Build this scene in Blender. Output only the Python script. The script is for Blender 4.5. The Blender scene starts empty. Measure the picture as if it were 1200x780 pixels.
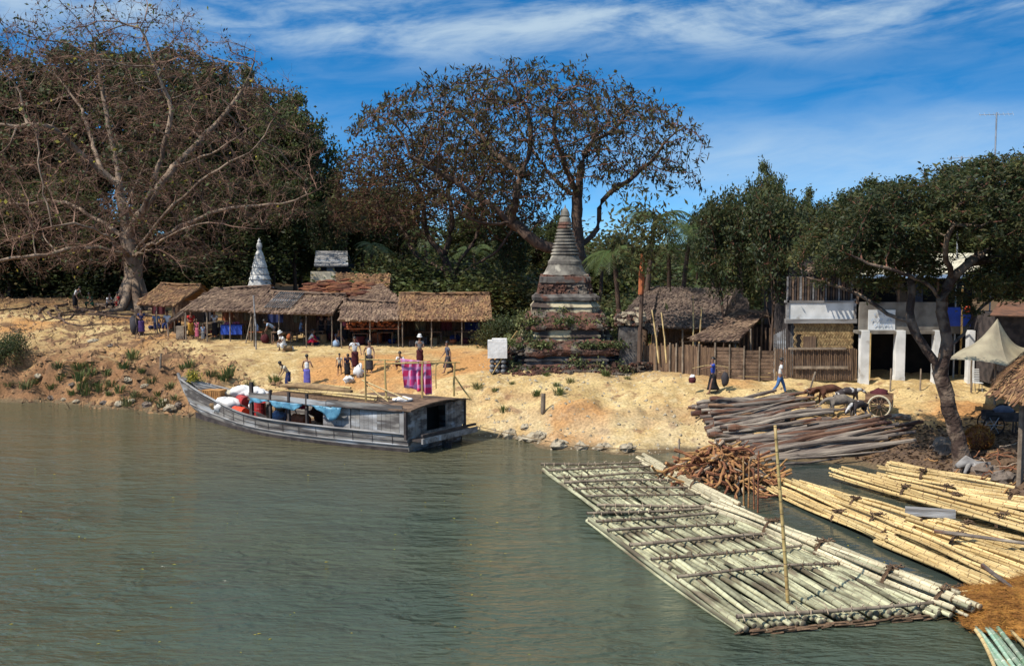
import bpy, math, random
import numpy as np
from mathutils import Vector, Matrix
R = math.radians
PI = math.pi
rng = np.random.RandomState(7)
random.seed(7)
scene = bpy.context.scene
COL = scene.collection

# ---------------------------------------------------------------- camera
H = 9.0; F = 1300.0; T = math.atan(100.0 / F)
cam = bpy.data.cameras.new('camera'); camo = bpy.data.objects.new('camera', cam)
COL.objects.link(camo); scene.camera = camo
cam.sensor_width = 36; cam.lens = F / 1200 * 36; cam.clip_end = 6000; cam.clip_start = .1
camo.location = (0, 0, H); camo.rotation_euler = (R(90) - T, 0, 0)

def ray(px, py):
    a = px - 600; b = 390 - py
    return np.array([a, F * math.cos(T) + b * math.sin(T), -F * math.sin(T) + b * math.cos(T)]) / F
def pz(px, py, z=0.):
    d = ray(px, py); t = (z - H) / d[2]
    return np.array([d[0] * t, d[1] * t, z])
def pd(px, py, Y):
    d = ray(px, py); t = Y / d[1]
    return np.array([d[0] * t, Y, H + d[2] * t])

# ---------------------------------------------------------------- noise
def _h(ix, iy, s):
    n = (ix.astype(np.int64) * 374761393 + iy.astype(np.int64) * 668265263 + s * 974711) & 0x7fffffff
    n = ((n ^ (n >> 13)) * 1274126177) & 0x7fffffff
    return ((n ^ (n >> 16)) & 0xffff) / 65535.0
def vnoise(x, y, s=0):
    x = np.asarray(x, float); y = np.asarray(y, float)
    ix = np.floor(x); iy = np.floor(y); fx = x - ix; fy = y - iy
    fx = fx * fx * (3 - 2 * fx); fy = fy * fy * (3 - 2 * fy)
    a = _h(ix, iy, s); b = _h(ix + 1, iy, s); c = _h(ix, iy + 1, s); d = _h(ix + 1, iy + 1, s)
    return (a + (b - a) * fx) * (1 - fy) + (c + (d - c) * fx) * fy
def fbm(x, y, o=4, s=0):
    r = 0; a = .5
    for k in range(o):
        r = r + a * (vnoise(np.asarray(x) * 2 ** k, np.asarray(y) * 2 ** k, s + k) - .5); a *= .5
    return r * 2

# ---------------------------------------------------------------- mesh builder
def mesh_np(name, V, Q, T3, QM=None, TM=None, smooth=False):
    me = bpy.data.meshes.new(name)
    nq, nt = len(Q), len(T3)
    me.vertices.add(len(V)); me.vertices.foreach_set('co', np.asarray(V, np.float32).ravel())
    nl = nq * 4 + nt * 3
    me.loops.add(nl); me.polygons.add(nq + nt)
    li = np.concatenate([np.asarray(Q, np.int32).ravel(), np.asarray(T3, np.int32).ravel()]) if nl else np.zeros(0, np.int32)
    me.loops.foreach_set('vertex_index', li)
    ls = np.concatenate([np.arange(nq) * 4, nq * 4 + np.arange(nt) * 3]).astype(np.int32)
    me.polygons.foreach_set('loop_start', ls)
    mi = np.concatenate([QM if QM is not None else np.zeros(nq), TM if TM is not None else np.zeros(nt)]).astype(np.int32)
    me.polygons.foreach_set('material_index', mi)
    me.polygons.foreach_set('use_smooth', np.full(nq + nt, smooth))
    me.update(calc_edges=True); me.validate()
    return me

def frame(d):
    d = np.asarray(d, float); d = d / (np.linalg.norm(d, axis=-1, keepdims=True) + 1e-12)
    ref = np.where(np.abs(d[..., 2:3]) > .93, np.array([1., .13, 0]), np.array([.0, .0, 1.]))
    u = np.cross(ref, d); u /= np.linalg.norm(u, axis=-1, keepdims=True) + 1e-12
    return u, np.cross(d, u)

class MB:
    def __init__(s): s.V = []; s.Q = []; s.T = []; s.QM = []; s.TM = []; s.n = 0
    def add(s, V, Q=None, T3=None, mi=0):
        V = np.asarray(V, float).reshape(-1, 3); s.V.append(V)
        if Q is not None and len(Q): Q = np.asarray(Q, int) + s.n; s.Q.append(Q); s.QM.append(np.full(len(Q), mi))
        if T3 is not None and len(T3): T3 = np.asarray(T3, int) + s.n; s.T.append(T3); s.TM.append(np.full(len(T3), mi))
        s.n += len(V); return s
    def box(s, c, d, rz=0, rot=None, mi=0, taper=1.0):
        x, y, z = np.asarray(d) / 2.
        P = np.array([[-x, -y, -z], [x, -y, -z], [x, y, -z], [-x, y, -z], [-x * taper, -y * taper, z], [x * taper, -y * taper, z], [x * taper, y * taper, z], [-x * taper, y * taper, z]])
        if rot is not None: P = P @ np.array(rot).T
        elif rz: cc, ss = math.cos(rz), math.sin(rz); P = P @ np.array([[cc, ss, 0], [-ss, cc, 0], [0, 0, 1]])
        return s.add(P + np.asarray(c), [[0, 3, 2, 1], [4, 5, 6, 7], [0, 1, 5, 4], [1, 2, 6, 5], [2, 3, 7, 6], [3, 0, 4, 7]], mi=mi)
    def ring(s, loops, closed=True, cap=True, mi=0):
        """loops: list of (n,3) arrays lofted together"""
        n = len(loops[0]); m = len(loops); V = np.concatenate(loops); Q = []
        for k in range(m - 1):
            for i in range(n if closed else n - 1):
                j = (i + 1) % n; Q.append([k * n + i, k * n + j, (k + 1) * n + j, (k + 1) * n + i])
        T3 = []
        if cap and closed:
            V = np.concatenate([V, [loops[0].mean(0)], [loops[-1].mean(0)]])
            a, b = m * n, m * n + 1
            for i in range(n):
                j = (i + 1) % n; T3.append([a, j, i]); T3.append([b, (m - 1) * n + i, (m - 1) * n + j])
        return s.add(V, Q, T3, mi)
    def tube(s, pts, r, n=6, cap=True, mi=0, squash=1.):
        pts = np.asarray(pts, float); m = len(pts); r = np.broadcast_to(np.asarray(r, float), (m,))
        d = np.empty_like(pts); d[1:-1] = pts[2:] - pts[:-2]; d[0] = pts[1] - pts[0]; d[-1] = pts[-1] - pts[-2]
        L = []; u0 = None
        for k in range(m):
            t = d[k] / (np.linalg.norm(d[k]) + 1e-9)
            if u0 is None: u, v = frame(t)
            else:
                u = u0 - t * (u0 @ t); u /= np.linalg.norm(u) + 1e-9; v = np.cross(t, u)
            u0 = u; a = np.arange(n) * 2 * PI / n
            L.append(pts[k] + r[k] * (np.cos(a)[:, None] * u + squash * np.sin(a)[:, None] * v))
        return s.ring(L, cap=cap, mi=mi)
    def lathe(s, prof, c=(0, 0, 0), n=24, mi=0, cap=True):
        a = np.arange(n) * 2 * PI / n
        return s.ring([np.stack([np.cos(a) * r + c[0], np.sin(a) * r + c[1], np.full(n, z + c[2])], 1) for r, z in prof], cap=cap, mi=mi)
    def blob(s, c, rad, n=12, m=8, amp=.0, seed=0, mi=0, rz=0, flat=None):
        th = np.arange(n) * 2 * PI / n; L = []
        for k in range(m):
            ph = -PI / 2 + PI * (k + .35) / (m - .3)
            z = math.sin(ph); q = math.cos(ph)
            w = 1 + amp * 2 * fbm(np.cos(th) * 1.7 + seed * 3.1 + z * 2, np.sin(th) * 1.7 + z * 1.3 + seed, 3, seed)
            P = np.stack([np.cos(th) * q * w * rad[0], np.sin(th) * q * w * rad[1], z * w * rad[2]], 1)
            if flat is not None: P[:, 2] = np.maximum(P[:, 2], -flat * rad[2])
            if rz: cc, ss = math.cos(rz), math.sin(rz); P = P @ np.array([[cc, ss, 0], [-ss, cc, 0], [0, 0, 1]])
            L.append(P + np.asarray(c))
        return s.ring(L, mi=mi)
    def sheet(s, G, thick=0, mi=0, nrm=None):
        """G: (a,b,3) grid; optional thickness"""
        a, b = G.shape[:2]; V = G.reshape(-1, 3)
        I = np.arange(a * b).reshape(a, b)
        Q = np.stack([I[:-1, :-1], I[1:, :-1], I[1:, 1:], I[:-1, 1:]], -1).reshape(-1, 4)
        if not thick: return s.add(V, Q, mi=mi)
        if nrm is None:
            nrm = np.cross(G[-1, 0] - G[0, 0], G[0, -1] - G[0, 0]); nrm /= np.linalg.norm(nrm)
            nrm = np.broadcast_to(nrm, V.shape)
        V2 = V - nrm.reshape(-1, 3) * thick; N = a * b
        E = [(I[i, 0], I[i + 1, 0]) for i in range(a - 1)][::-1] and []
        for i in range(a - 1): E += [(I[i + 1, 0], I[i, 0]), (I[i, -1], I[i + 1, -1])]
        for j in range(b - 1): E += [(I[0, j], I[0, j + 1]), (I[-1, j + 1], I[-1, j])]
        Q2 = [[x, y, y + N, x + N] for x, y in E]
        return s.add(np.concatenate([V, V2]), np.concatenate([Q, Q[:, ::-1] + N, np.array(Q2)]), mi=mi)
    def build(s, name, mats, parent=None, smooth=False, link=True):
        V = np.concatenate(s.V) if s.V else np.zeros((0, 3))
        z4 = np.zeros((0, 4), int); z3 = np.zeros((0, 3), int)
        me = mesh_np(name, V, np.concatenate(s.Q) if s.Q else z4, np.concatenate(s.T) if s.T else z3,
                     np.concatenate(s.QM) if s.QM else np.zeros(0), np.concatenate(s.TM) if s.TM else np.zeros(0), smooth)
        if not isinstance(mats, (list, tuple)): mats = [mats]
        for m in mats: me.materials.append(m)
        o = bpy.data.objects.new(name, me); COL.objects.link(o)
        if parent: o.parent = parent
        return o

def tag(o, label=None, cat=None, group=None, kind=None):
    if label: o['label'] = label
    if cat: o['category'] = cat
    if group: o['group'] = group
    if kind: o['kind'] = kind
    return o
def thing(name, label, cat, loc=(0, 0, 0), rz=0, group=None):
    o = bpy.data.objects.new(name, None); COL.objects.link(o); o.empty_display_size = .2
    o.location = loc; o.rotation_euler = (0, 0, rz)
    return tag(o, label, cat, group)
def reloc(o, loc):
    """move origin of a mesh object to loc without moving the mesh"""
    loc = Vector(loc); o.data.transform(Matrix.Translation(-loc)); o.location = o.location + loc if o.parent is None else loc
    return o
def dup(root, loc=None, rz=None, scale=None, label=None, group=None):
    r = root.copy(); COL.objects.link(r)
    if loc is not None: r.location = loc
    if rz is not None: r.rotation_euler = (0, 0, rz)
    if scale is not None: r.scale = scale if hasattr(scale, '__len__') else (scale,) * 3
    if label: r['label'] = label
    if group: r['group'] = group
    for ch in list(root.children):
        c = ch.copy(); COL.objects.link(c); c.parent = r
        for g in list(ch.children):
            d = g.copy(); COL.objects.link(d); d.parent = c
    return r

# ---------------------------------------------------------------- materials
def mat(name, c1, c2=None, scale=3., rough=.85, bump=.3, bscale=None, stretch=(1, 1, 1), isl=0., obr=0., lo=.35, hi=.65,
        c3=None, s3=.6, lo3=.5, hi3=.62, rings=None, transl=0., metal=0., detail=5., coords='Object', bdist=.05, hue=0.):
    m = bpy.data.materials.new(name); m.use_nodes = True; nt = m.node_tree; N = nt.nodes; L = nt.links
    b = N['Principled BSDF']; b.inputs['Roughness'].default_value = rough; b.inputs['Metallic'].default_value = metal
    b.inputs['Specular IOR Level'].default_value = .25 if rough > .6 else .5
    c2 = c2 or tuple(x * .7 for x in c1)
    tc = N.new('ShaderNodeTexCoord'); mp = N.new('ShaderNodeMapping'); mp.inputs['Scale'].default_value = stretch
    L.new(tc.outputs[coords], mp.inputs['Vector'])
    def noise(sc, det=detail, src=None):
        n = N.new('ShaderNodeTexNoise'); n.inputs['Scale'].default_value = sc; n.inputs['Detail'].default_value = det
        L.new((src or mp).outputs[0], n.inputs['Vector']); return n.outputs['Fac']
    def ramp(fac, a, bb):
        n = N.new('ShaderNodeMapRange'); n.inputs['From Min'].default_value = a; n.inputs['From Max'].default_value = bb
        n.interpolation_type = 'SMOOTHSTEP'; L.new(fac, n.inputs['Value']); return n.outputs['Result']
    def mix(f, a, bb):
        n = N.new('ShaderNodeMix'); n.data_type = 'RGBA'; L.new(f, n.inputs[0])
        if isinstance(a, tuple): n.inputs[6].default_value = a + (1,)
        else: L.new(a, n.inputs[6])
        if isinstance(bb, tuple): n.inputs[7].default_value = bb + (1,)
        else: L.new(bb, n.inputs[7])
        return n.outputs[2]
    nf = noise(scale)
    col = mix(ramp(nf, lo, hi), tuple(c1), tuple(c2))
    if c3 is not None:
        n3 = noise(s3, 3, tc if False else mp); col = mix(ramp(n3, lo3, hi3), col, tuple(c3))
    if rings:
        per, wid, rc = rings
        sp = N.new('ShaderNodeSeparateXYZ'); L.new(tc.outputs['Object'], sp.inputs[0])
        a = N.new('ShaderNodeMath'); a.operation = 'PINGPONG'; a.inputs[1].default_value = per / 2; L.new(sp.outputs[0], a.inputs[0])
        c = N.new('ShaderNodeMath'); c.operation = 'LESS_THAN'; c.inputs[1].default_value = wid; L.new(a.outputs[0], c.inputs[0])
        col = mix(c.outputs[0], col, tuple(rc))
    if isl or obr or hue:
        val = None
        hs = N.new('ShaderNodeHueSaturation')
        def scaled(src, amt, base=1.):
            n = N.new('ShaderNodeMapRange'); n.inputs['To Min'].default_value = base - amt / 2; n.inputs['To Max'].default_value = base + amt / 2
            L.new(src, n.inputs['Value']); return n.outputs['Result']
        if isl:
            g = N.new('ShaderNodeNewGeometry'); val = scaled(g.outputs['Random Per Island'], isl)
            if hue: L.new(scaled(g.outputs['Random Per Island'], hue, .5), hs.inputs['Hue'])
        if obr:
            oi = N.new('ShaderNodeObjectInfo'); v2 = scaled(oi.outputs['Random'], obr)
            if hue and not isl: L.new(scaled(oi.outputs['Random'], hue, .5), hs.inputs['Hue'])
            if val is not None:
                mm = N.new('ShaderNodeMath'); mm.operation = 'MULTIPLY'; L.new(val, mm.inputs[0]); L.new(v2, mm.inputs[1]); val = mm.outputs[0]
            else: val = v2
        L.new(val, hs.inputs['Value']); L.new(col, hs.inputs['Color']); col = hs.outputs['Color']
    L.new(col, b.inputs['Base Color'])
    if bump:
        bn = N.new('ShaderNodeBump'); bn.inputs['Strength'].default_value = bump; bn.inputs['Distance'].default_value = bdist
        L.new(noise(bscale or scale * 4, 4), bn.inputs['Height']); L.new(bn.outputs[0], b.inputs['Normal'])
    if transl:
        t = N.new('ShaderNodeBsdfTranslucent'); L.new(col, t.inputs['Color'])
        ms = N.new('ShaderNodeMixShader'); ms.inputs[0].default_value = transl
        L.new(b.outputs[0], ms.inputs[1]); L.new(t.outputs[0], ms.inputs[2]); L.new(ms.outputs[0], N['Material Output'].inputs['Surface'])
    return m

M = {}
M['bark_pale'] = mat('bark_pale', (.31, .23, .165), (.13, .088, .062), 1.2, stretch=(1, 1, .4), bump=.6, bscale=5, bdist=.15)
M['twig_red'] = mat('twig_red', (.19, .085, .055), (.11, .05, .035), .6, bump=0, isl=.5)
M['twig_pale'] = mat('twig_pale', (.25, .15, .105), (.13, .072, .05), .5, bump=0, isl=.5)
M['bark_dark'] = mat('bark_dark', (.13, .085, .06), (.07, .045, .035), 2, stretch=(1, 1, .3), bump=.6, bscale=6, bdist=.1)
M['bark_mottled'] = mat('bark_mottled', (.20, .145, .105), (.065, .042, .033), 1.6, bump=.8, bscale=8, bdist=.1, lo=.42, hi=.58)
M['leaf_dark'] = mat('leaf_dark', (.070, .088, .030), (.038, .055, .021), .35, rough=.6, bump=0, isl=.9, hue=.04, transl=.45)
M['leaf_mid'] = mat('leaf_mid', (.110, .130, .038), (.065, .085, .028), .35, rough=.6, bump=0, isl=.9, hue=.05, transl=.45)
M['leaf_olive'] = mat('leaf_olive', (.130, .115, .040), (.075, .078, .030), .35, rough=.65, bump=0, isl=.9, hue=.06, transl=.45)
M['leaf_pod'] = mat('leaf_pod', (.10, .075, .042), (.045, .042, .025), .35, rough=.65, bump=0, isl=.9, hue=.06, transl=.45)
M['leaf_warm'] = mat('leaf_warm', (.12, .085, .035), (.07, .055, .028), .35, rough=.7, bump=0, isl=.9, hue=.05, transl=.45)
M['leaf_brown'] = mat('leaf_brown', (.13, .075, .04), (.075, .045, .03), .35, rough=.7, bump=0, isl=.9, hue=.04, transl=.45)
M['leaf_yellow'] = mat('leaf_yellow', (.55, .42, .06), (.35, .35, .06), 1, rough=.6, bump=0, isl=.5, transl=.45)
M['leaf_bright'] = mat('leaf_bright', (.11, .165, .04), (.06, .105, .03), .4, rough=.55, bump=0, isl=.9, hue=.05, transl=.45)
M['leaf_palm'] = mat('leaf_palm', (.12, .16, .05), (.08, .11, .035), .3, rough=.5, bump=0, isl=.7, hue=.02, transl=.45)
M['grass_dry'] = mat('grass_dry', (.20, .19, .075), (.10, .12, .05), .5, rough=.8, bump=0, isl=.8, hue=.05, transl=.2)
M['grass_green'] = mat('grass_green', (.13, .16, .05), (.07, .10, .035), .5, rough=.8, bump=0, isl=.8, hue=.05, transl=.2)
M['thatch_grey'] = mat('thatch_grey', (.235, .155, .105), (.13, .083, .06), 1.2, bump=.5, bscale=30, isl=.85, hue=.02)
M['thatch_brown'] = mat('thatch_brown', (.27, .15, .075), (.15, .085, .05), 1.2, bump=.5, bscale=30, isl=.85, hue=.03)
M['thatch_red'] = mat('thatch_red', (.22, .085, .04), (.11, .045, .028), .8, bump=.6, bscale=20, isl=.85, hue=.03)
M['thatch_dark'] = mat('thatch_dark', (.15, .105, .08), (.085, .06, .05), 1.0, bump=.5, bscale=30, isl=.8, hue=.02)
M['wood_grey'] = mat('wood_grey', (.28, .27, .26), (.13, .12, .115), 2.2, stretch=(.25, 2, 2), bump=.4, bscale=14, isl=.35, c3=(.42, .43, .44), s3=1.1, lo3=.55, hi3=.7)
M['wood_hull'] = mat('wood_hull', (.255, .238, .215), (.095, .085, .08), 1.7, stretch=(.35, 1, 2.4), bump=.4, bscale=12, c3=(.37, .38, .385), s3=1.0, lo3=.52, hi3=.66, lo=.4, hi=.6)
M['wood_dark'] = mat('wood_dark', (.075, .06, .055), (.035, .03, .03), 3, bump=.4, bscale=16, isl=.4)
M['wood_brown'] = mat('wood_brown', (.20, .13, .085), (.10, .065, .045), 3, bump=.4, bscale=16, isl=.4)
M['wood_post'] = mat('wood_post', (.28, .22, .16), (.15, .115, .085), 3, bump=.3, bscale=16, obr=.5)
M['bamboo_tan'] = mat('bamboo_tan', (.66, .49, .235), (.43, .295, .125), 1.1, rough=.5, bump=.1, obr=.45, isl=.35, hue=.03, stretch=(.35, 2, 2), rings=(.42, .012, (.16, .085, .04)))
M['bamboo_grey'] = mat('bamboo_grey', (.42, .405, .265), (.20, .19, .12), 1.6, rough=.75, bump=.1, obr=.9, isl=.3, hue=.06, stretch=(.4, 2, 2), rings=(.40, .010, (.16, .13, .09)), c3=(.13, .105, .07), s3=1.6, lo3=.53, hi3=.66)
M['bamboo_pale'] = mat('bamboo_pale', (.56, .49, .33), (.36, .31, .20), 1.3, rough=.6, bump=.1, obr=.5, isl=.3, hue=.03, stretch=(.4, 2, 2), rings=(.42, .012, (.2, .14, .08)))
M['crossbar'] = mat('crossbar', (.26, .21, .15), (.12, .09, .065), 1.6, rough=.7, bump=.2, obr=.5, rings=(.40, .012, (.07, .05, .04)))
M['bamboo_green'] = mat('bamboo_green', (.20, .34, .22), (.33, .40, .30), 1., rough=.45, bump=.05, obr=.5, hue=.07, rings=(.45, .016, (.55, .58, .45)))
M['bamboo_pole'] = mat('bamboo_pole', (.50, .37, .14), (.36, .24, .09), 1., rough=.5, bump=.1, rings=(.35, .014, (.15, .09, .04)))
M['log_grey'] = mat('log_grey', (.27, .225, .18), (.12, .095, .082), 2., stretch=(.3, 3, 3), bump=.7, bscale=9, obr=.7, hue=.02, c3=(.13, .06, .038), s3=.8, lo3=.55, hi3=.65)
M['log_brown'] = mat('log_brown', (.24, .14, .085), (.10, .052, .035), 2., stretch=(.3, 3, 3), bump=.6, bscale=9, obr=.7, hue=.02)
M['stick'] = mat('stick', (.40, .20, .085), (.22, .105, .05), 3., stretch=(.4, 3, 3), bump=.5, bscale=9, obr=.8, hue=.04)
M['stick_pale'] = mat('stick_pale', (.45, .36, .26), (.26, .18, .12), 3., stretch=(.4, 3, 3), bump=.5, bscale=9, obr=.5)
M['binding'] = mat('binding', (.16, .10, .06), (.08, .05, .03), 8, bump=.6, bscale=30, isl=.6)
M['straw'] = mat('straw', (.36, .16, .035), (.22, .09, .02), 2, bump=.6, bscale=30, isl=.7, hue=.03)
M['mat_tan'] = mat('mat_tan', (.42, .28, .13), (.27, .17, .08), 5, bump=.4, bscale=30, stretch=(3, 3, .6), isl=.3)
M['mat_weave'] = mat('mat_weave', (.46, .32, .15), (.27, .17, .08), 5, bump=.4, bscale=30, isl=.5)
M['mat_brown'] = mat('mat_brown', (.22, .14, .085), (.12, .075, .05), 3, bump=.5, bscale=24, stretch=(4, 4, .5), isl=.4)
M['concrete'] = mat('concrete', (.24, .215, .18), (.11, .095, .08), 1.1, bump=.2)
M['plaster_white'] = mat('plaster_white', (.76, .76, .74), (.56, .56, .54), 1.2, bump=.1, c3=(.36, .33, .29), s3=1.3, lo3=.60, hi3=.72)
M['plaster_cream'] = mat('plaster_cream', (.62, .55, .40), (.48, .42, .30), 1., bump=.1)
M['tarp'] = mat('tarp', (.38, .33, .225), (.26, .22, .155), .9, bump=.4, bscale=3, rough=.8, bdist=.1)
M['brick'] = mat('brick', (.15, .07, .048), (.065, .042, .033), 2.2, bump=.9, bscale=7, isl=.7, bdist=.12, c3=(.15, .125, .10), s3=1.1, lo3=.52, hi3=.62)
M['stupa_plaster'] = mat('stupa_plaster', (.155, .14, .125), (.055, .047, .043), 1.8, bump=.5, bscale=8, c3=(.12, .055, .038), s3=1.3, lo3=.56, hi3=.66)
M['stupa_pale'] = mat('stupa_pale', (.22, .20, .165), (.085, .075, .065), 1.6, bump=.4, bscale=8, c3=(.34, .31, .25), s3=1.2, lo3=.54, hi3=.66)
M['stupa_cream'] = mat('stupa_cream', (.44, .38, .25), (.075, .055, .045), 1.0, bump=.4, bscale=8, lo=.42, hi=.54)
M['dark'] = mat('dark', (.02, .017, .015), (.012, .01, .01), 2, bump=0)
M['rock'] = mat('rock', (.42, .36, .26), (.24, .19, .13), 1.5, bump=.8, bscale=5, bdist=.15)
M['rock_dark'] = mat('rock_dark', (.20, .16, .13), (.10, .08, .065), 1.5, bump=.8, bscale=5, bdist=.15)
M['earth'] = mat('earth', (.30, .175, .085), (.17, .095, .05), 2, bump=.4, bscale=12, isl=.5)
M['leaf_litter'] = mat('leaf_litter', (.22, .13, .07), (.10, .06, .04), 2, bump=0, isl=.7)
M['skin'] = mat('skin', (.24, .125, .075), (.19, .095, .058), 4, rough=.55, bump=0, obr=.3)
M['hair'] = mat('hair', (.012, .01, .009), (.02, .016, .014), 4, rough=.5, bump=0)
M['sack_white'] = mat('sack_white', (.78, .76, .73), (.62, .60, .57), 2, bump=.5, bscale=5, rough=.7, bdist=.05)
M['sack_brown'] = mat('sack_brown', (.30, .20, .10), (.20, .13, .07), 3, bump=.5, bscale=25)
M['crate'] = mat('crate', (.48, .25, .09), (.32, .16, .06), 3, bump=.3, isl=.4)
M['red_paint'] = mat('red_paint', (.42, .025, .02), (.24, .018, .015), 3, rough=.45, bump=.1)
M['red_orange'] = mat('red_orange', (.75, .075, .02), (.58, .05, .015), 3, rough=.45, bump=.1)
M['rust_roof'] = mat('rust_roof', (.20, .095, .055), (.11, .06, .04), 2, rough=.8, bump=.3)
M['rust'] = mat('rust', (.42, .13, .05), (.26, .08, .035), 3, rough=.7, bump=.2)
M['tarp_blue'] = mat('tarp_blue', (.10, .28, .40), (.055, .17, .27), 3, rough=.5, bump=.3, bscale=4)
M['metal_roof'] = mat('metal_roof', (.62, .57, .42), (.48, .43, .31), 1, bump=.1, rough=.6)
M['blue_paint'] = mat('blue_paint', (.02, .07, .42), (.015, .05, .3), 2, rough=.5, bump=.1)
M['metal_grey'] = mat('metal_grey', (.45, .45, .45), (.3, .3, .3), 2, rough=.4, bump=0, metal=.6)
def cloth(name, c, c2=None, **k): 
    M[name] = mat(name, c, c2 or tuple(x * .75 for x in c), 5, rough=.85, bump=.4, bscale=7, bdist=.04, **k); return M[name]
for nm, c in dict(white=(.75, .75, .73), cream=(.6, .55, .42), black=(.02, .018, .02), charcoal=(.05, .045, .05), navy=(.02, .03, .10), blue=(.03, .07, .38),
                  jeans=(.07, .16, .36), purple=(.09, .05, .17), violet=(.13, .12, .42), green=(.02, .09, .05), red=(.55, .03, .03), crimson=(.5, .015, .07),
                  brown=(.10, .05, .035), maroon=(.09, .02, .025), pink=(.5, .12, .18), yellow=(.5, .26, .04), grey=(.22, .22, .22), olive=(.12, .11, .07), sky=(.30, .42, .6), slate=(.10, .11, .15)).items(): cloth('c_' + nm, c)
# ---------------------------------------------------------------- terrain
WL = [(-400, 462), (-150, 466), (0, 470), (60, 471), (100, 474), (165, 479), (210, 484), (250, 488), (330, 489), (430, 498), (500, 503), (560, 507), (600, 513), (650, 520), (700, 525), (730, 527),
      (800, 528), (850, 532), (900, 538), (960, 541), (1010, 545), (1050, 553), (1100, 566), (1150, 584), (1200, 606), (1300, 650), (1500, 730)]
WP = np.array([pz(x, y, 0)[:2] for x, y in WL])
C = []
for p in WP: C.append((p[0], p[1], 0.))
for (px, py), p in zip(WL, WP):                       # river bed: below the water on the camera's side
    d = np.array([.1, -1.]) if px < 1000 else np.array([-.75, -.65])
    for o, z in ((2.5, -.45), (8, -1.3)): C.append((p[0] + d[0] * o, p[1] + d[1] * o, z))
cols = {-400: [(440, 1.2), (400, 2.8), (370, 4.4), (350, 5.0)], -150: [(440, 1.3), (405, 2.8), (372, 4.3), (352, 4.9)],
  0: [(440, 1.4), (410, 2.7), (372, 4.3), (352, 4.9)], 60: [(445, 1.2), (410, 2.7), (370, 4.3), (353, 4.8)],
  100: [(455, .8), (420, 2.3), (378, 4.0), (354, 4.75)], 165: [(455, 1.0), (430, 2.1), (392, 3.45), (352, 4.65)],
  210: [(462, 1.0), (430, 2.1), (398, 3.3), (370, 3.9)], 250: [(465, 1.0), (445, 1.8), (420, 2.6), (400, 3.2)], 330: [(465, 1.0), (445, 1.7), (410, 2.9), (401, 3.15)],
  430: [(475, .9), (455, 1.55), (422, 2.6), (405, 3.05)], 525: [(480, 1.0), (462, 1.5), (437, 2.25), (408, 3.0)],
  560: [(488, .8), (470, 1.3), (450, 1.95), (437, 2.35), (408, 3.0)], 650: [(503, .75), (480, 1.3), (455, 2.05), (436, 2.45)],
  730: [(512, .6), (490, 1.1), (455, 2.0), (436, 2.45)], 800: [(512, .5), (490, 1.0), (465, 1.75), (435, 2.45), (420, 2.55)],
  870: [(500, .95), (470, 1.7), (440, 2.35), (422, 2.5)], 960: [(522, .5), (510, .8), (470, 1.75), (440, 2.3)],
  1050: [(535, .5), (510, 1.0), (470, 1.75), (445, 2.2)], 1150: [(560, .55), (540, .8), (500, 1.3), (460, 1.9), (440, 2.1)],
  1200: [(580, .6), (560, .8), (500, 1.4), (460, 1.95)], 1300: [(610, .6), (560, 1.0), (500, 1.5), (460, 2.0)], 1500: [(680, .6), (600, 1.0), (500, 1.7), (460, 2.1)]}
for px, l in cols.items():
    for py, z in l: p = pz(px, py, z); C.append((p[0], p[1], z))
for x in (-75, -55, -40, -25, -12, 0, 12, 25, 40, 60, 80):
    a = 4.9 if x < -22 else (3.6 if x < 0 else 2.9)
    C.append((x, 92, a)); C.append((x, 125, a + .3)); C.append((x, 180, a + .6))
C = np.array(C)
K = np.sqrt(((C[:, None, :2] - C[None, :, :2]) ** 2).sum(-1)) + 0.0
K[np.diag_indices(len(C))] = -.05
A = np.ones((len(C) + 1,) * 2); A[:-1, :-1] = K; A[-1, -1] = 0
Wt = np.linalg.solve(A, np.append(C[:, 2], 0))
def gz(x, y, detail=True):
    x = np.atleast_1d(np.asarray(x, float)); y = np.atleast_1d(np.asarray(y, float)); sh = x.shape
    x = x.ravel(); y = y.ravel(); z = np.empty(len(x))
    for i in range(0, len(x), 20000):
        a, b = x[i:i + 20000], y[i:i + 20000]
        z[i:i + 20000] = np.sqrt((a[:, None] - C[None, :, 0]) ** 2 + (b[:, None] - C[None, :, 1]) ** 2) @ Wt[:-1] + Wt[-1]
    far = np.clip((y - 180) / 100, 0, 1); z = z * (1 - far) + 4.8 * far
    z = np.clip(z, -2.5, 6.5)
    if detail:
        slope = np.clip(1 - np.abs(z - 1.3) / 1.6, 0, 1); left = np.clip((-x - 12) / 8, 0, 1)
        z = z + fbm(x * .35, y * .35, 3, 3) * .22 * np.clip(z / 2, 0.1, 1) + fbm(x * 1.1, y * 1.1, 4, 9) * (.07 + slope * (.36 + .8 * left)) * np.clip(z + .3, 0, 1)
        z = z + np.abs(fbm(x * .9 + 5, y * .5, 4, 31)) * slope * (.45 + 1.1 * left) * np.clip(z, 0, 1)
    return z.reshape(sh)
def gz1(x, y): return float(gz([x], [y])[0])
def place(px, py):
    d = ray(px, py); t = np.arange(24, 190, .15)
    x = d[0] * t; y = d[1] * t; z = H + d[2] * t; g = gz(x, y)
    k = np.argmax(z < g); k = max(k, 1)
    f = (z[k - 1] - g[k - 1]) / ((z[k - 1] - g[k - 1]) - (z[k] - g[k]) + 1e-9)
    tt = t[k - 1] + f * (t[k] - t[k - 1]); q = np.array([d[0] * tt, d[1] * tt, 0]); q[2] = gz1(q[0], q[1]); return q

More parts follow.
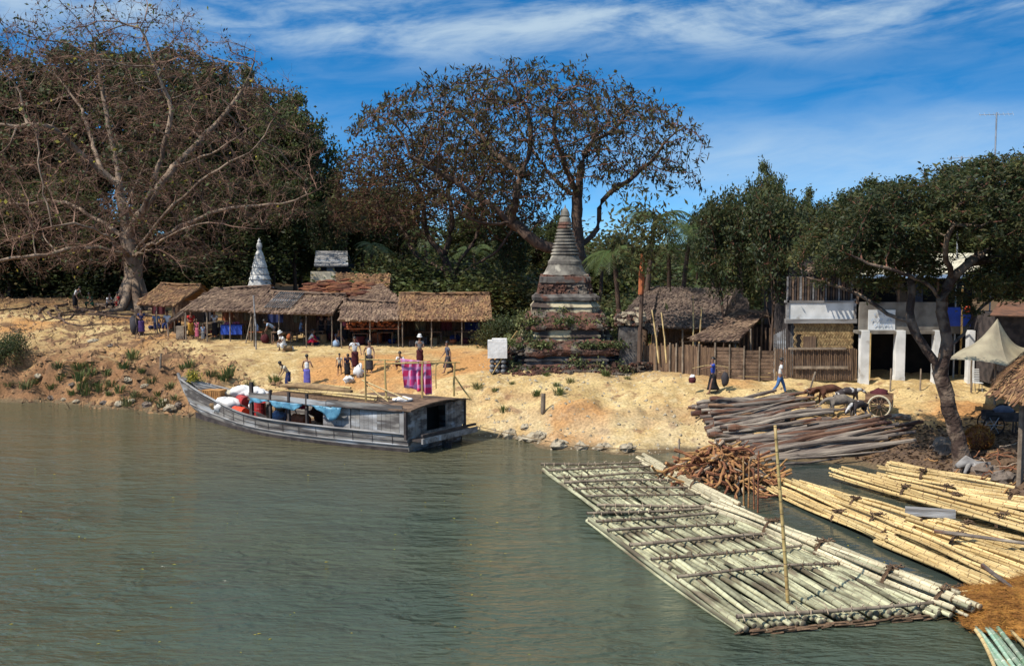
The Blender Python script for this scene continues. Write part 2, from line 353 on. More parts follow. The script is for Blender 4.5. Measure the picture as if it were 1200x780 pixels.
def axis(lo, hi, step, far):
    a = list(np.arange(lo, hi + 1e-6, step)); s = step; v = hi
    while v < far: s *= 1.35; v += s; a.append(v)
    s = step; v = lo; b = []
    while v > -far: s *= 1.35; v -= s; b.append(v)
    return np.array(b[::-1] + a)
ax = axis(-42, 34, .22, 2500); ay = axis(30, 92, .22, 2500)
X, Y = np.meshgrid(ax, ay, indexing='ij')
Z = gz(X, Y)
Z[Y < 10] = -2.5
G = np.stack([X, Y, Z], -1)
# ground material: dry sandy soil, orange earth patches, darker and damper near the water line, reddish cut bank at left
def ground_mat():
    m = bpy.data.materials.new('ground_soil'); m.use_nodes = True; nt = m.node_tree; N = nt.nodes; L = nt.links
    b = N['Principled BSDF']; b.inputs['Roughness'].default_value = .95; b.inputs['Specular IOR Level'].default_value = .15
    tc = N.new('ShaderNodeTexCoord'); g = N.new('ShaderNodeNewGeometry')
    def noise(s, d=5, st=None):
        n = N.new('ShaderNodeTexNoise'); n.inputs['Scale'].default_value = s; n.inputs['Detail'].default_value = d
        if st:
            mp = N.new('ShaderNodeMapping'); mp.inputs['Scale'].default_value = st; L.new(tc.outputs['Object'], mp.inputs[0]); L.new(mp.outputs[0], n.inputs['Vector'])
        else: L.new(tc.outputs['Object'], n.inputs['Vector'])
        return n.outputs['Fac']
    def rng_(f, a, bb, c=0., d=1.):
        n = N.new('ShaderNodeMapRange'); n.interpolation_type = 'SMOOTHSTEP'
        for k, v in zip(('From Min', 'From Max', 'To Min', 'To Max'), (a, bb, c, d)): n.inputs[k].default_value = v
        L.new(f, n.inputs['Value']); return n.outputs['Result']
    def mix(f, a, c):
        n = N.new('ShaderNodeMix'); n.data_type = 'RGBA'; L.new(f, n.inputs[0])
        for i, v in ((6, a), (7, c)):
            if isinstance(v, tuple): n.inputs[i].default_value = v + (1,)
            else: L.new(v, n.inputs[i])
        return n.outputs[2]
    def math_(op, a, c):
        n = N.new('ShaderNodeMath'); n.operation = op
        for i, v in ((0, a), (1, c)):
            if isinstance(v, (int, float)): n.inputs[i].default_value = v
            else: L.new(v, n.inputs[i])
        return n.outputs[0]
    sp = N.new('ShaderNodeSeparateXYZ'); L.new(g.outputs['Position'], sp.inputs[0])
    sn = N.new('ShaderNodeSeparateXYZ'); L.new(g.outputs['True Normal'], sn.inputs[0])
    base = mix(rng_(noise(.35, 6), .38, .62), (.52, .385, .185), (.40, .275, .12))
    base = mix(rng_(noise(2.2, 6), .50, .72), base, (.55, .43, .235))
    base = mix(math_('MULTIPLY', rng_(noise(1.0, 6, (.10, .55, 1)), .52, .64), .6), base, (.36, .24, .12))
    base = mix(rng_(noise(.16, 4), .50, .64), base, (.43, .225, .085))
    base = mix(rng_(noise(1.3, 7), .57, .70), base, (.27, .165, .085))
    # cut bank: raw reddish earth where it is steep, stronger to the left
    left = rng_(sp.outputs[0], -13, -21)
    steep = rng_(sn.outputs[2], .93, .72)
    base = mix(math_('MULTIPLY', steep, math_('ADD', math_('MULTIPLY', left, .55), .3)), base, (.27, .14, .07))
    lowl = math_('MULTIPLY', left, math_('MULTIPLY', rng_(sp.outputs[2], 4.2, 1.9), rng_(noise(.5, 5), .28, .55)))
    base = mix(math_('MULTIPLY', lowl, .85), base, (.19, .10, .05))
    base = mix(math_('MULTIPLY', left, math_('MULTIPLY', rng_(noise(.9, 7), .5, .62), rng_(sp.outputs[2], 4.8, 3.6))), base, (.14, .08, .045))
    # trodden litter on the right, darkened further for the shade under the trees
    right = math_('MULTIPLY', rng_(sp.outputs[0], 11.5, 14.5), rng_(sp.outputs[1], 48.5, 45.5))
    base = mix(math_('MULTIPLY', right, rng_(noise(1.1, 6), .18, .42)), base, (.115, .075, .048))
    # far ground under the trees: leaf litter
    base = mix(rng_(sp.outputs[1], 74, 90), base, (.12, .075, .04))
    pale = math_('MULTIPLY', math_('MULTIPLY', rng_(sp.outputs[2], 1.7, .6), math_('MULTIPLY', rng_(sp.outputs[0], -3, 0), rng_(sp.outputs[0], 11., 9.))), rng_(noise(.8, 5), .35, .55))
    base = mix(math_('MULTIPLY', pale, .4), base, (.46, .385, .25))
    wet = rng_(math_('ADD', sp.outputs[2], math_('MULTIPLY', noise(1.2, 4), -.35)), .10, -.12)
    base = mix(wet, base, (.13, .095, .055))
    fine = N.new('ShaderNodeHueSaturation'); L.new(rng_(noise(9, 5), .3, .7, .75, 1.25), fine.inputs['Value']); L.new(base, fine.inputs['Color'])
    L.new(fine.outputs[0], b.inputs['Base Color'])
    bn = N.new('ShaderNodeBump'); bn.inputs['Strength'].default_value = .6; bn.inputs['Distance'].default_value = .10
    L.new(noise(1.8, 10), bn.inputs['Height']); L.new(bn.outputs[0], b.inputs['Normal'])
    return m
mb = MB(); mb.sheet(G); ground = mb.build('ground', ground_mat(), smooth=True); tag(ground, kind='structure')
ground['label'] = 'dry sandy river bank and earth ground'
# normals up?
if ground.data.polygons[0].normal.z < 0: ground.data.flip_normals()

# ---------------------------------------------------------------- water
def water_mat():
    m = bpy.data.materials.new('river_water'); m.use_nodes = True; nt = m.node_tree; N = nt.nodes; L = nt.links
    b = N['Principled BSDF']; b.inputs['Roughness'].default_value = .09; b.inputs['IOR'].default_value = 1.33
    b.inputs['Specular IOR Level'].default_value = .5
    g = N.new('ShaderNodeNewGeometry'); sp = N.new('ShaderNodeSeparateXYZ'); L.new(g.outputs['Position'], sp.inputs[0])
    def noise(s, d, st, rot=0, dist=0):
        mp = N.new('ShaderNodeMapping'); mp.inputs['Scale'].default_value = st; mp.inputs['Rotation'].default_value = (0, 0, rot); mp.inputs['Location'].default_value = (3.37, 7.71, .43)
        L.new(g.outputs['Position'], mp.inputs[0]); n = N.new('ShaderNodeTexNoise'); n.inputs['Scale'].default_value = s; n.inputs['Detail'].default_value = d
        n.inputs['Distortion'].default_value = dist
        L.new(mp.outputs[0], n.inputs['Vector']); return n.outputs['Fac']
    def rng_(f, a, bb, c=0., d=1.):
        n = N.new('ShaderNodeMapRange'); n.interpolation_type = 'SMOOTHSTEP'
        for k, v in zip(('From Min', 'From Max', 'To Min', 'To Max'), (a, bb, c, d)): n.inputs[k].default_value = v
        L.new(f, n.inputs['Value']); return n.outputs['Result']
    def mm(op, a, c):
        n = N.new('ShaderNodeMath'); n.operation = op
        for i, v in ((0, a), (1, c)):
            if isinstance(v, (int, float)): n.inputs[i].default_value = v
            else: L.new(v, n.inputs[i])
        return n.outputs[0]
    mx = N.new('ShaderNodeMix'); mx.data_type = 'RGBA'; L.new(rng_(noise(.09, 4, (1, 2, 1)), .35, .65), mx.inputs[0])
    mx.inputs[6].default_value = (.054, .074, .054, 1); mx.inputs[7].default_value = (.066, .080, .052, 1)
    m2 = N.new('ShaderNodeMix'); m2.data_type = 'RGBA'; L.new(rng_(sp.outputs[1], 34, 52), m2.inputs[0])   # siltier water close to the bank
    L.new(mx.outputs[2], m2.inputs[6]); m2.inputs[7].default_value = (.098, .088, .050, 1)
    m3 = N.new('ShaderNodeMix'); m3.data_type = 'RGBA'; L.new(m2.outputs[2], m3.inputs[6]); m3.inputs[7].default_value = (.035, .048, .042, 1)   # inlet colour darkened for tree shade, so the sky's reflection shows
    L.new(rng_(mm('SUBTRACT', sp.outputs[0], mm('MULTIPLY', mm('SUBTRACT', 46., sp.outputs[1]), .22)), 5.5, 8.0), m3.inputs[0]); L.new(m3.outputs[2], b.inputs['Base Color'])
    h = mm('ADD', mm('ADD', mm('MULTIPLY', noise(1.1, 3, (.55, 1.4, 1), .25, .8), 1.0), mm('MULTIPLY', noise(3.2, 4, (.6, 1.4, 1), -.3, .6), .42)), mm('MULTIPLY', noise(.35, 2, (.6, 1.2, 1), .5, .5), 1.2))
    # sheltered water behind the rafts is calmer; gusts vary the chop
    calm = rng_(mm('SUBTRACT', sp.outputs[0], mm('MULTIPLY', mm('SUBTRACT', 46., sp.outputs[1]), .22)), 5.5, 7.0, 1., .12)
    gust = rng_(noise(.12, 3, (1, 1.6, 1)), .35, .65, .55, 1.0)
    far = rng_(sp.outputs[1], 30, 58, 1.0, .55)
    bn = N.new('ShaderNodeBump'); bn.inputs['Distance'].default_value = 1.15
    L.new(mm('MULTIPLY', mm('MULTIPLY', calm, gust), mm('MULTIPLY', far, .62)), bn.inputs['Strength'])
    L.new(h, bn.inputs['Height']); L.new(bn.outputs[0], b.inputs['Normal'])
    return m
mb = MB(); wx = np.array([-2500., -200, -60, 0, 60, 200, 2500]); wy = np.array([-2500., -200, 0, 30, 60, 90, 2500])
Wx, Wy = np.meshgrid(wx, wy, indexing='ij'); mb.sheet(np.stack([Wx, Wy, np.zeros_like(Wx)], -1))
water = mb.build('river_water', water_mat()); tag(water, kind='structure'); water['label'] = 'murky green river water'
if water.data.polygons[0].normal.z < 0: water.data.flip_normals()

# ---------------------------------------------------------------- sky and sun
SUN_EL = 50.; to_sun = Vector((-.84, -.54, 0)).normalized() * math.cos(R(SUN_EL)) + Vector((0, 0, math.sin(R(SUN_EL))))
sl = bpy.data.lights.new('sun', 'SUN'); sl.energy = 4.7; sl.angle = R(.5); sl.color = (1, .93, .82)
so = bpy.data.objects.new('sun', sl); COL.objects.link(so); so.rotation_euler = (-to_sun).to_track_quat('-Z', 'Y').to_euler(); so.location = (-50, -50, 80)
w = bpy.data.worlds.new('World'); scene.world = w; w.use_nodes = True; nt = w.node_tree; N = nt.nodes; L = nt.links
bg = N['Background']; bg.inputs['Strength'].default_value = .085
sky = N.new('ShaderNodeTexSky'); sky.sky_type = 'NISHITA'; sky.sun_disc = False; sky.sun_elevation = R(SUN_EL)
sky.sun_rotation = math.atan2(to_sun.x, to_sun.y); sky.air_density = 1.0; sky.dust_density = .3; sky.ozone_density = 3.
tc = N.new('ShaderNodeTexCoord'); sep = N.new('ShaderNodeSeparateXYZ'); L.new(tc.outputs['Generated'], sep.inputs[0])
def wm(op, a, c=0.):
    n = N.new('ShaderNodeMath'); n.operation = op
    for i, v in ((0, a), (1, c)):
        if isinstance(v, (int, float)): n.inputs[i].default_value = v
        else: L.new(v, n.inputs[i])
    return n.outputs[0]
def wr(f, a, b_, c=0., d=1.):
    n = N.new('ShaderNodeMapRange'); n.interpolation_type = 'SMOOTHSTEP'
    for k, v in zip(('From Min', 'From Max', 'To Min', 'To Max'), (a, b_, c, d)): n.inputs[k].default_value = v
    L.new(f, n.inputs['Value']); return n.outputs['Result']
zz = wm('ADD', wm('MULTIPLY', wm('MAXIMUM', sep.outputs[2], 0.), 2.6), .10)
cb = N.new('ShaderNodeCombineXYZ'); L.new(sep.outputs[0], cb.inputs[0]); L.new(sep.outputs[1], cb.inputs[1]); L.new(zz, cb.inputs[2])
nv = N.new('ShaderNodeVectorMath'); nv.operation = 'NORMALIZE'; L.new(cb.outputs[0], nv.inputs[0]); L.new(nv.outputs[0], sky.inputs['Vector'])
# polarised, saturated film blue
hs = N.new('ShaderNodeHueSaturation'); hs.inputs['Saturation'].default_value = 1.42; hs.inputs['Hue'].default_value = .497; L.new(sky.outputs[0], hs.inputs['Color'])
L.new(wr(sep.outputs[2], 0., .25, 1.85, 1.75), hs.inputs['Value'])
# cirrus in long thin bands
az = wm('ARCTAN2', sep.outputs[0], sep.outputs[1]); el = wm('ARCSINE', sep.outputs[2])
def cn(sa, se, s, det, off, dist=0., tilt=0.):
    c = N.new('ShaderNodeCombineXYZ'); L.new(wm('MULTIPLY', az, sa), c.inputs[0]); L.new(wm('ADD', wm('MULTIPLY', el, se), wm('MULTIPLY', az, tilt)), c.inputs[1]); c.inputs[2].default_value = off
    n = N.new('ShaderNodeTexNoise'); n.inputs['Scale'].default_value = s; n.inputs['Detail'].default_value = det; n.inputs['Distortion'].default_value = dist
    n.inputs['Roughness'].default_value = .6
    L.new(c.outputs[0], n.inputs['Vector']); return n.outputs['Fac']
wob = wm('MULTIPLY', wm('SUBTRACT', cn(1.5, 0, 1, 3, 4.), .5), .10)
elw = wm('ADD', el, wob)
def band(c, wdt): return wr(wm('ABSOLUTE', wm('SUBTRACT', elw, c)), wdt, wdt * .15)
b1 = band(.197, .046)       # high broad band
b2 = band(.075, .050)       # low veil right of the frame
n1 = cn(2.2, 8, 1.6, 8, 1.3, .5, -.5); n2 = cn(5, 22, 2.2, 7, 7.7, .5, -1.5)
c1 = wm('MULTIPLY', b1, wr(wm('ADD', wm('MULTIPLY', n1, .7), wm('MULTIPLY', n2, .3)), .40, .60))
c2 = wm('MULTIPLY', wm('MULTIPLY', b2, wr(az, .02, .22)), wr(n1, .30, .60, .35, .75))
high = wm('MULTIPLY', wr(el, .38, .75), wr(n1, .30, .60, .35, .75))     # white veil added overhead, out of frame, to cut the blue fill light
veil = wm('MULTIPLY', wr(el, .5, .0, 0., .12), wr(n2, .3, .7))
cl = wm('MINIMUM', wm('ADD', wm('ADD', wm('MULTIPLY', c1, .62), wm('MULTIPLY', c2, .55)), wm('MAXIMUM', veil, high)), .92)
mx = N.new('ShaderNodeMix'); mx.data_type = 'RGBA'; L.new(cl, mx.inputs[0]); L.new(hs.outputs[0], mx.inputs[6]); mx.inputs[7].default_value = (6.9, 8.3, 9.0, 1)
L.new(mx.outputs[2], bg.inputs['Color'])
scene.view_settings.view_transform = 'Standard'; scene.view_settings.look = 'None'; scene.view_settings.gamma = 1; scene.view_settings.exposure = .22
scene.cycles.max_bounces = 6; scene.cycles.transparent_max_bounces = 4; scene.cycles.diffuse_bounces = 3; scene.cycles.glossy_bounces = 3; scene.cycles.transmission_bounces = 3
scene.cycles.use_adaptive_sampling = True
# ---------------------------------------------------------------- trees
def colonize(sk, att, step, infl, kill, iters=120, bias=(0, 0, .05), jit=.15, seed=0, maxn=9000):
    """sk: list of (pos, parent). space colonisation growth -> P (n,3), parent (n,)"""
    r = np.random.RandomState(seed)
    P = [np.asarray(p, float) for p, _ in sk]; par = [q for _, q in sk]
    att = np.asarray(att); alive = np.ones(len(att), bool)
    near = np.full(len(att), 1e9); ni = np.zeros(len(att), int)
    def upd(i0):
        Q = np.array(P[i0:])
        for s in range(0, len(Q), 400):
            D = np.sqrt(((att[:, None] - Q[None, s:s + 400]) ** 2).sum(-1)); k = D.argmin(1); m = D[np.arange(len(att)), k]
            b = m < near; near[b] = m[b]; ni[b] = k[b] + i0 + s
    upd(0); bias = np.array(bias)
    for it in range(iters):
        alive &= near > kill
        a = np.where(alive & (near < infl))[0]
        if len(a) == 0 or len(P) > maxn: break
        d = att[a] - np.array(P)[ni[a]]; d /= np.linalg.norm(d, axis=1, keepdims=True)
        i0 = len(P); u, inv = np.unique(ni[a], return_inverse=True)
        S = np.zeros((len(u), 3)); np.add.at(S, inv, d)
        for k, n in enumerate(u):
            v = S[k] / (np.linalg.norm(S[k]) + 1e-9) + bias + r.randn(3) * jit
            v /= np.linalg.norm(v); P.append(P[n] + v * step); par.append(n)
        upd(i0)
    return np.array(P), np.array(par)

def skel_from(polys, step):
    """polys: list of (attach_index_or_-1, [points]) in world coordinates, resampled"""
    sk = []; ends = []
    for at, pts in polys:
        pts = [np.asarray(p, float) for p in pts]
        idx = -1 if at is None else at if isinstance(at, int) and at < 0 else min(range(len(sk)), key=lambda i: np.linalg.norm(sk[i][0] - pts[0])) if sk else -1
        if idx < 0 and not sk: sk.append((pts[0], -1)); idx = 0
        cur = sk[idx][0]; prev = idx
        chain = [cur] + pts[1:] if np.linalg.norm(cur - pts[0]) < step * 2.5 else [cur] + pts
        # catmull-rom for gentle curves
        ch = [2 * chain[0] - chain[1]] + chain + [2 * chain[-1] - chain[-2]]
        for i in range(1, len(ch) - 2):
            p0, p1, p2, p3 = ch[i - 1:i + 3]; n = max(1, int(np.linalg.norm(p2 - p1) / step))
            for k in range(1, n + 1):
                t = k / n; q = .5 * ((2 * p1) + (-p0 + p2) * t + (2 * p0 - 5 * p1 + 4 * p2 - p3) * t * t + (-p0 + 3 * p1 - 3 * p2 + p3) * t ** 3)
                q = q + rng.randn(3) * step * .07
                sk.append((q, prev)); prev = len(sk) - 1
    return sk

def radii(P, par, tip, exp_, base):
    n = len(P); r = np.full(n, 0.0); ch = np.zeros(n, int)
    for i in range(n - 1, -1, -1):
        v = r[i] if ch[i] else tip ** exp_
        if not ch[i]: r[i] = v
        if par[i] >= 0: r[par[i]] += v; ch[par[i]] += 1
    r = r ** (1 / exp_)
    m = r.max(); s = (base / m)
    k = math.log(base / tip) / math.log(m / tip) if m > tip * 1.01 else 1
    return tip * (r / tip) ** k, ch

def limb_mesh(P, par, r, lo, hi, n=6, wob=0.):
    """continuous tubes for all nodes with lo <= r < hi; returns V, Q"""
    sel = np.where((par >= 0) & (r >= lo) & (r < hi))[0]
    if len(sel) == 0: return np.zeros((0, 3)), np.zeros((0, 4), int)
    d = np.zeros_like(P); m = par >= 0; d[m] = P[m] - P[par[m]]
    ch = {}
    for i in range(len(P)):
        p = par[i]
        if p >= 0 and (p not in ch or r[i] > r[ch[p]]): ch[p] = i
    dn = d / (np.linalg.norm(d, axis=1, keepdims=True) + 1e-9)
    for p, c in ch.items(): dn[p] = dn[p] + dn[c] if par[p] >= 0 else dn[c]
    main = np.array([ch.get(par[i], -1) == i for i in sel])
    ps = par[sel]
    sd = np.where(main[:, None], dn[ps], d[sel]); sr = np.where(main, r[ps], np.minimum(r[ps] * .9, r[sel] * 1.35))
    a = np.arange(n) * 2 * PI / n
    def rings(c, dd, rr):
        u, v = frame(dd); w = 1 + (wob * np.random.RandomState(5).randn(len(c), n) if wob else 0)
        return c[:, None] + rr[:, None, None] * (w[..., None] if wob else 1) * (np.cos(a)[None, :, None] * u[:, None] + np.sin(a)[None, :, None] * v[:, None])
    A_ = rings(P[ps], sd, sr); B_ = rings(P[sel], dn[sel], r[sel])
    V = np.concatenate([A_, B_], 1).reshape(-1, 3); k = len(sel); o = np.arange(k)[:, None] * 2 * n
    Q = np.concatenate([np.stack([o + i, o + (i + 1) % n, o + n + (i + 1) % n, o + n + i], -1) for i in range(n)], 1).reshape(-1, 4)
    return V, Q

def twigs(base, dirs, k, L, r0, seed=0, spread=.8, droop=0., seg=2):
    """k fine kinked twigs from every base point; 3-sided"""
    r = np.random.RandomState(seed); B = np.repeat(base, k, 0); D = np.repeat(dirs, k, 0)
    D = D / (np.linalg.norm(D, axis=1, keepdims=True) + 1e-9) + r.randn(len(B), 3) * spread
    D[:, 2] -= droop; D /= np.linalg.norm(D, axis=1, keepdims=True); ln = L * r.uniform(.45, 1.1, len(B))
    Vs = []; Qs = []; off = 0; p = B; rr = np.full(len(B), r0); tips = []
    a = np.arange(3) * 2 * PI / 3
    for s in range(seg):
        q = p + D * (ln / seg)[:, None]; r2 = rr * .6
        u, v = frame(D); c = np.cos(a)[None, :, None] * u[:, None] + np.sin(a)[None, :, None] * v[:, None]
        V = np.concatenate([p[:, None] + c * rr[:, None, None], q[:, None] + c * r2[:, None, None]], 1).reshape(-1, 3)
        o = np.arange(len(B))[:, None] * 6 + off
        Q = np.concatenate([np.stack([o + i, o + (i + 1) % 3, o + 3 + (i + 1) % 3, o + 3 + i], -1) for i in range(3)], 1).reshape(-1, 4)
        Vs.append(V); Qs.append(Q); off += len(V); p = q; rr = r2
        D = D + r.randn(len(B), 3) * .45; D[:, 2] -= droop * .5; D /= np.linalg.norm(D, axis=1, keepdims=True)
        tips.append(q)
    return np.concatenate(Vs), np.concatenate(Qs), np.concatenate(tips)

def leaves(Cn, w, h, seed=0, droop=.0, flat=.0, var=.4):
    """rhombic leaf faces around centres; droop -> hanging, flat -> horizontal sprays"""
    r = np.random.RandomState(seed); n = len(Cn)
    a = r.randn(n, 3); a[:, 2] = a[:, 2] * (1 - flat) - droop * 2; a /= np.linalg.norm(a, axis=1, keepdims=True)
    b = r.randn(n, 3); 
    if flat: b[:, 2] *= (1 - flat)
    b -= a * (a * b).sum(1, keepdims=True); b /= np.linalg.norm(b, axis=1, keepdims=True) + 1e-9
    s = r.uniform(1 - var, 1 + var, n)[:, None]; A_ = a * h * .5 * s; B_ = b * w * .5 * s
    V = np.stack([Cn - A_, Cn + B_ - A_ * .1, Cn + A_, Cn - B_ - A_ * .1], 1).reshape(-1, 3)
    return V, (np.arange(n)[:, None] * 4 + np.arange(4)[None])

def in_ellipsoid(c, rad, n, seed, shell=0., flatbottom=None):
    r = np.random.RandomState(seed); out = []
    while sum(len(o) for o in out) < n:
        p = r.uniform(-1, 1, (n * 3, 3)); d = np.linalg.norm(p, axis=1); m = (d < 1) & (r.rand(len(p)) < (1 - shell) + shell * d ** 3)
        if flatbottom is not None: m &= p[:, 2] > flatbottom
        out.append(p[m])
    return np.concatenate(out)[:n] * np.asarray(rad) + np.asarray(c)

def tree(name, label, base, polys, att, step, infl, kill, r_base, r_tip, mats, leaf=None, twig=None, trunk_lo=.05, group=None, seed=0, bias=(0, 0, .05), iters=120, exp_=2.2, cat='tree', flare=0., jit=.15):
    """builds Empty > trunk, crown ; geometry is local to the base"""
    base = np.asarray(base, float)
    sk = skel_from(polys, step); P, par = colonize(sk, att, step, infl, kill, iters, bias, jit, seed)
    r, ch = radii(P, par, r_tip, exp_, r_base)
    if flare:
        dz = np.clip(1 - (P[:, 2] - base[2]) / (flare * 3.), 0, 1); lowm = np.linalg.norm(P[:, :2] - base[:2], axis=1) < r_base * 3
        r = np.where(lowm, r * (1 + 1.0 * dz ** 3), r)
    t = thing(name, label, cat, base, 0, group)
    mb = MB(); V, Q = limb_mesh(P, par, r, max(trunk_lo * 4, .14), 99, 9, .06); mb.add(V - base, Q)
    V, Q = limb_mesh(P, par, r, trunk_lo, max(trunk_lo * 4, .14), 5)
    if len(V): mb.add(V - base, Q)
    mb.build('trunk', mats[0], t, smooth=True)
    mb = MB(); V, Q = limb_mesh(P, par, r, 0, trunk_lo, 3)
    if len(V): mb.add(V - base, Q, mi=0)
    thin = np.where((r < trunk_lo) & (par >= 0))[0]; tp = P[thin]; td = P[thin] - P[par[thin]]
    cen = tp
    if twig:
        V, Q, tips = twigs(tp, td, twig['k'], twig['L'], twig['r'], seed + 1, twig.get('spread', .8), twig.get('droop', 0), twig.get('seg', 2))
        mb.add(V - base, Q, mi=0); cen = tips
    if leaf:
        for li, lf in enumerate(leaf):
            rr = np.random.RandomState(seed + 40 + li)
            k = rr.randint(0, len(cen), lf['n']); c = cen[k] + rr.randn(lf['n'], 3) * lf['s'] * np.array([1, 1, .7])
            V, Q = leaves(c, lf['w'], lf['h'], seed + 5 + li, lf.get('droop', 0), lf.get('flat', 0)); mb.add(V - base, Q, mi=1 + li)
    mb.build('crown', mats[1:], t)
    return t, P, par, r

# --- the great bare fig tree at left
D0 = 84.
def q(px, py, D=D0): return pd(px, py, D)
b0 = q(157, 353, D0); b0[2] = gz1(b0[0], b0[1]) - .3
polys = [(-1, [b0, q(157, 325), q(154, 300), q(150, 280, 84)]),
  (0, [q(150, 280), q(143, 240, 84), q(138, 200, 85), q(128, 150, 86), q(118, 95, 87), q(112, 50, 87)]),
  (0, [q(150, 285), q(172, 235, 82), q(188, 185, 82), q(200, 130, 82), q(182, 80, 82), q(170, 45, 82)]),
  (0, [q(172, 235), q(205, 195, 84), q(240, 160, 86), q(285, 105, 87), q(300, 60, 87)]),
  (0, [q(205, 195), q(255, 175, 82), q(300, 145, 81)]),
  (0, [q(154, 295), q(195, 250, 80), q(245, 205, 79), q(300, 172, 79), q(325, 130, 79)]),
  (0, [q(156, 300), q(200, 272, 82), q(260, 245, 82), q(330, 238, 82), q(372, 222, 82)]),
  (0, [q(156, 302), q(190, 280, 78), q(235, 262, 76), q(300, 268, 75)]),
  (0, [q(150, 290), q(110, 255, 86), q(70, 235, 88), q(20, 240, 88), q(-40, 228, 88)]),
  (0, [q(140, 215), q(100, 185, 84), q(60, 150, 82), q(20, 148, 81)]),
  (0, [q(150, 295), q(105, 290, 80), q(55, 298, 78), q(0, 305, 77), q(-60, 330, 77)]),
  (0, [q(128, 200), q(95, 130, 90), q(60, 80, 92), q(40, 40, 92)]),
  (0, [q(150, 285), q(150, 240, 94), q(170, 190, 96), q(190, 120, 97)]),
  (0, [q(154, 298), q(120, 275, 75), q(75, 262, 72), q(10, 282, 71)]),
  (0, [q(157, 300), q(185, 292, 76), q(212, 310, 73)])]
c = q(150, 205, D0); c2 = q(130, 120, 85)
att = np.concatenate([in_ellipsoid(c + np.array([0, 0, 1.]), (15.2, 12, 10.5), 2500, 3, .5), in_ellipsoid(c2, (12, 9, 9.0), 1100, 4, .4),
                      in_ellipsoid(q(60, 280, 80), (8, 6, 3.2), 500, 5, .2), in_ellipsoid(q(250, 255, 80), (7.5, 6, 3.2), 500, 6, .2)])
att = att[(att[:, 2] > 7.2) & ~((att[:, 0] > q(268, 300)[0]) & (att[:, 2] < q(0, 262)[2]))]
bare, *_ = tree('bare_fig_tree', 'huge nearly leafless spreading tree with a thick fluted trunk, left of the thatched stalls', b0, polys, att, .75, 4.5, 1.0, .68, .020,
     [M['bark_pale'], M['twig_pale'], M['leaf_brown'], M['leaf_yellow'], M['leaf_mid']],
     leaf=[dict(n=9000, s=.3, w=.10, h=.24, droop=.1), dict(n=170, s=.3, w=.2, h=.3), dict(n=3500, s=.35, w=.14, h=.3)], twig=dict(k=4, L=1.5, r=.018, spread=.7, seg=3), trunk_lo=.05, seed=3, bias=(0, 0, .02), flare=.8)
# fluted buttress roots at its foot
mb = MB()
for k in range(9):
    a = k * 2 * PI / 9 + .3; L_ = rng.uniform(1.6, 3.6); dx, dy = math.cos(a), math.sin(a)
    pts = []
    for s in np.linspace(0, 1, 7):
        x = b0[0] + dx * (.35 + s * L_) + .25 * math.sin(s * 5 + k) * s; y = b0[1] + dy * (.35 + s * L_)
        pts.append([x, y, max(gz1(x, y) + .05, b0[2] + 2.4 * (1 - s) ** 3.5 + .1) if s < .5 else gz1(x, y) + .05])
    mb.tube(np.array(pts) - b0, np.linspace(.42, .10, 7), 7)
mb.build('root', M['bark_pale'], bare, smooth=True)

# --- the large umbrella-crowned tree behind the brick stupa
D1 = 80.
b1_ = q(684, 345, D1); b1_[2] = gz1(b1_[0], b1_[1]) - .2
polys = [(-1, [b1_, q(680, 315, D1), q(676, 292, D1)]),
  (0, [q(676, 295, D1), q(640, 290, 79), q(608, 268, 79), q(580, 245, 79), q(552, 226, 79), q(520, 205, 79), q(480, 185, 78)]),
  (0, [q(600, 262, 79), q(604, 230, 78), q(611, 205, 78), q(622, 175, 78), q(620, 140, 78), q(605, 105, 78)]),
  (0, [q(611, 205, 78), q(580, 180, 82), q(555, 150, 84), q(530, 125, 84)]),
  (0, [q(676, 295, D1), q(700, 268, 81), q(706, 234, 81), q(735, 212, 81), q(762, 190, 81), q(785, 160, 81)]),
  (0, [q(682, 288, D1), q(676, 245, 80), q(680, 205, 80), q(690, 172, 80), q(718, 152, 80), q(745, 120, 80)]),
  (0, [q(678, 225, 80), q(660, 185, 77), q(648, 150, 76), q(655, 115, 76)]),
  (0, [q(690, 185, 80), q(700, 150, 83), q(690, 110, 84), q(700, 85, 84)]),
  (0, [q(604, 262, 79), q(570, 262, 77), q(540, 250, 75), q(500, 235, 74)]),
  (0, [q(680, 235, 80), q(650, 210, 85), q(620, 170, 88), q(590, 120, 88)])]
# dome of foliage: thin shell between two caps
def dome(cx, cy, rx, ry, ztop, sag, th, n, seed, rim=.5, pw=2.4):
    r = np.random.RandomState(seed); a = r.rand(n) * 2 * PI; d = np.sqrt(r.rand(n)) * (1 + .06 * np.sin(a * 5 + 1))
    z = ztop - sag * d ** pw - th * r.rand(n) ** 1.3 * (1.05 - rim * d)
    return np.stack([cx + rx * d * np.cos(a), cy + ry * d * np.sin(a), z + .5 * np.sin(a * 7) * d], 1)
ct = q(616, 64, D1)
att = np.concatenate([dome(ct[0] - .4, D1, 12.8, 9.5, ct[2] - .3, 4.9, 4.5, 2900, 8, .85, 1.7), dome(ct[0] - .6, D1, 8.0, 7, ct[2] - 3.0, 3.5, 4.5, 500, 9),
                      dome(q(735, 0, D1)[0], D1, 5.2, 6, q(0, 120, D1)[2], 2.8, 6.5, 750, 10), dome(q(590, 0, D1)[0], 78, 5.5, 5, q(0, 165, D1)[2], 1.5, 6.5, 350, 12)])
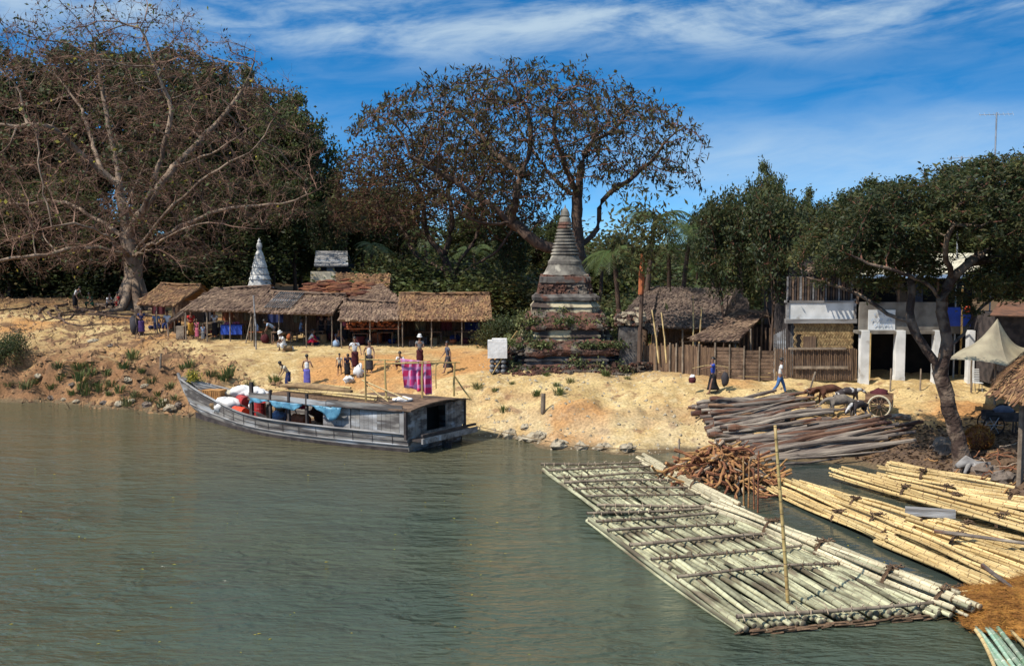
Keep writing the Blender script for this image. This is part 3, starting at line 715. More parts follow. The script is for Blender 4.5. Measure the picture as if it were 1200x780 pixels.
rain, *_ = tree('rain_tree', 'tall umbrella-crowned tree rising behind the ruined brick stupa', b1_, polys, att, .62, 4.0, .85, .62, .02,
     [M['bark_dark'], M['twig_red'], M['leaf_pod'], M['leaf_olive']],
     leaf=[dict(n=10500, s=.2, w=.11, h=.46, droop=.7), dict(n=4500, s=.25, w=.16, h=.28, flat=.5)], twig=dict(k=1, L=.8, r=.014), trunk_lo=.045, seed=5, bias=(0, 0, .08))

# --- reddish thin-leaved tree left of it, several stems
D2 = 86.
b2_ = q(532, 345, D2); b2_[2] = gz1(b2_[0], b2_[1]) - .2
polys = [(-1, [b2_, q(530, 335, D2)]),
  (0, [q(530, 335, D2), q(520, 300, 86), q(500, 275, 86), q(495, 235, 86), q(478, 200, 86)]),
  (0, [q(530, 335, D2), q(538, 305, 84), q(555, 285, 84), q(565, 250, 84), q(560, 210, 84)]),
  (0, [q(524, 318, D2), q(490, 300, 88), q(470, 265, 90), q(445, 235, 90)]),
  (0, [q(518, 295, D2), q(530, 260, 85), q(525, 220, 85), q(535, 185, 85)]),
  (0, [q(535, 325, D2), q(575, 300, 82), q(600, 270, 82), q(625, 250, 82)])]
ct = q(510, 152, D2)
att = np.concatenate([dome(ct[0], D2, 8.5, 7.5, ct[2], 3.5, 7.5, 1700, 18), dome(q(450, 0, D2)[0], D2, 4.5, 5, q(0, 205, D2)[2], 2, 5, 400, 19)])
tree('feathery_tree', 'brownish feathery tree of several crooked stems behind the right-hand stalls', b2_, polys, att, .6, 3.6, .85, .42, .02,
     [M['bark_dark'], M['twig_red'], M['leaf_brown'], M['leaf_olive']],
     leaf=[dict(n=12000, s=.3, w=.12, h=.30, droop=.2), dict(n=6000, s=.3, w=.16, h=.28, flat=.4)], twig=dict(k=2, L=1.0, r=.016), trunk_lo=.045, seed=15)

# --- the leaning two-stemmed tree on the bank at right
D3 = 43.
b3_ = place(1132, 546); D3 = float(b3_[1]); b3_[2] -= .25
polys = [(-1, [b3_, q(1120, 505, D3), q(1109, 465, D3), q(1102, 438, D3)]),
  (0, [q(1101, 436, D3), q(1088, 412, D3), q(1073, 390, D3), q(1065, 375, D3), q(1069, 350, D3), q(1066, 318, D3), q(1060, 285, D3)]),
  (0, [q(1067, 378, D3), q(1040, 367, D3 + .6), q(1010, 347, D3 + 1), q(975, 333, D3 + 1.6), q(942, 324, D3 + 2)]),
  (0, [q(1102, 440, D3), q(1108, 410, D3 - .3), q(1108, 385, D3 - .4), q(1104, 352, D3 - .5), q(1116, 325, D3 - .7), q(1136, 308, D3 - 1), q(1160, 290, D3 - 1)]),
  (0, [q(1110, 408, D3), q(1128, 392, D3 + .8), q(1144, 366, D3 + 1.2), q(1170, 345, D3 + 1.5)]),
  (0, [q(1104, 352, D3), q(1085, 332, D3 - 1), q(1050, 318, D3 - 1.8), q(1010, 305, D3 - 2), q(975, 290, D3 - 2)]),
  (0, [q(1066, 318, D3), q(1080, 290, D3 + 1.5), q(1095, 255, D3 + 2)]),
  (0, [q(1114, 328, D3), q(1108, 290, D3 - 2), q(1120, 250, D3 - 2.5)]),
  (0, [q(1136, 308, D3), q(1185, 300, D3 - 1.5), q(1240, 300, D3 - 2)])]
def pxdome(x0, x1, yt, yb, D, ry, n, seed, sag=.35):
    a = pd(x0, yt, D); b = pd(x1, yb, D)
    return dome((a[0] + b[0]) / 2, D, (b[0] - a[0]) / 2, ry, a[2], (a[2] - b[2]) * sag, (a[2] - b[2]) * (1 - sag), n, seed)
att = np.concatenate([pxdome(985, 1175, 212, 302, D3, 3.6, 1100, 21), pxdome(1060, 1310, 186, 318, D3 - .5, 4.2, 1600, 22), pxdome(948, 1060, 268, 345, D3 + .5, 2.4, 420, 23), pxdome(1150, 1290, 270, 352, D3 - 1, 3, 620, 24), pxdome(1000, 1090, 250, 345, D3, 2.4, 320, 25), pxdome(1010, 1110, 300, 350, D3 + 1.5, 1.6, 120, 26), pxdome(1140, 1240, 300, 372, D3 - 1, 2.2, 260, 27), pxdome(930, 1010, 258, 330, D3 + 2, 2, 240, 28)])
acacia, *_ = tree('leaning_tree', 'leaning dark tree with two mottled stems on the bank above the yellow bamboo', b3_, polys, att, .33, 2.6, .42, .29, .011,
     [M['bark_mottled'], M['twig_red'], M['leaf_dark'], M['leaf_olive']],
     leaf=[dict(n=52000, s=.13, w=.065, h=.20, flat=.5, droop=.15), dict(n=30000, s=.15, w=.07, h=.19, flat=.4, droop=.1)], twig=dict(k=2, L=.42, r=.008), trunk_lo=.03, seed=25, flare=.5)
# --- broadleaf stock for the trees further back
def make_broad(name, seed, hgt, rx, leafm, leafn=27000, w=.20, h=.40, trunk=.3, crown_lo=.28, olive='leaf_olive', n=700, flat=.35):
    r = np.random.RandomState(seed); polys = [(-1, [np.array([0, 0, -.3]), np.array([.2, 0, hgt * .2]), np.array([r.uniform(-.4, .4), 0, hgt * .42])])]
    for k in range(4):
        a = k * PI / 2 + r.rand(); polys.append((0, [np.array([0, 0, hgt * (.25 + .05 * k)]), np.array([math.cos(a) * rx * .35, math.sin(a) * rx * .35, hgt * (.5 + .06 * k)]), np.array([math.cos(a) * rx * .6, math.sin(a) * rx * .6, hgt * (.66 + .05 * k)])]))
    A_ = [in_ellipsoid((0, 0, hgt * .68), (rx * .75, rx * .75, hgt * .30), n // 3, seed, .5)]
    for k in range(9):
        a = r.rand() * 2 * PI; d = r.uniform(.35, .8) * rx; z = hgt * r.uniform(crown_lo + .12, .86); s = r.uniform(.26, .42)
        A_.append(in_ellipsoid((math.cos(a) * d, math.sin(a) * d, z), (rx * s, rx * s, hgt * s * .45), n // 9, seed + k, .5))
    return tree(name, 'x', (0, 0, 0), polys, np.concatenate(A_), hgt * .05, hgt * .4, hgt * .055, trunk, .03, [M['bark_dark'], M['twig_red'], M[leafm], M[olive]],
        leaf=[dict(n=leafn, s=.42, w=w, h=h, flat=flat), dict(n=leafn // 3, s=.5, w=w, h=h, flat=flat)], twig=dict(k=2, L=1.1, r=.018), trunk_lo=.05, seed=seed)[0]
proto_a = make_broad('broadleaf_tree', 51, 20, 7.5, 'leaf_dark', olive='leaf_warm')
proto_b = make_broad('broadleaf_tree', 67, 16, 6.2, 'leaf_mid')
proto_c = make_broad('slender_tree', 83, 13, 3.6, 'leaf_dark', 6000, .17, .38, .14, .55, 'leaf_olive', 330, flat=.1)
def put_tree(proto, used, px, D, ytop, label, group, rz, wide=1., hgt0=1.):
    p = pd(px, 300, D); g = gz1(p[0], D); top = pd(px, ytop, D)[2]; s = (top - g) / hgt0
    loc = (p[0], D, g)
    if not used: o = proto; o.location = loc; o.rotation_euler = (0, 0, rz); o.scale = (s * wide, s * wide, s); o['label'] = label; o['group'] = group
    else: o = dup(proto, loc, rz, (s * wide, s * wide, s), label, group)
    return o
bt = [(20, 104, 60, 'dark evergreen tree filling the left edge behind the bare tree', proto_a, 20., 1.0), (105, 106, 48, 'dark evergreen tree rising directly behind the bare tree trunk', proto_a, 20., 1.0),
  (200, 102, 52, 'tallest dark evergreen tree behind the right half of the bare tree', proto_a, 20., .95), (262, 110, 88, 'dark evergreen tree with a rounded top above the small white stupa', proto_a, 20., .8),
  (318, 104, 96, 'dark tree right of the bare tree, its narrow top reaching clear sky', proto_b, 16., .62), (352, 100, 128, 'dark bushy tree at the right end of the wooded mass', proto_b, 16., .62),
  (-40, 98, 70, 'dark evergreen tree cut by the left edge of the frame', proto_a, 20., .9),
  (60, 95, 205, 'low dark tree under the left boughs of the bare tree', proto_b, 16., 1.2), (250, 96, 190, 'low dark tree between the bare tree and the small white stupa', proto_b, 16., 1.1), (346, 98, 215, 'low green tree just right of the small white stupa', proto_b, 16., .9),
  (425, 112, 215, 'green tree behind the grey-roofed house', proto_b, 16., .8), (470, 118, 215, 'green tree behind the feathery tree', proto_a, 20., .7), (560, 112, 250, 'dense green tree seen under the umbrella crown', proto_b, 16., 1.0),
  (640, 110, 258, 'dense green tree directly behind the stupa spire', proto_b, 16., .9), (893, 74, 202, 'dark tree with a ragged top above the thatched huts', proto_b, 16., .42),
  (962, 76, 232, 'dark tree behind the bamboo house roof', proto_b, 16., .55), (1010, 78, 222, 'dark tree between the two upper roofs', proto_b, 16., .8), (1215, 60, 170, 'dark tree cut by the right edge of the frame', proto_a, 20., .6), (1130, 66, 205, 'dark tree below the roof aerials', proto_b, 16., .8),
  (140, 92, 250, 'low dark tree behind the roots of the bare tree', proto_a, 20., 1.5), (10, 92, 225, 'low dark tree at the left edge above the cut bank', proto_a, 20., 1.3), (205, 100, 170, 'dark evergreen tree whose foliage shows between the lowest right boughs of the bare tree', proto_a, 20., 1.1), (70, 110, 100, 'dark evergreen tree whose top shows between the upper left boughs of the bare tree', proto_a, 20., 1.1)]
seen = set()
for i, (px, D, yt, lab, pr, hh, wd) in enumerate(bt):
    if pr is proto_b and pr.name in seen and not i % 2: pass
    put_tree(pr, pr.name in seen, px, D, yt, lab, 'trees behind the landing place', i * 1.7, wd, hh); seen.add(pr.name)
st = [(848, 60, 225, 'slender tree with bare stem standing in the large thatched hut'), (907, 58, 225, 'slender tree with bare stem left of the bamboo-mat house'), (918, 62, 232, 'slender stem close behind the tree left of the bamboo-mat house'),
      (385, 92, 235, 'slender tree beside the grey-roofed house'), (600, 84, 250, 'slender olive tree left of the stupa spire'), (722, 92, 275, 'thin tree right behind the stupa'), (822, 100, 245, 'thin olive tree above the large thatched hut')]
for i, (px, D, yt, lab) in enumerate(st): put_tree(proto_c, i > 0, px, D, yt, lab, 'slender trees among the huts', i * 2.1, .62, 13.)

# --- palms
def make_palm(seed, hgt=9., lean=.6, fr=17, L=3.4, drop=1.):
    r = np.random.RandomState(seed); t = thing('palm_tree', 'x', 'palm', (0, 0, 0)); mb = MB()
    pts = [np.array([lean * (s ** 2), .1 * math.sin(s * 3), -.3 + s * hgt]) for s in np.linspace(0, 1, 14)]
    mb.tube(pts, [.2 - .07 * s + (.02 if i % 2 else 0) for i, s in enumerate(np.linspace(0, 1, 14))], 8); mb.build('trunk', M['bark_dark'], t, smooth=True)
    top = pts[-1]; mb = MB(); V = []
    for k in range(fr):
        a = k * 2.4 + r.rand() * .3; up = r.uniform(-.25, 1.1); ln = L * r.uniform(.8, 1.1); dx = np.array([math.cos(a), math.sin(a), 0]); sd = np.array([-dx[1], dx[0], 0])
        S = np.linspace(0, 1, 12); rib = np.array([top + dx * ln * (s * math.cos(up * .6) * (1 - .15 * s)) + np.array([0, 0, 1]) * (math.sin(up) * ln * s * .75 - drop * ln * .55 * s ** 2.2) for s in S])
        mb.tube(rib, np.linspace(.035, .01, 12), 3, mi=0)
        for s in np.arange(.1, 1., .035):
            i = min(int(s * 11), 10); p = rib[i] + (rib[i + 1] - rib[i]) * (s * 11 - i); tg = rib[i + 1] - rib[i]; tg /= np.linalg.norm(tg)
            ll = .62 * math.sin(PI * min(1, s * .9 + .12)) + .12
            for sg in (-1, 1):
                e = p + (sd * sg * .8 + tg * .55 + np.array([0, 0, -.45 + r.uniform(-.15, .1)])) * ll
                wv = tg * .035; V.append([p - wv, p + wv, e + wv * .3, e - wv * .3])
    V = np.array(V).reshape(-1, 3); mb.add(V, np.arange(len(V)).reshape(-1, 4), mi=1)
    mb.build('crown', [M['leaf_bright'], M['leaf_palm']], t); return t
pp = [make_palm(1), make_palm(2, 9, -.8, 15, 3.2, 1.3)]
ps = [(757, 65, 250, 'tall palm with drooping fronds right of the stupa spire', 0, 1.), (800, 68, 262, 'palm with a pale crown above the large thatched hut ridge', 1, 1.), (783, 70, 288, 'palm low between the two taller palms', 0, .8),
  (728, 70, 290, 'low palm against the sky gap beside the stupa', 1, .8), (872, 70, 246, 'tall palm among the dark trees above the lean-to hut', 0, 1.), (838, 69, 276, 'palm behind the large thatched hut, right part', 1, .9), (705, 84, 300, 'low palm nearest the stupa on its right', 0, .8),
  (905, 84, 262, 'palm behind the bamboo-mat house', 1, .9), (402, 108, 252, 'distant palm left of the feathery tree', 0, .9), (378, 112, 262, 'distant palm behind the grey-roofed house', 1, .9), (500, 106, 268, 'distant palm under the feathery tree', 0, .9), (760, 98, 306, 'low palm far behind the large thatched hut', 1, .8),
  (560, 100, 290, 'low palm behind the longest stall roof', 0, .9), (885, 94, 300, 'low palm between hut and bamboo-mat house', 1, .8), (815, 98, 312, 'low palm just above the hut ridge', 0, .8), (430, 104, 285, 'low palm behind the brown thatch stack', 1, .8)]
us = set()
for i, (px, D, yt, lab, k, sc) in enumerate(ps):
    p = pd(px, yt, D); g = gz1(p[0], D); s = (p[2] - g) / 9.; o = pp[k]
    args = ((p[0], D, g), i * 2.3, (max(.85, s), max(.85, s), s))
    if k in us: o = dup(o, args[0], args[1], args[2], lab, 'palms behind the huts')
    else: us.add(k); o.location = args[0]; o.rotation_euler = (0, 0, args[1]); o.scale = args[2]; o['label'] = lab; o['group'] = 'palms behind the huts'

# --- shrubs: understory masses and tufts on the bank
def make_shrub(name, seed, leafm, n=7500, hgt=2.2, rad=1.6, w=.075, h=.13, m2='leaf_olive'):
    r = np.random.RandomState(seed); t = thing(name, 'x', 'shrub', (0, 0, 0)); mb = MB()
    cs = [np.array([r.uniform(-.6, .6) * rad, r.uniform(-.6, .6) * rad, hgt * r.uniform(.25, .8)]) for _ in range(9)]
    for c_ in cs: mb.tube([np.array([c_[0] * .1, c_[1] * .1, -.1]), c_ * .6, c_], [.04, .03, .012], 4)
    mb.build('stem', M['bark_dark'], t); mb = MB()
    P_ = np.concatenate([c_ + r.randn(n // 9, 3) * np.array([.33 * rad, .33 * rad, .2 * hgt]) for c_ in cs]); P_[:, 2] = np.abs(P_[:, 2])
    V, Q = leaves(P_, w, h, seed, 0, .3); k = len(Q) * 2 // 3; mb.add(V, Q[:k], mi=0); mb.add(V, Q[k:], mi=1)
    mb.build('foliage', [M[leafm], M[m2]], t); return t
sh = [make_shrub('shrub', 11, 'leaf_mid'), make_shrub('shrub', 12, 'leaf_dark'), make_shrub('shrub', 13, 'leaf_bright')]
us = set()
rows = []
for k in (0, 1, 2, 3, 4, 5, 6): rows.append((15 + k * 38, 94 + (k % 3) * 2, 2.0 + (k * 7 % 5) * .35, 1, 'dark undergrowth bush in the shade behind the bare tree and the stalls'))
for k in range(2, 9): rows.append((395 + k * 25, 84 + (k % 3) * 3, 1.6 + (k * 5 % 4) * .4, (0, 1, 0)[k % 3], 'green undergrowth bush behind the right-hand stalls'))
for k in range(13): rows.append((705 + k * 24, 74 + (k % 3) * 5, 1.1 + (k * 5 % 4) * .35, (0, 2, 1)[k % 3], 'green undergrowth bush behind the huts and fences'))
for k in range(26): rows.append((-30 + k * 50, 128 + (k % 3) * 4, 2.6 + (k * 5 % 4) * .6, (1, 0)[k % 2], 'large far bush closing the view at the back'))
for i, (px, D, s, k, lab) in enumerate(rows):
    x = pd(px, 300, D)[0]; loc = (x, D, gz1(x, D) - .1); g = {'dark': 'dark undergrowth bushes', 'larg': 'far bushes closing the view'}.get(lab[:4], 'green undergrowth ' + lab[-8:])
    sc = (s * 1.2, s * 1.2, s * .75)
    if k in us: dup(sh[k], loc, i * 1.3, sc, lab, g)
    else: us.add(k); o = sh[k]; o.location = loc; o.rotation_euler = (0, 0, i * 1.3); o.scale = sc; o['label'] = lab; o['group'] = g
# close leafy clumps with labels of their own
for px, py, s, k, lab in ((2, 428, 1.0, 1, 'dark bush standing in for the shaded hollow under the cut bank at the left edge'), (640, 322, .0, 0, ''), (702, 372, 1.5, 1, 'dark leafless-looking bush growing up the right shoulder of the stupa'), (604, 374, 1.1, 1, 'dark bush between the last stall and the stupa'), (340, 322, 0, 0, ''), (590, 374, 1.05, 1, 'green bush behind the last stall, left of the stupa')):  # first clump: dark bush put in for the shaded hollow under the bank edge
    if not s: continue
    if py > 400: p = place(px, py)
    else: p = pd(px, py, 66); p[2] = gz1(p[0], 66)
    s *= .8; dup(sh[k], tuple(p), px, (s, s, s), lab, None)
    
# tufts of grass and weeds along the bank
def make_tuft(seed, m, n=90, hgt=.55):
    r = np.random.RandomState(seed); mb = MB(); V = []
    for _ in range(n):
        a = r.rand() * 2 * PI; d = r.rand() ** .7 * .28; b = np.array([math.cos(a) * d, math.sin(a) * d, -.05]); l = hgt * r.uniform(.5, 1.1); lean = np.array([math.cos(a), math.sin(a), 0]) * l * r.uniform(.2, .7)
        sd = np.array([-math.sin(a), math.cos(a), 0]) * .018; mid = b + lean * .4 + np.array([0, 0, l * .6]); e = b + lean + np.array([0, 0, l * .9])
        V.append([b - sd, b + sd, mid + sd, mid - sd]); V.append([mid - sd, mid + sd, e + sd * .1, e - sd * .1])
    V = np.array(V).reshape(-1, 3); mb.add(V, np.arange(len(V)).reshape(-1, 4)); o = mb.build('grass_tuft', m)
    return tag(o, 'x', 'grass tuft')
tf = [make_tuft(1, M['grass_dry'], 70), make_tuft(2, M['grass_green'], 80, .5), make_tuft(3, M['grass_green'], 60, .7)]
us = set()
tl = [(40, 448, 1), (75, 440, 0), (92, 432, 1), (105, 430, 2), (112, 452, 1), (118, 458, 2), (68, 430, 0), (130, 452, 0), (146, 432, 1), (155, 420, 2), (165, 436, 1), (160, 465, 0), (175, 470, 0), (128, 463, 1), (85, 462, 1), (97, 455, 2), (108, 440, 2),
      (215, 432, 1), (222, 430, 2), (247, 440, 0), (262, 445, 1), (268, 440, 2), (185, 462, 1), (205, 468, 0), (326, 446, 2), (320, 448, 2), (30, 455, 0), (10, 452, 0), (150, 474, 0), (60, 455, 1), (192, 475, 0), (200, 455, 0), (178, 448, 0), (235, 452, 1), (292, 452, 0),
      (655, 462, 2), (657, 470, 1), (652, 452, 1), (625, 458, 1), (629, 463, 1), (585, 478, 1), (590, 482, 2), (613, 470, 1), (640, 440, 1), (618, 440, 0), (668, 448, 0), (700, 444, 1), (560, 455, 0), (572, 462, 0), (580, 458, 1), (638, 492, 1), (600, 450, 0), (548, 448, 0), (710, 440, 1), (690, 440, 0), (735, 444, 0), (125, 440, 2), (140, 460, 2), (100, 462, 2), (95, 445, 2), (70, 445, 2)]
for i, (px, py, k) in enumerate([q_ for n_, q_ in enumerate(tl) if q_[0] < 530 or n_ % 2]):
    p = place(px, py); s = rng.uniform(.5, 1.1) * (1.1 if px < 300 else .75)
    lab = 'scrubby tuft of weeds on the eroded left bank' if px < 300 else 'small green tuft on the sandy bank right of the boat' if px > 530 else 'green grass tuft behind the boat'
    if k in us: o = tf[k].copy(); COL.objects.link(o)
    else: us.add(k); o = tf[k]
    o.location = tuple(p); o.rotation_euler = (0, 0, i); o.scale = (s * 1.2, s * 1.2, s); tag(o, lab, 'grass tuft', 'tufts on the left bank' if px < 300 else 'tufts right of the boat' if px > 530 else 'tufts behind the boat')
# ---------------------------------------------------------------- thatch
def thatch(mb, A_, B_, C_, D_, rows=None, mi=0, seed=0, thick=.14, strip=.13, sag=.06, lift=.03, edge=.22):
    """A_ eave left, B_ eave right, C_ ridge right, D_ ridge left; slab with layered leaf strips and a ragged fringe"""
    A_, B_, C_, D_ = [np.asarray(p, float) for p in (A_, B_, C_, D_)]; r = np.random.RandomState(seed)
    nrm = np.cross(B_ - A_, D_ - A_); nrm /= np.linalg.norm(nrm)
    if nrm[2] < 0: nrm = -nrm
    w = np.linalg.norm(B_ - A_); h = np.linalg.norm(D_ - A_); nu = max(6, int(w / .35)); nv = max(4, int(h / .35))
    U, V = np.meshgrid(np.linspace(0, 1, nu), np.linspace(0, 1, nv), indexing='ij')
    def P(u, v): 
        p = (A_ * (1 - u)[..., None] + B_ * u[..., None]) * (1 - v)[..., None] + (D_ * (1 - u)[..., None] + C_ * u[..., None]) * v[..., None]
        p = p + nrm * (fbm(u * w * .8 + seed, v * h * .8, 3, seed) * sag)[..., None]
        p[..., 2] -= sag * 1.2 * np.sin(u * PI) * (.3 + .7 * v)
        return p
    G_ = P(U, V); 
    if np.cross(G_[-1, 0] - G_[0, 0], G_[0, -1] - G_[0, 0]) @ nrm < 0: G_ = G_[::-1]
    mb.sheet(G_, thick, mi, np.broadcast_to(nrm, G_.shape))
    nr = rows or max(6, int(h / .2)); nc = int(w / strip)
    vv, uu = np.meshgrid(np.linspace(0, .97, nr), np.arange(nc) / nc, indexing='ij')
    u = np.clip(uu.ravel() + r.uniform(-.5, .5, uu.size) * strip / w, 0, 1); v = vv.ravel() + r.uniform(-.3, .3, uu.size) / nr; v[:nc] = r.uniform(-.02, .02, nc)
    p0 = P(u, np.clip(v, 0, .97)); up = (D_ - A_) / h; al = (B_ - A_) / w; n = len(u)
    ln = (h / nr) * r.uniform(1.3, 2.0, n); wd = strip * r.uniform(.5, 1.0, n); sk_ = r.randn(n) * .10
    lo = p0 - up * (r.uniform(0, .10, n) + np.where(v <= .02, r.uniform(0, edge, n), 0))[:, None] + nrm * (r.uniform(.02, .075, n))[:, None]; 
    lo[:, 2] -= np.where(v <= .02, .05, 0)
    hi = p0 + up * ln[:, None] + nrm * lift
    a = al[None] * (wd / 2)[:, None]; s = al[None] * sk_[:, None]
    mb.add(np.stack([lo - a + s, lo + a + s, hi + a * .8, hi - a * .8], 1).reshape(-1, 3), np.arange(n * 4).reshape(-1, 4), mi=mi)

def post(parent, p, top, r=.05, name='post', m='wood_post', lean=(0, 0)):
    p = np.asarray(p, float); mb = MB(); t = np.array([p[0] + lean[0], p[1] + lean[1], top]); k = (p + t) / 2 + rng.randn(3) * .02
    mb.tube([p - [0, 0, .2], k, t], [r, r * .95, r * .85], 6); o = mb.build(name, M[m], parent); return o

def stall(label, eL, eR, rL, rR, De, Dr, mt, seed, back=True, posts=4, counter=True, group='thatched stalls'):
    A_, B_ = pd(*eL, De), pd(*eR, De); D_, C_ = pd(*rL, Dr), pd(*rR, Dr)
    c = (A_ + B_) / 2; base = np.array([c[0], De, gz1(c[0], De)]); t = thing('market_stall', label, 'stall', base, 0, group)
    mb = MB(); thatch(mb, A_ - base, B_ - base, C_ - base, D_ - base, seed=seed); mb.build('roof_front', M[mt], t)
    dep = (Dr - De) * .9; zb = min(A_[2], B_[2])
    E_, F_ = D_ + np.array([0, dep, A_[2] - D_[2]]), C_ + np.array([0, dep, B_[2] - C_[2]]); mb = MB(); thatch(mb, F_ - base, E_ - base, D_ - base + [0, .05, .02], C_ - base + [0, .05, .02], seed=seed + 1, strip=.3); mb.build('roof_back', M[mt], t)
    mb = MB(); mb.tube(np.linspace(D_ - base, C_ - base, 6) + rng.randn(6, 3) * .02 + [0, 0, .05], .10, 7); mb.build('ridge', M[mt], t, smooth=False)
    for i in range(posts):
        f = i / (posts - 1); p = A_ * (1 - f) + B_ * f; p[0] += .12 if i == 0 else -.12 if i == posts - 1 else 0; p[1] += .22; g = gz1(p[0], p[1])
        post(t, [p[0] - base[0], p[1] - base[1], g - base[2]], p[2] - base[2] + .02, .045)
        pb = E_ * (1 - f) + F_ * f; pb = pb + [0, -.25, 0]; g = gz1(pb[0], pb[1]); post(t, [pb[0] - base[0], pb[1] - base[1], g - base[2]], pb[2] - base[2], .045, m='wood_brown')
    mb = MB(); mb.tube([A_ - base + [0, .22, -.14], B_ - base + [0, .22, -.14]], .04, 6); mb.build('eave_beam', M['wood_brown'], t)
    # woven back wall and a plank counter in the shade
    mb = MB(); n = int(np.linalg.norm(F_ - E_) / .14)
    for i in range(n):
        f = (i + .5) / n; p = E_ * (1 - f) + F_ * f; g = gz1(p[0], p[1] - .3); hh = p[2] - g - .1
        mb.box([p[0] - base[0], p[1] - .35 - base[1] + .02 * (i % 2), g + hh / 2 - base[2]], [.15, .025, hh])
    mb.build('back_wall', M['mat_brown'], t)
    if counter:
        for f in (.3, .7):
            p = A_ * (1 - f) + B_ * f; y = De + (Dr - De) * rng.uniform(.55, .8); g = gz1(p[0], y); w_ = np.linalg.norm(B_ - A_) * .26
            mb = MB(); mb.box([p[0] - base[0], y - base[1], g + .72 - base[2]], [w_, .7, .05])
            for sx in (-1, 1):
                for sy in (-.3, .3): mb.box([p[0] - base[0] + sx * w_ * .46, y - base[1] + sy, g + .33 - base[2]], [.06, .06, .78])
            mb.build('counter', M['wood_brown'], t)
    t['_e'] = 0; del t['_e']
    return t, A_, B_, C_, D_
S = []
S.append(stall('leftmost thatched stall, small, its roof in the shade of the bare tree', (160, 355), (205, 357), (188, 333), (236, 335), 71, 74.2, 'thatch_brown', 1, posts=3))
S.append(stall('second thatched stall from the left with a ragged grey-brown roof', (214, 362), (295, 363), (250, 339), (318, 336), 68.2, 71.4, 'thatch_grey', 2, posts=4))
S.append(stall('middle thatched stall whose roof carries a patch of pale poles', (294, 364), (390, 367), (317, 342), (405, 346), 66.6, 69.6, 'thatch_grey', 3, posts=4))
S.append(stall('narrow thatched stall between the pole-patched roof and the longest roof, its roof sagging', (397, 374), (469, 373), (403, 351), (470, 356), 66.4, 68.8, 'thatch_grey', 4, posts=3))
S.append(stall('rightmost and longest thatched stall with a straight reddish-brown roof', (469, 373), (577, 374), (468, 345), (574, 345), 66.2, 69, 'thatch_brown', 5, posts=4))
# pale poles lying on the roof of the middle stall
t3, A_, B_, C_, D_ = S[2]; base = np.array(t3.location)
mb = MB()
for i in range(12):
    f = .14 + i * .028; lo = A_ * (1 - f) + B_ * f; hi = D_ * (1 - f) + C_ * f; mb.tube([lo + (hi - lo) * .12 + [0, -.05, .10] - base, lo + (hi - lo) * .97 + [0, 0, .08] - base], .032, 4)
tag(mb.build('roof_battens', M['wood_grey'], t3), 'pale weathered poles laid down the thatch')
# small lean-to thatch flap joined to stall 2 at its left
def flap(label, name, eL, eR, rL, rR, De, Dr, mt, seed, cat='roof', posts=((0, 1),)):
    A_, B_ = pd(*eL, De), pd(*eR, De); D_, C_ = pd(*rL, Dr), pd(*rR, Dr); c = (A_ + B_) / 2; base = np.array([c[0], De, gz1(c[0], De)])
    t = thing(name, label, cat, base); mb = MB(); thatch(mb, A_ - base, B_ - base, C_ - base, D_ - base, seed=seed); mb.build('roof', M[mt], t)
    for p, Dq in ((A_, De), (B_, De), (C_, Dr), (D_, Dr)):
        g = gz1(p[0], p[1]); post(t, [p[0] - base[0], p[1] + .1 - base[1], g - base[2]], p[2] - base[2] - .05, .05)
    return t, base
flap('brown thatched shelter roof heaped with reddish leaf bundles, behind the middle stalls', 'thatch_shelter', (352, 349), (438, 353), (374, 330), (424, 333), 71.2, 75.5, 'thatch_red', 21, 'shelter')
flap('sloping grey thatch between the heaped roof and the longest stall', 'thatch_shelter', (405, 357), (470, 352), (425, 334), (446, 333), 70.5, 74, 'thatch_grey', 22, 'shelter')
t_, base = flap('small rear thatched roof above the heaped brown shelter', 'thatch_shelter', (394, 335), (456, 336), (394, 320), (458, 321), 78, 81, 'thatch_brown', 23, 'shelter')
flap('dark sagging thatch lean-to squeezed between the two leftmost stalls', 'thatch_shelter', (196, 378), (216, 366), (240, 342), (250, 342), 69.5, 73, 'thatch_dark', 24, 'shelter')
# heap of leaf bundles on the shelter
mb = MB(); c = pd(400, 341, 73.2)
for k in range(120):
    p = c + [rng.uniform(-2.5, 2.5), rng.uniform(-1.3, 1.3), 0]; p[2] += -.1 + .32 * (1 - abs(p[0] - c[0]) / 3) + (p[1] - c[1]) * .30 + rng.uniform(0, .15)
    a = rng.uniform(-.5, .5); dv = np.array([math.cos(a), math.sin(a), rng.uniform(-.15, .15)]) * rng.uniform(.25, .5); mb.tube([p - dv, p + dv * .2, p + dv], [.05, .11, .04], 6)
o = mb.build('leaf_bundles', M['thatch_red']); tag(o, 'heap of reddish dried leaf bundles lying on the shelter roof behind the stalls', 'thatch heap'); 

# helper: facade slab given by picture rectangle at depth D (front face at y = D)
def slab(mb, x0, x1, y0, y1, D, th, base, mi=0, fwd=0.):
    a = pd(x0, y1, D); b = pd(x1, y0, D); mb.box([(a[0] + b[0]) / 2 - base[0], D - fwd + (th + fwd) / 2 - base[1], (a[2] + b[2]) / 2 - base[2]], [abs(b[0] - a[0]), th + fwd, abs(b[2] - a[2])], mi=mi)
def basept(px, D): x = pd(px, 300, D)[0]; return np.array([x, D, gz1(x, D)])

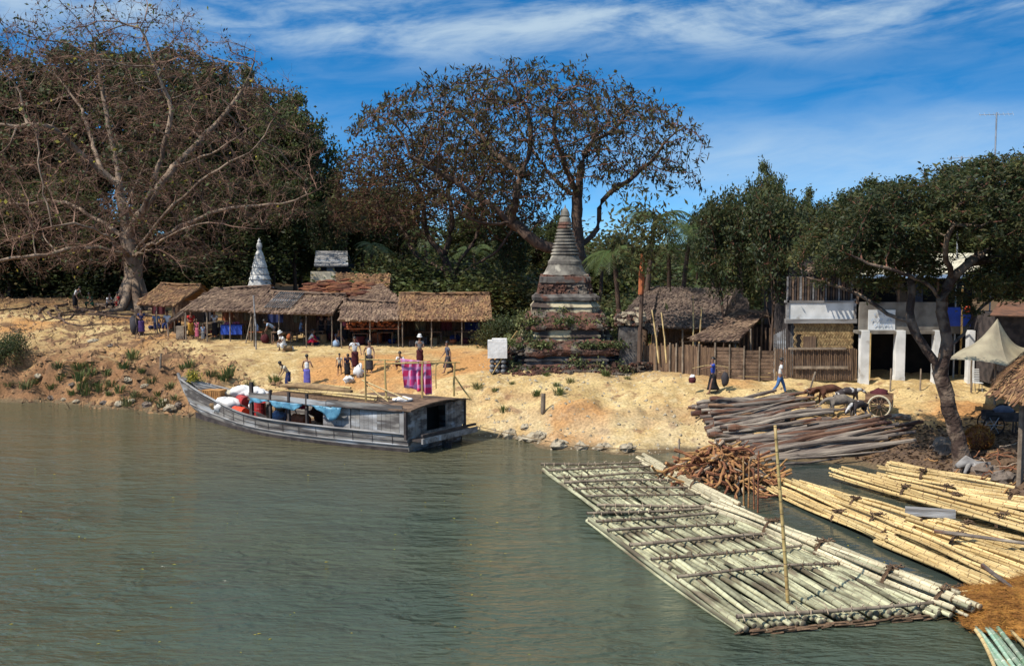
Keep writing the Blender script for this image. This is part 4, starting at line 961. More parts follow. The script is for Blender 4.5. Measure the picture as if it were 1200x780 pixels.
# --- grey-roofed house behind the stalls
D = 84; bs = basept(387, D); t = thing('small_house', 'small pale-walled house with a grey gabled roof behind the heaped shelter', 'house', bs)
mb = MB(); a = pd(372, 326, D); b = pd(405, 309, D); slab(mb, 371, 406, 310, 345, D, 4.2, bs); mb.build('wall', M['dark'], t)
mb = MB(); slab(mb, 364, 394, 318, 330, D - .6, .15, bs); mb.build('parapet', M['plaster_cream'], t)
e0, e1 = pd(368, 311, D - .4) - bs, pd(408, 311, D - .4) - bs; r0, r1 = pd(370, 294, D + 2) - bs, pd(407, 294, D + 2) - bs
mb = MB(); G_ = np.array([[e0, r0], [e1, r1]]); mb.sheet(G_, .1); k0, k1 = r0 + [0, 2.6, -1.1], r1 + [0, 2.6, -1.1]; mb.sheet(np.array([[r0 + [0, .01, .01], k0], [r1 + [0, .01, .01], k1]]), .1); mb.build('roof', M['wood_grey'], t)
mb = MB(); slab(mb, 383, 392, 312, 318, D, .05, bs, fwd=.03); mb.build('window', M['wood_grey'], t)

# --- small white stupa
D = 90; bs = basept(304, D); t = thing('white_stupa', 'small whitewashed bell-shaped stupa behind the thatched stalls', 'stupa', bs)
def zz_(y, D=D, b=bs): return pd(304, y, D)[2] - b[2]
def rr_(w, D=D): return w / 2 * D / F
mb = MB(); mb.lathe([(rr_(46), -.2), (rr_(46), zz_(348)), (rr_(40), zz_(347)), (rr_(40), zz_(342)), (rr_(34), zz_(341)), (rr_(32), zz_(335)), (rr_(27), zz_(334)), (rr_(24), zz_(328)), (rr_(26), zz_(327)), (rr_(21), zz_(322)), (rr_(22), zz_(321)), (rr_(17), zz_(314)), (rr_(18), zz_(313)), (rr_(13), zz_(305)), (rr_(12), zz_(302)), (rr_(8), zz_(296))], n=20)
mb.build('bell', M['plaster_white'], t, smooth=False)
mb = MB(); mb.lathe([(rr_(8), zz_(296)), (rr_(5), zz_(293)), (rr_(7), zz_(289)), (rr_(6), zz_(286)), (rr_(3.4), zz_(284)), (rr_(4), zz_(282)), (rr_(1.5), zz_(281)), (rr_(.8), zz_(279))], n=14); mb.build('finial', M['plaster_white'], t)

# ---------------------------------------------------------------- the ruined brick stupa
sb = pd(662, 300, 61.3); sb[2] = 2.35; cx, cy = sb[0], 61.3
sb = np.array([cx, cy, 2.3]); stu = thing('brick_stupa', 'ruined brick and plaster stupa with tiered square base and ringed grey spire', 'stupa', sb)
def tierz(y, Dq): return pd(662, y, Dq)[2] - sb[2]
def sq(hw, z, n=14, ch=.12, amp=0., seed=0):
    """square loop with stepped (redented) corners"""
    c_ = hw; e = hw * ch; corners = [(-c_, -c_ + e * 2), (-c_ + e, -c_ + e * 2), (-c_ + e, -c_ + e), (-c_ + 2 * e, -c_ + e), (-c_ + 2 * e, -c_)]
    pts = []
    for k in range(4):
        a = k * PI / 2; co, si = round(math.cos(a)), round(math.sin(a)); L_ = [(x * co - y * si, x * si + y * co) for x, y in corners]
        pts += L_
        x0, y0 = L_[-1]; nx = (corners[0][0] * round(math.cos(a + PI / 2)) - corners[0][1] * round(math.sin(a + PI / 2)), corners[0][0] * round(math.sin(a + PI / 2)) + corners[0][1] * round(math.cos(a + PI / 2)))
        pts += [(x0 + (nx[0] - x0) * f, y0 + (nx[1] - y0) * f) for f in np.linspace(0, 1, n)[1:-1]]
    P_ = np.array([(x, y, z) for x, y in pts], float)
    if amp:
        w_ = fbm(P_[:, 0] * 1.3 + seed, P_[:, 1] * 1.3 + z, 3, seed) * amp; P_[:, :2] *= (1 + w_ / hw)[:, None]; P_[:, 2] += fbm(P_[:, 0] * 2 + 9, P_[:, 1] * 2, 3, seed + 3) * amp * .6
    return P_
def tier(name, prof, m, amp=.08, lab=None, seed=0):
    mb = MB(); mb.ring([sq(hw, z, amp=amp, seed=seed) for hw, z in prof]); o = mb.build(name, M[m], stu)
    if lab: o['label'] = lab
    return o
hA, hB, hC, hD = 2.95, 2.42, 1.92, 1.42
zA0, zA1 = -.5, tierz(409, 58.4); zB1 = tierz(381, 58.9); zC1 = tierz(353, 59.4); zD1 = tierz(322, 60)
dA = zA1
tier('base_tier', [(hA + .15, zA0), (hA + .12, dA * .25), (hA - .02, dA * .38), (hA - .06, dA * .40)], 'brick', .22, seed=1)
tier('plaster_band', [(hA - .12, dA * .34), (hA - .12, dA * .50), (hA - .02, dA * .52), (hA - .02, dA * .60), (hA - .2, dA * .62), (hA - .2, dA * .72)], 'stupa_plaster', .11, seed=2)
tier('brick_ledge', [(hA - .2, dA * .70), (hA + .02, dA * .80), (hA + .05, dA * .93), (hA - .1, dA * 1.02), (hB + .05, dA + .42), (hB - .02, dA + .44)], 'brick', .3, seed=3)
h_ = zB1 - dA
tier('plaster_band', [(hB - .05, dA + .36), (hB - .1, dA + h_ * .45), (hB - .02, dA + h_ * .48), (hB - .02, dA + h_ * .56), (hB - .12, dA + h_ * .58), (hB - .14, dA + h_ * .78)], 'stupa_cream', .11, 'cream and black stained plaster moulding', 4)
tier('brick_ledge', [(hB - .16, dA + h_ * .76), (hB + .05, dA + h_ * .86), (hB + .08, dA + h_ * .98), (hC + .35, zB1 + .18), (hC + .02, zB1 + .62), (hC - .05, zB1 + .64)], 'brick', .3, seed=5)
h2 = zC1 - zB1
tier('plaster_band', [(hC - .05, zB1 + .55), (hC - .1, zB1 + h2 * .72), (hC - .02, zB1 + h2 * .74), (hC - .3, zB1 + h2 * .98)], 'stupa_cream', .09, 'cream stained plaster moulding', 6)
tier('dark_cornice', [(hC - .45, zC1 - .10), (hC - .12, zC1 + .02), (hC - .10, zC1 + .20), (hC - .22, zC1 + .26), (hC - .3, zC1 + .36)], 'stupa_plaster', .10, seed=7)
tier('upper_tier', [(hD + .10, zC1 + .30), (hD - .02, zC1 + .62), (hD - .08, zC1 + 1.0), (hD - .12, zD1 - .2), (hD - .16, zD1 + .0)], 'brick', .16, seed=8)
tier('plaster_band', [(hD - .14, zC1 + .95), (hD - .02, zC1 + .98), (hD - .05, zC1 + 1.28), (hD - .14, zC1 + 1.3)], 'stupa_plaster', .03, seed=9)
Dc = cy
def sz(y): return pd(660, y, Dc)[2] - sb[2]
def sr(w_): return w_ / 2 * Dc / F
mb = MB(); mb.lathe([(sr(44), sz(328)), (sr(52), sz(326)), (sr(53), sz(322)), (sr(47), sz(318)), (sr(43), sz(314)), (sr(39), sz(310)), (sr(40), sz(309)), (sr(39), sz(306)), (sr(35), sz(304)), (sr(32), sz(300)), (sr(29), sz(298.5))], n=32)
o = mb.build('bell', M['stupa_pale'], stu, smooth=False)
mb = MB(); pr = []
for i in range(8):
    y0 = 298.5 - i * 3.9; w0 = 33 - i * 1.9; pr += [(sr(w0 - 4), sz(y0)), (sr(w0), sz(y0 - .5)), (sr(w0 + .2), sz(y0 - 1.9)), (sr(w0 - 3.2), sz(y0 - 2.7))]
mb.lathe(pr, n=28); mb.build('ring', M['stupa_pale'], stu)
mb = MB(); mb.lathe([(sr(15), sz(268)), (sr(19), sz(267)), (sr(15), sz(264)), (sr(17), sz(263)), (sr(14), sz(260))], n=16); mb.build('brick_collar', M['brick'], stu)
mb = MB(); mb.lathe([(sr(12), sz(262)), (sr(14), sz(260)), (sr(13), sz(256)), (sr(9.5), sz(254)), (sr(11.5), sz(252.5)), (sr(9), sz(248)), (sr(5.5), sz(245)), (sr(2), sz(243.5)), (sr(.9), sz(240))], n=16); mb.build('finial', M['stupa_pale'], stu)
# loose bricks and weeds grown into the ledges
mb = MB(); r = np.random.RandomState(4)
for k in range(2000):
    lv = r.choice(4, p=[.36, .27, .22, .15]); hw, z0, z1 = [(hA + .12, -.35, dA * .36), (hA - .05, dA * .78, dA + .38), (hB - .08, dA + h_ * .80, zB1 + .5), (hC - .5, zC1 + .3, zC1 + .85)][lv]
    sd = r.randint(0, 4); u = r.uniform(-1, 1) * (hw - .2); f = r.rand(); z = z0 + (z1 - z0) * f; off = hw + (0 if lv == 0 else -.42 * f if lv in (1, 2) else -.1) + r.uniform(-.04, .08)
    x, y = [(u, -off), (off, u), (u, off), (-off, u)][sd]
    mb.box([x, y, z], [.24, .13, .075], rz=(sd % 2) * PI / 2 + r.randn() * .35)
mb.build('loose_brick', M['brick'], stu)['kind'] = 'stuff'
P_ = []
for k in range(190):
    lv = r.randint(0, 3); hw, z = [(hA - .1, dA + .1), (hB - .1, zB1 + .05), (hA + .15, .1)][lv]; u = r.uniform(-1, 1) * hw; sd = r.randint(0, 4); off = hw + .05
    x, y = [(u, -off), (off, u), (u, off), (-off, u)][sd]; s = r.uniform(.1, .28); P_.append(np.array([x, y, z]) + r.randn(40, 3) * [s, s * .6, s * .7] + [0, 0, s * .6])
for (x, y, z, s, n_) in ((.45, -hA - .15, .5, .35, 260), (-2.9, -2.6, .3, .35, 260), (1.6, -hA - .1, .15, .4, 300), (2.7, -2.8, .15, .35, 200), (-1.9, -2.5, dA + .3, .35, 200), (-2.3, -2.2, zB1 - .2, .35, 150), (-1.3, -1.9, zB1 + .35, .3, 150), (-.2, -1.95, zB1 + .5, .25, 120)):
    P_.append(np.array([x, y, z]) + r.randn(n_, 3) * [s * .7, s * .4, s * .8])
P_ = np.concatenate(P_); V, Q = leaves(P_, .09, .17, 3, .2); mb = MB(); k = len(Q) // 2; mb.add(V, Q[:k], mi=0); mb.add(V, Q[k:], mi=1); mb.build('weeds', [M['leaf_mid'], M['grass_dry']], stu)['kind'] = 'stuff'
# the plastered block at its right
bs = pd(739, 430, 58.6); bs[2] = gz1(bs[0], 58.6); t = thing('masonry_block', 'grey plastered masonry block with a rubble top beside the brick stupa', 'masonry block', bs)
mb = MB(); mb.ring([sq(hw, z, 8, .02, .04, 4) + np.array([0, .6, 0]) for hw, z in ((.62, .35), (.60, 1.2), (.60, 2.35), (.5, 2.4))]); mb.build('wall', M['stupa_plaster'], t)
mb = MB()
for k in range(150): mb.box([r.uniform(-.72, .72), .6 + r.uniform(-.7, .6), 2.42 + abs(r.randn()) * .28 * 1.2], [.28, .2, .12], rz=r.rand() * 3, mi=0 if k % 3 else 1)
for k in range(36): mb.blob([r.uniform(-.45, .7), .6 + r.uniform(-.6, .5), 2.6 + r.uniform(0, .45)], [.22, .18, .14], 7, 5, .3, k, mi=1)
mb.build('rubble_top', [M['brick'], M['rock']], t)
mb = MB()
for k in range(170): 
    a = r.rand(); mb.box([r.uniform(-1.0, 1.05), r.uniform(-.35, .9), .0 + r.rand() * .5], [.28, .17, .1], rz=r.rand() * 3)
mb.build('rubble_foot', M['brick'], t)
# broken rubble apron all round the base front
bs2 = np.array([cx, cy - hA - .4, gz1(cx, cy - hA - .4)]); mb = MB()
for k in range(420):
    x = r.uniform(-3.6, 3.4); y = r.uniform(-.5, .5) + (abs(x) > 2.9) * r.uniform(0, 3); p = [cx + x, bs2[1] + y]; g = gz1(*p); s = r.uniform(.5, 1.1)
    mb.box([p[0] - bs2[0], p[1] - bs2[1], g - bs2[2] + .03 + max(0, y) * .25], [.26 * s, .15 * s, .1 * s], rz=r.rand() * 3, rot=None)
o = mb.build('brick_rubble', M['brick']); o.location = tuple(bs2); tag(o, 'scattered broken bricks fallen along the foot of the brick stupa', 'rubble', kind='stuff')
# rubble spilling at left with a leaning bamboo
mb = MB()
for k in range(260):
    a = r.rand() ** .7; x = -hA - .25 - (1 - a) * .9 * r.rand(); y = r.uniform(-2.6, .8); z = a * 1.7 * r.rand(); mb.box([x, y, z - .1], [.26, .16, .1], rz=r.rand() * 3)
mb.build('rubble_heap', M['brick'], stu)

# white wrapped blocks stacked left of the stupa
p = place(583, 437); t = thing('white_bale', 'large bright white block balanced on a stack, left of the brick stupa', 'bale', p + [0, 0, .78])
mb = MB(); mb.box([0, 0, .5], [1.02, .75, .92]); mb.box([.1, 0, 1.0], [.78, .7, .1]); mb.build('block', M['sack_white'], t)
t2 = thing('bale_stack', 'greyish lower stack of bagged goods under the big white block', 'bale', p)
mb = MB()
for i in range(3):
    for j in range(3): mb.blob([-.27 + j * .28, 0, .13 + i * .25], [.17, .36, .14], 9, 6, .12, i * 3 + j)
mb.build('bag', M['c_grey'], t2, smooth=True)
o = MB().tube([place(577, 437) + [0, -.5, 0], pd(598, 404, 58.2)], .03, 5).build('bamboo_pole', M['bamboo_pole']); tag(o, 'thin bamboo pole leaning against the white block beside the stupa', 'pole')
o = MB().tube([place(592, 420) + [0, 0, .6], pd(606, 388, 59.5)], .04, 5).build('bamboo_pole', M['bamboo_tan']); tag(o, 'short yellow bamboo stick leaning on the left shoulder of the stupa', 'pole')
# stumps and posts on the bank
for px, py, h_p, rad, lab in ((636, 484, .95, .12, 'grey mooring stump standing on the sandy bank right of the boat'), (188, 430, .75, .06, 'short wooden post alone on the left slope'), (1043, 458, 1.1, .045, 'thin stake in front of the white-pillared building, left one'), (1078, 458, 1.1, .045, 'thin stake in front of the white-pillared building, right one'), (795, 535, .8, .05, 'thin stick standing in the shallows by the firewood heap')):
    p = place(px, py); o = MB().tube([p - [0, 0, .3], p + [0.02, 0, h_p * .6], p + [.04, .05, h_p]], [rad, rad * .95, rad * .85], 8).build('mooring_post' if rad > .1 else 'stake', M['wood_post']); tag(o, lab, 'post')
    reloc(o, p)
# tall ringed pole rising beside the block (stripped palm trunk)
p = place(749, 436); top = pd(753, 300, p[1]); mb = MB(); mb.tube([p - [0, 0, .2], p + [.02, 0, 2.0], p + [.1, 0, 4.0], top + [0, 0, -1], top], [.13, .12, .11, .11, .10], 8)
o = mb.build('palm_pole', M['bark_dark']); t = thing('palm_pole', 'tall straight palm pole with orange sheath beside the plastered block', 'palm', p)
o.parent = t; o.location = tuple(-p); o.name = 'trunk'
mb = MB(); m0 = pd(751, 345, p[1]); mb.tube([m0 - p, (m0 + top) / 2 - p, top - p + [0, 0, .1]], [.15, .16, .10], 8); mb.build('sheath', M['rust'], t)
top2 = top; mb = MB(); Pc = r.randn(1100, 3) * [.8, .7, 1.1] + (top2 - p) + [.05, 0, .9]; V, Q = leaves(Pc, .12, .36, 9, .3); mb.add(V, Q); mb.build('crown', M['leaf_olive'], t)
# ---------------------------------------------------------------- huts, fences and buildings at right
def roof_thing(name, label, cat, quads, mt, px, D, seed, extra=None, posts=()):
    bs = basept(px, D); t = thing(name, label, cat, bs)
    for i, (a, b, c_, d) in enumerate(quads):
        P4 = [pd(*k) - bs for k in (a, b, c_, d)]; mb = MB(); thatch(mb, *P4, seed=seed + i); mb.build('roof', M[mt], t)
    for (x, D_, yt) in posts:
        q_ = pd(x, yt, D_); g = gz1(q_[0], D_); post(t, [q_[0] - bs[0], D_ - bs[1], g - bs[2]], q_[2] - bs[2], .06)
    return t, bs
# big thatched hut: corner quads given as (px, py, depth)
t, bs = roof_thing('thatched_hut', 'large thatched hut with a wide dark roof right of the brick stupa', 'hut',
    [((762, 380, 60.), (842, 383, 60.), (862, 337, 65.5), (772, 336, 65.5)), ((842, 383, 60.), (878, 362, 65.5), (874, 352, 66.), (862, 337, 65.5)), ((733, 366, 62.), (763, 374, 60.), (772, 336, 65.5), (758, 338, 65.5))], 'thatch_dark', 815, 61, 41,
    posts=((766, 60.3, 380), (800, 60.3, 381), (838, 60.3, 382), (772, 66, 345), (860, 66, 345), (876, 65.4, 362), (738, 62.2, 366)))
mb = MB(); a = pd(765, 350, 66.) - bs; b = pd(865, 350, 66.) - bs; g = -.3
mb.box([(a[0] + b[0]) / 2, 5.4, 1.3], [b[0] - a[0], .1, 3.4]); mb.build('back_wall', M['mat_brown'], t)
mb = MB(); slab(mb, 768, 796, 384, 425, 61.6, .08, bs); slab(mb, 812, 845, 384, 420, 62.5, .08, bs); mb.build('wall', M['mat_brown'], t)
mb = MB(); 
for i in range(6): slab(mb, 796, 842, 386 + i * 6.5, 388.5 + i * 6.5, 61.2, .06, bs)
mb.build('rail', M['wood_brown'], t)
mb = MB(); slab(mb, 810, 817, 350, 356, 63.5, .5, bs); mb.build('roof_vent', M['wood_dark'], t)
# low lean-to hut
t, bs = roof_thing('lean_to_hut', 'low thatched lean-to behind the plank fence, left of the bamboo-mat house', 'hut',
    [((808, 397, 57.5), (866, 398, 57.5), (893, 370, 60.2), (866, 363, 61.)), ((893, 370, 60.2), (922, 366, 61.5), (918, 362, 62), (866, 363, 61.))], 'thatch_grey', 860, 58, 51,
    posts=((815, 57.8, 397), (862, 57.8, 397), (880, 58.4, 385), (893, 60.2, 371), (920, 61.4, 366)))
mb = MB(); slab(mb, 866, 908, 380, 430, 60.8, .08, bs); mb.build('wall', M['wood_dark'], t)
mb = MB()
for k in range(9): x = 866 + k * 5; slab(mb, x, x + 2.2, 382 + k * .3, 428, 59.8, .06, bs)
mb.build('slat_wall', M['wood_brown'], t)
# small hut roof directly right of the masonry block (awning on two poles)
t, bs = roof_thing('thatch_awning', 'small ragged thatch awning right behind the palm pole', 'awning', [((736, 372, 60.5), (770, 392, 59.), (768, 370, 61.5), (752, 352, 62.))], 'thatch_dark', 752, 60, 61, posts=((742, 60.8, 374), (768, 59.3, 390)))
for px0, py0, px1, py1, D, lab in ((772, 425, 764, 363, 58.2, 'pale bamboo pole leaning at the front of the large hut, left of a pair'), (781, 425, 775, 366, 58.1, 'pale bamboo pole leaning at the front of the large hut, right of a pair'), (812, 420, 812, 347, 59.3, 'upright pole passing through the large hut roof'), (818, 418, 822, 360, 59.2, 'thin bamboo pole standing by the pole through the large hut roof')):
    a, b = pd(px0, py0, D), pd(px1, py1, D); o = MB().tube([a, (a + b) / 2 + [.03, 0, 0], b], [.05, .045, .035], 6).build('bamboo_pole', M['bamboo_tan']); tag(o, lab, 'pole'); 
# fences
def fence(label, pts, y0s, m, kind, seed, posts_every=4):
    """pts: picture x with depth; y0s: top y;  boards go to the ground"""
    r = np.random.RandomState(seed); W_ = [pd(x, y, D) for (x, D), y in zip(pts, y0s)]; bs = W_[0].copy(); bs[2] = gz1(bs[0], bs[1]); t = thing('fence', label, 'fence', bs)
    mb = MB(); mr = MB()
    for a, b in zip(W_[:-1], W_[1:]):
        L_ = np.linalg.norm((b - a)[:2]); rz = math.atan2(b[1] - a[1], b[0] - a[0])
        if kind == 'mat':
            n = int(L_ / .11)
            for i in range(n):
                f = (i + .5) / n; p = a + (b - a) * f; g = gz1(p[0], p[1]); h_ = p[2] - g + r.uniform(-.12, .06); mb.box([p[0] - bs[0], p[1] - bs[1] + (i % 2) * .02, g + h_ / 2 - bs[2] - .03], [.115, .03, h_ + .1], rz + r.randn() * .05)
        else:
            g0, g1 = gz1(a[0], a[1]), gz1(b[0], b[1]); n = int((a[2] - g0) / .19)
            for i in range(n):
                z0 = g0 + .08 + i * .19; z1 = g1 + .08 + i * (b[2] - g1) / n; c = [(a[0] + b[0]) / 2 - bs[0], (a[1] + b[1]) / 2 - bs[1] + r.uniform(-.02, .02), (z0 + z1) / 2 - bs[2]]
                mb.box(c, [L_ + r.uniform(-.2, .15), .035, .165], rz)
    mb.build('panel', M[m], t)
    for i in range(len(W_)):
        for f in ((0, .5) if i < len(W_) - 1 else (0,)):
            p = W_[i] + (W_[min(i + 1, len(W_) - 1)] - W_[i]) * f; g = gz1(p[0], p[1]); post(t, [p[0] - bs[0], p[1] - .06 - bs[1], g - bs[2]], p[2] - bs[2] + .12, .05)
    return t
fence('upright brown woven fence panels in front of the large thatched hut', [(754, 58.9), (785, 58.0), (800, 57.8)], [403, 404, 405], 'mat_brown', 'mat', 1)
fence('upright brown-grey woven fence panel between the dark fence and the plank fence', [(800, 57.7), (838, 57.2)], [403, 406], 'mat_brown', 'mat', 2)
fence('dark weathered horizontal plank fence in front of the lean-to', [(838, 57.0), (872, 56.6), (908, 56.4)], [404, 408, 410], 'wood_brown', 'plank', 3)
# --- bamboo-mat house
D = 56.8; bs = basept(962, D); t = thing('bamboo_house', 'two-storey house with woven bamboo-mat lower wall and a white panel', 'house', bs)
mb = MB(); slab(mb, 922, 1003, 300, 445, D + .3, 5.5, bs); mb.build('core', M['wood_dark'], t)
mb = MB(); n = 26
for i in range(n): x = 922 + i * 3.0; slab(mb, x, x + 2.2 + (i % 3) * .3, 324, 354, D, .1, bs, mi=(0 if i % 4 in (0, 2) else 1) if i % 5 else 2, fwd=.02 * (i % 2))
tag(mb.build('upper_boards', [M['wood_brown'], M['wood_dark'], M['wood_grey']], t), 'dark and pale upright boards of the upper storey')
mb = MB(); slab(mb, 924, 1000, 354.5, 373.5, D, .1, bs, fwd=.07); tag(mb.build('white_panel', M['plaster_white'], t), 'whitewashed corrugated panel')
mb = MB(); slab(mb, 920, 1003, 373.5, 378.5, D, .2, bs, fwd=.22); slab(mb, 921.5, 924.5, 352, 376, D, .2, bs, fwd=.12); slab(mb, 1000, 1003, 350, 376, D, .2, bs, fwd=.12); slab(mb, 920, 1003, 352, 354.5, D, .2, bs, fwd=.12); mb.build('frame', M['wood_grey'], t)
# woven zigzag mat
mb = MB(); r = np.random.RandomState(2); a = pd(930, 408, D); b = pd(1000, 379, D); cols_ = 42; rw = 7
for i in range(cols_):
    for j in range(rw):
        x = a[0] + (b[0] - a[0]) * (i + .5) / cols_; z = a[2] + (b[2] - a[2]) * (j + .5) / rw; 
        if 935 - 600 < (x / D * F) < 940 - 600 and z < a[2] + (b[2] - a[2]) * .55: continue
        tilt = (.5 if j % 2 else -.5); c_, s_ = math.cos(tilt), math.sin(tilt); mb.box([x - bs[0], D - .02 - bs[1] + (i % 2) * .02, z - bs[2]], [.05, .02, (b[2] - a[2]) / rw * 1.15], rot=[[c_, 0, s_], [0, 1, 0], [-s_, 0, c_]])
mb.build('bamboo_mat', M['mat_weave'], t)
mb = MB(); slab(mb, 934, 940, 393, 407, D, .05, bs, fwd=.0); mb.build('window', M['dark'], t)
mb = MB(); slab(mb, 941, 956, 394, 407, D, .06, bs, fwd=.08); mb.build('shutter', M['mat_brown'], t)
mb = MB()
for i in range(46): x = 908 + i * 2.1; slab(mb, x, x + 1.9, 408 + rng.uniform(-1, 1.5), 446, D - .5 + .02 * (i % 3), .05, bs)
mb.build('lower_mat', M['mat_brown'], t)
mb = MB(); slab(mb, 924, 992, 407, 409.5, D - .6, .05, bs); slab(mb, 930, 994, 429, 432, D - .62, .06, bs); mb.build('rail', M['wood_post'], t)
mb = MB()
for i in range(11): x = 906 + i * 2.2; a = pd(x, 382 - i * .3, D + 1.2 - i * .08); slab(mb, x, x + 2.1, 392 - i * 1.2, 445, D + .9 - i * .07, .05, bs)
mb.build('side_boards', M['wood_grey'], t)
# its upper brown roof seen through the leaves
P4 = [pd(946, 316, D - 1) - bs, pd(1012, 314, D - 1) - bs, pd(1030, 291, D + 3) - bs, pd(955, 292, D + 3) - bs]; mb = MB(); thatch(mb, *P4, seed=77); mb.build('roof', M['thatch_grey'], t)
mb = MB(); E4 = [P4[2] + [0, 4, -1.6], P4[3] + [0, 4, -1.6], P4[3], P4[2]]; thatch(mb, *E4, seed=78); mb.build('roof', M['thatch_grey'], t)
# --- white-pillared building
D = 56.2; bs = basept(1055, D); t = thing('pillared_building', 'concrete building with square white pillars and an open ground floor', 'building', bs)
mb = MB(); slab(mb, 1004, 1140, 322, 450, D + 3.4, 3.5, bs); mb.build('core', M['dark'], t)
mb = MB(); slab(mb, 1007, 1102, 354, 388, D + .1, .2, bs); mb.build('parapet', M['concrete'], t)
mb = MB(); slab(mb, 1003, 1106, 387, 390.5, D + .1, 3.3, bs, fwd=.35); mb.build('floor_slab', M['concrete'], t)
mb = MB(); slab(mb, 1017, 1049, 363, 386.5, D + .1, .1, bs, fwd=.06); o = mb.build('notice_board', M['plaster_white'], t); o['label'] = 'white notice board with faint blue script'
# faint illegible blue brush strokes on the board
mb = MB(); r = np.random.RandomState(9); a = pd(1020, 384, D); b = pd(1046, 366, D)
for j in range(3):
    for i in range(7):
        if r.rand() < .25: continue
        x = a[0] + (b[0] - a[0]) * (i + .5) / 7; z = b[2] - (b[2] - a[2]) * (j + .5) / 3; th = np.linspace(0, 2 * PI * r.uniform(.6, .95), 8); rad = .055
        pts = np.stack([x + rad * np.cos(th + r.rand() * 6) - bs[0], np.full(8, D - .018 + .045 - bs[1] - .04), z + rad * np.sin(th) * 1.1 - bs[2]], 1); mb.tube(pts, .010, 4)
mb.build('lettering', M['c_sky'], o.parent and t)
for x0, x1, yb, lab in ((1007, 1018, 445, None), (1048, 1060, 448, None), (1093, 1101, 447, None), (1133, 1141, 446, None)):
    mb = MB(); p = pd((x0 + x1) / 2, 388, D); g = gz1(p[0], D - .1); w_ = (x1 - x0) * D / F * .88; mb.box([p[0] - bs[0], -.05, (p[2] + g) / 2 - bs[2]], [w_, .45, p[2] - g + .1]); mb.box([p[0] - bs[0], -.05, g - bs[2] + .05], [w_ + .03, .48, .25]); mb.build('pillar', M['plaster_white'], t)
mb = MB(); slab(mb, 1018.4, 1021, 390, 446, D - .3, .1, bs); mb.build('door_post', M['bamboo_tan'], t)
mb = MB(); slab(mb, 1107, 1142, 360, 382, D + .6, .1, bs, fwd=.0); o = mb.build('blue_panel', M['blue_paint'], t)
mb = MB(); slab(mb, 1100, 1145, 382, 391, D + .6, .1, bs); mb.build('balcony_rail', M['concrete'], t)
for x in (1004, 1052, 1098, 1146): mb = MB(); slab(mb, x, x + 3, 322, 356, D + .2, .15, bs); mb.build('upper_post', M['wood_brown'], t)
mb = MB(); slab(mb, 1066, 1082, 326, 354, D + 3.3, .08, bs); mb.build('shutter', M['c_slate'], t)
e0, e1 = pd(1003, 322, D - 1) - bs, pd(1150, 320, D - 1) - bs; r0, r1 = pd(1045, 298, D + 3) - bs, pd(1158, 296, D + 3) - bs; 
mb = MB(); G_ = []
for f in np.linspace(0, 1, 60): G_.append([e0 * (1 - f) + e1 * f + [0, 0, .03 * math.sin(f * 190)], r0 * (1 - f) + r1 * f + [0, 0, .03 * math.sin(f * 190)]])
mb.sheet(np.array(G_), .05); mb.build('roof', M['metal_roof'], t)
mb = MB(); mb.box((e0 + e1) / 2 + [0, 0, -.12], [e1[0] - e0[0], .06, .18]); mb.build('fascia', M['c_sky'], t)
# annex with rusty roof at the far right
bs = basept(1185, 53); t = thing('rusty_roofed_shed', 'dark shed with a rusty sheet roof at the right edge of the frame', 'shed', bs)
mb = MB(); slab(mb, 1163, 1290, 368, 450, 54, 3, bs); mb.build('wall', M['wood_dark'], t)
mb = MB(); mb.sheet(np.array([[pd(1160, 369, 53) - bs, pd(1170, 354, 56) - bs], [pd(1290, 372, 53) - bs, pd(1290, 352, 56) - bs]]), .05); mb.build('roof', M['rust_roof'], t)
# red lantern hanging by the blue panel
p = pd(1134, 362, 55.6); mb = MB(); mb.blob([0, 0, 0], [.16, .16, .2], 10, 8); o = mb.build('paper_lantern', M['red_orange'], smooth=True); o.location = tuple(p); tag(o, 'small red lantern hanging in front of the blue panel', 'lantern')
mb = MB(); mb.tube([[0, 0, .18], [0, 0, 1.2]], .012, 4); mb.build('cord', M['dark'], o)
a, b = place(1124, 440), pd(1128, 336, 53.5); o = MB().tube([a, (a + b) / 2 + [.04, 0, 0], b], [.06, .055, .045], 7).build('bamboo_pole', M['bamboo_tan']); tag(o, 'tall yellow bamboo pole standing in front of the blue panel', 'pole')
# --- tarpaulin shelter
def tarp(label, apex, corners, D, seed, px):
    bs = basept(px, D); t = thing('tarp_shelter', label, 'shelter', bs); A_ = pd(*apex) - bs; Cs = [pd(*c_) - bs for c_ in corners]; n = 14; mb = MB(); N_ = len(Cs)
    for k in range(N_):
        a, b = Cs[k], Cs[(k + 1) % N_]; U_ = np.linspace(0, 1, n); G_ = np.zeros((n, n, 3))
        for i, u in enumerate(U_):
            e = a + (b - a) * u + np.array([0, 0, .10]) * math.sin(PI * u)
            for j, v in enumerate(U_): G_[i, j] = e + (A_ - e) * v - np.array([0, 0, .42]) * math.sin(PI * v) * (.5 + .5 * math.cos(u * 2 * PI)) * .3 - np.array([0, 0, .25]) * math.sin(PI * v)
        mb.sheet(G_)
    o = mb.build('canopy', M['tarp'], t, smooth=True)
    post(t, [A_[0], A_[1], gz1(*(A_ + bs)[:2]) - bs[2]], A_[2] - .05, .06)
    for c_ in Cs: w_ = c_ + bs; post(t, [c_[0], c_[1], gz1(w_[0], w_[1]) - bs[2]], c_[2], .045)
    return t
tarp('beige tarpaulin shelter with a pointed top at the right, its left pyramid', (1169, 373, 51.), [(1111, 421, 48.6), (1184, 430, 48.2), (1204, 408, 53), (1140, 404, 53.5)], 49.5, 1, 1160)
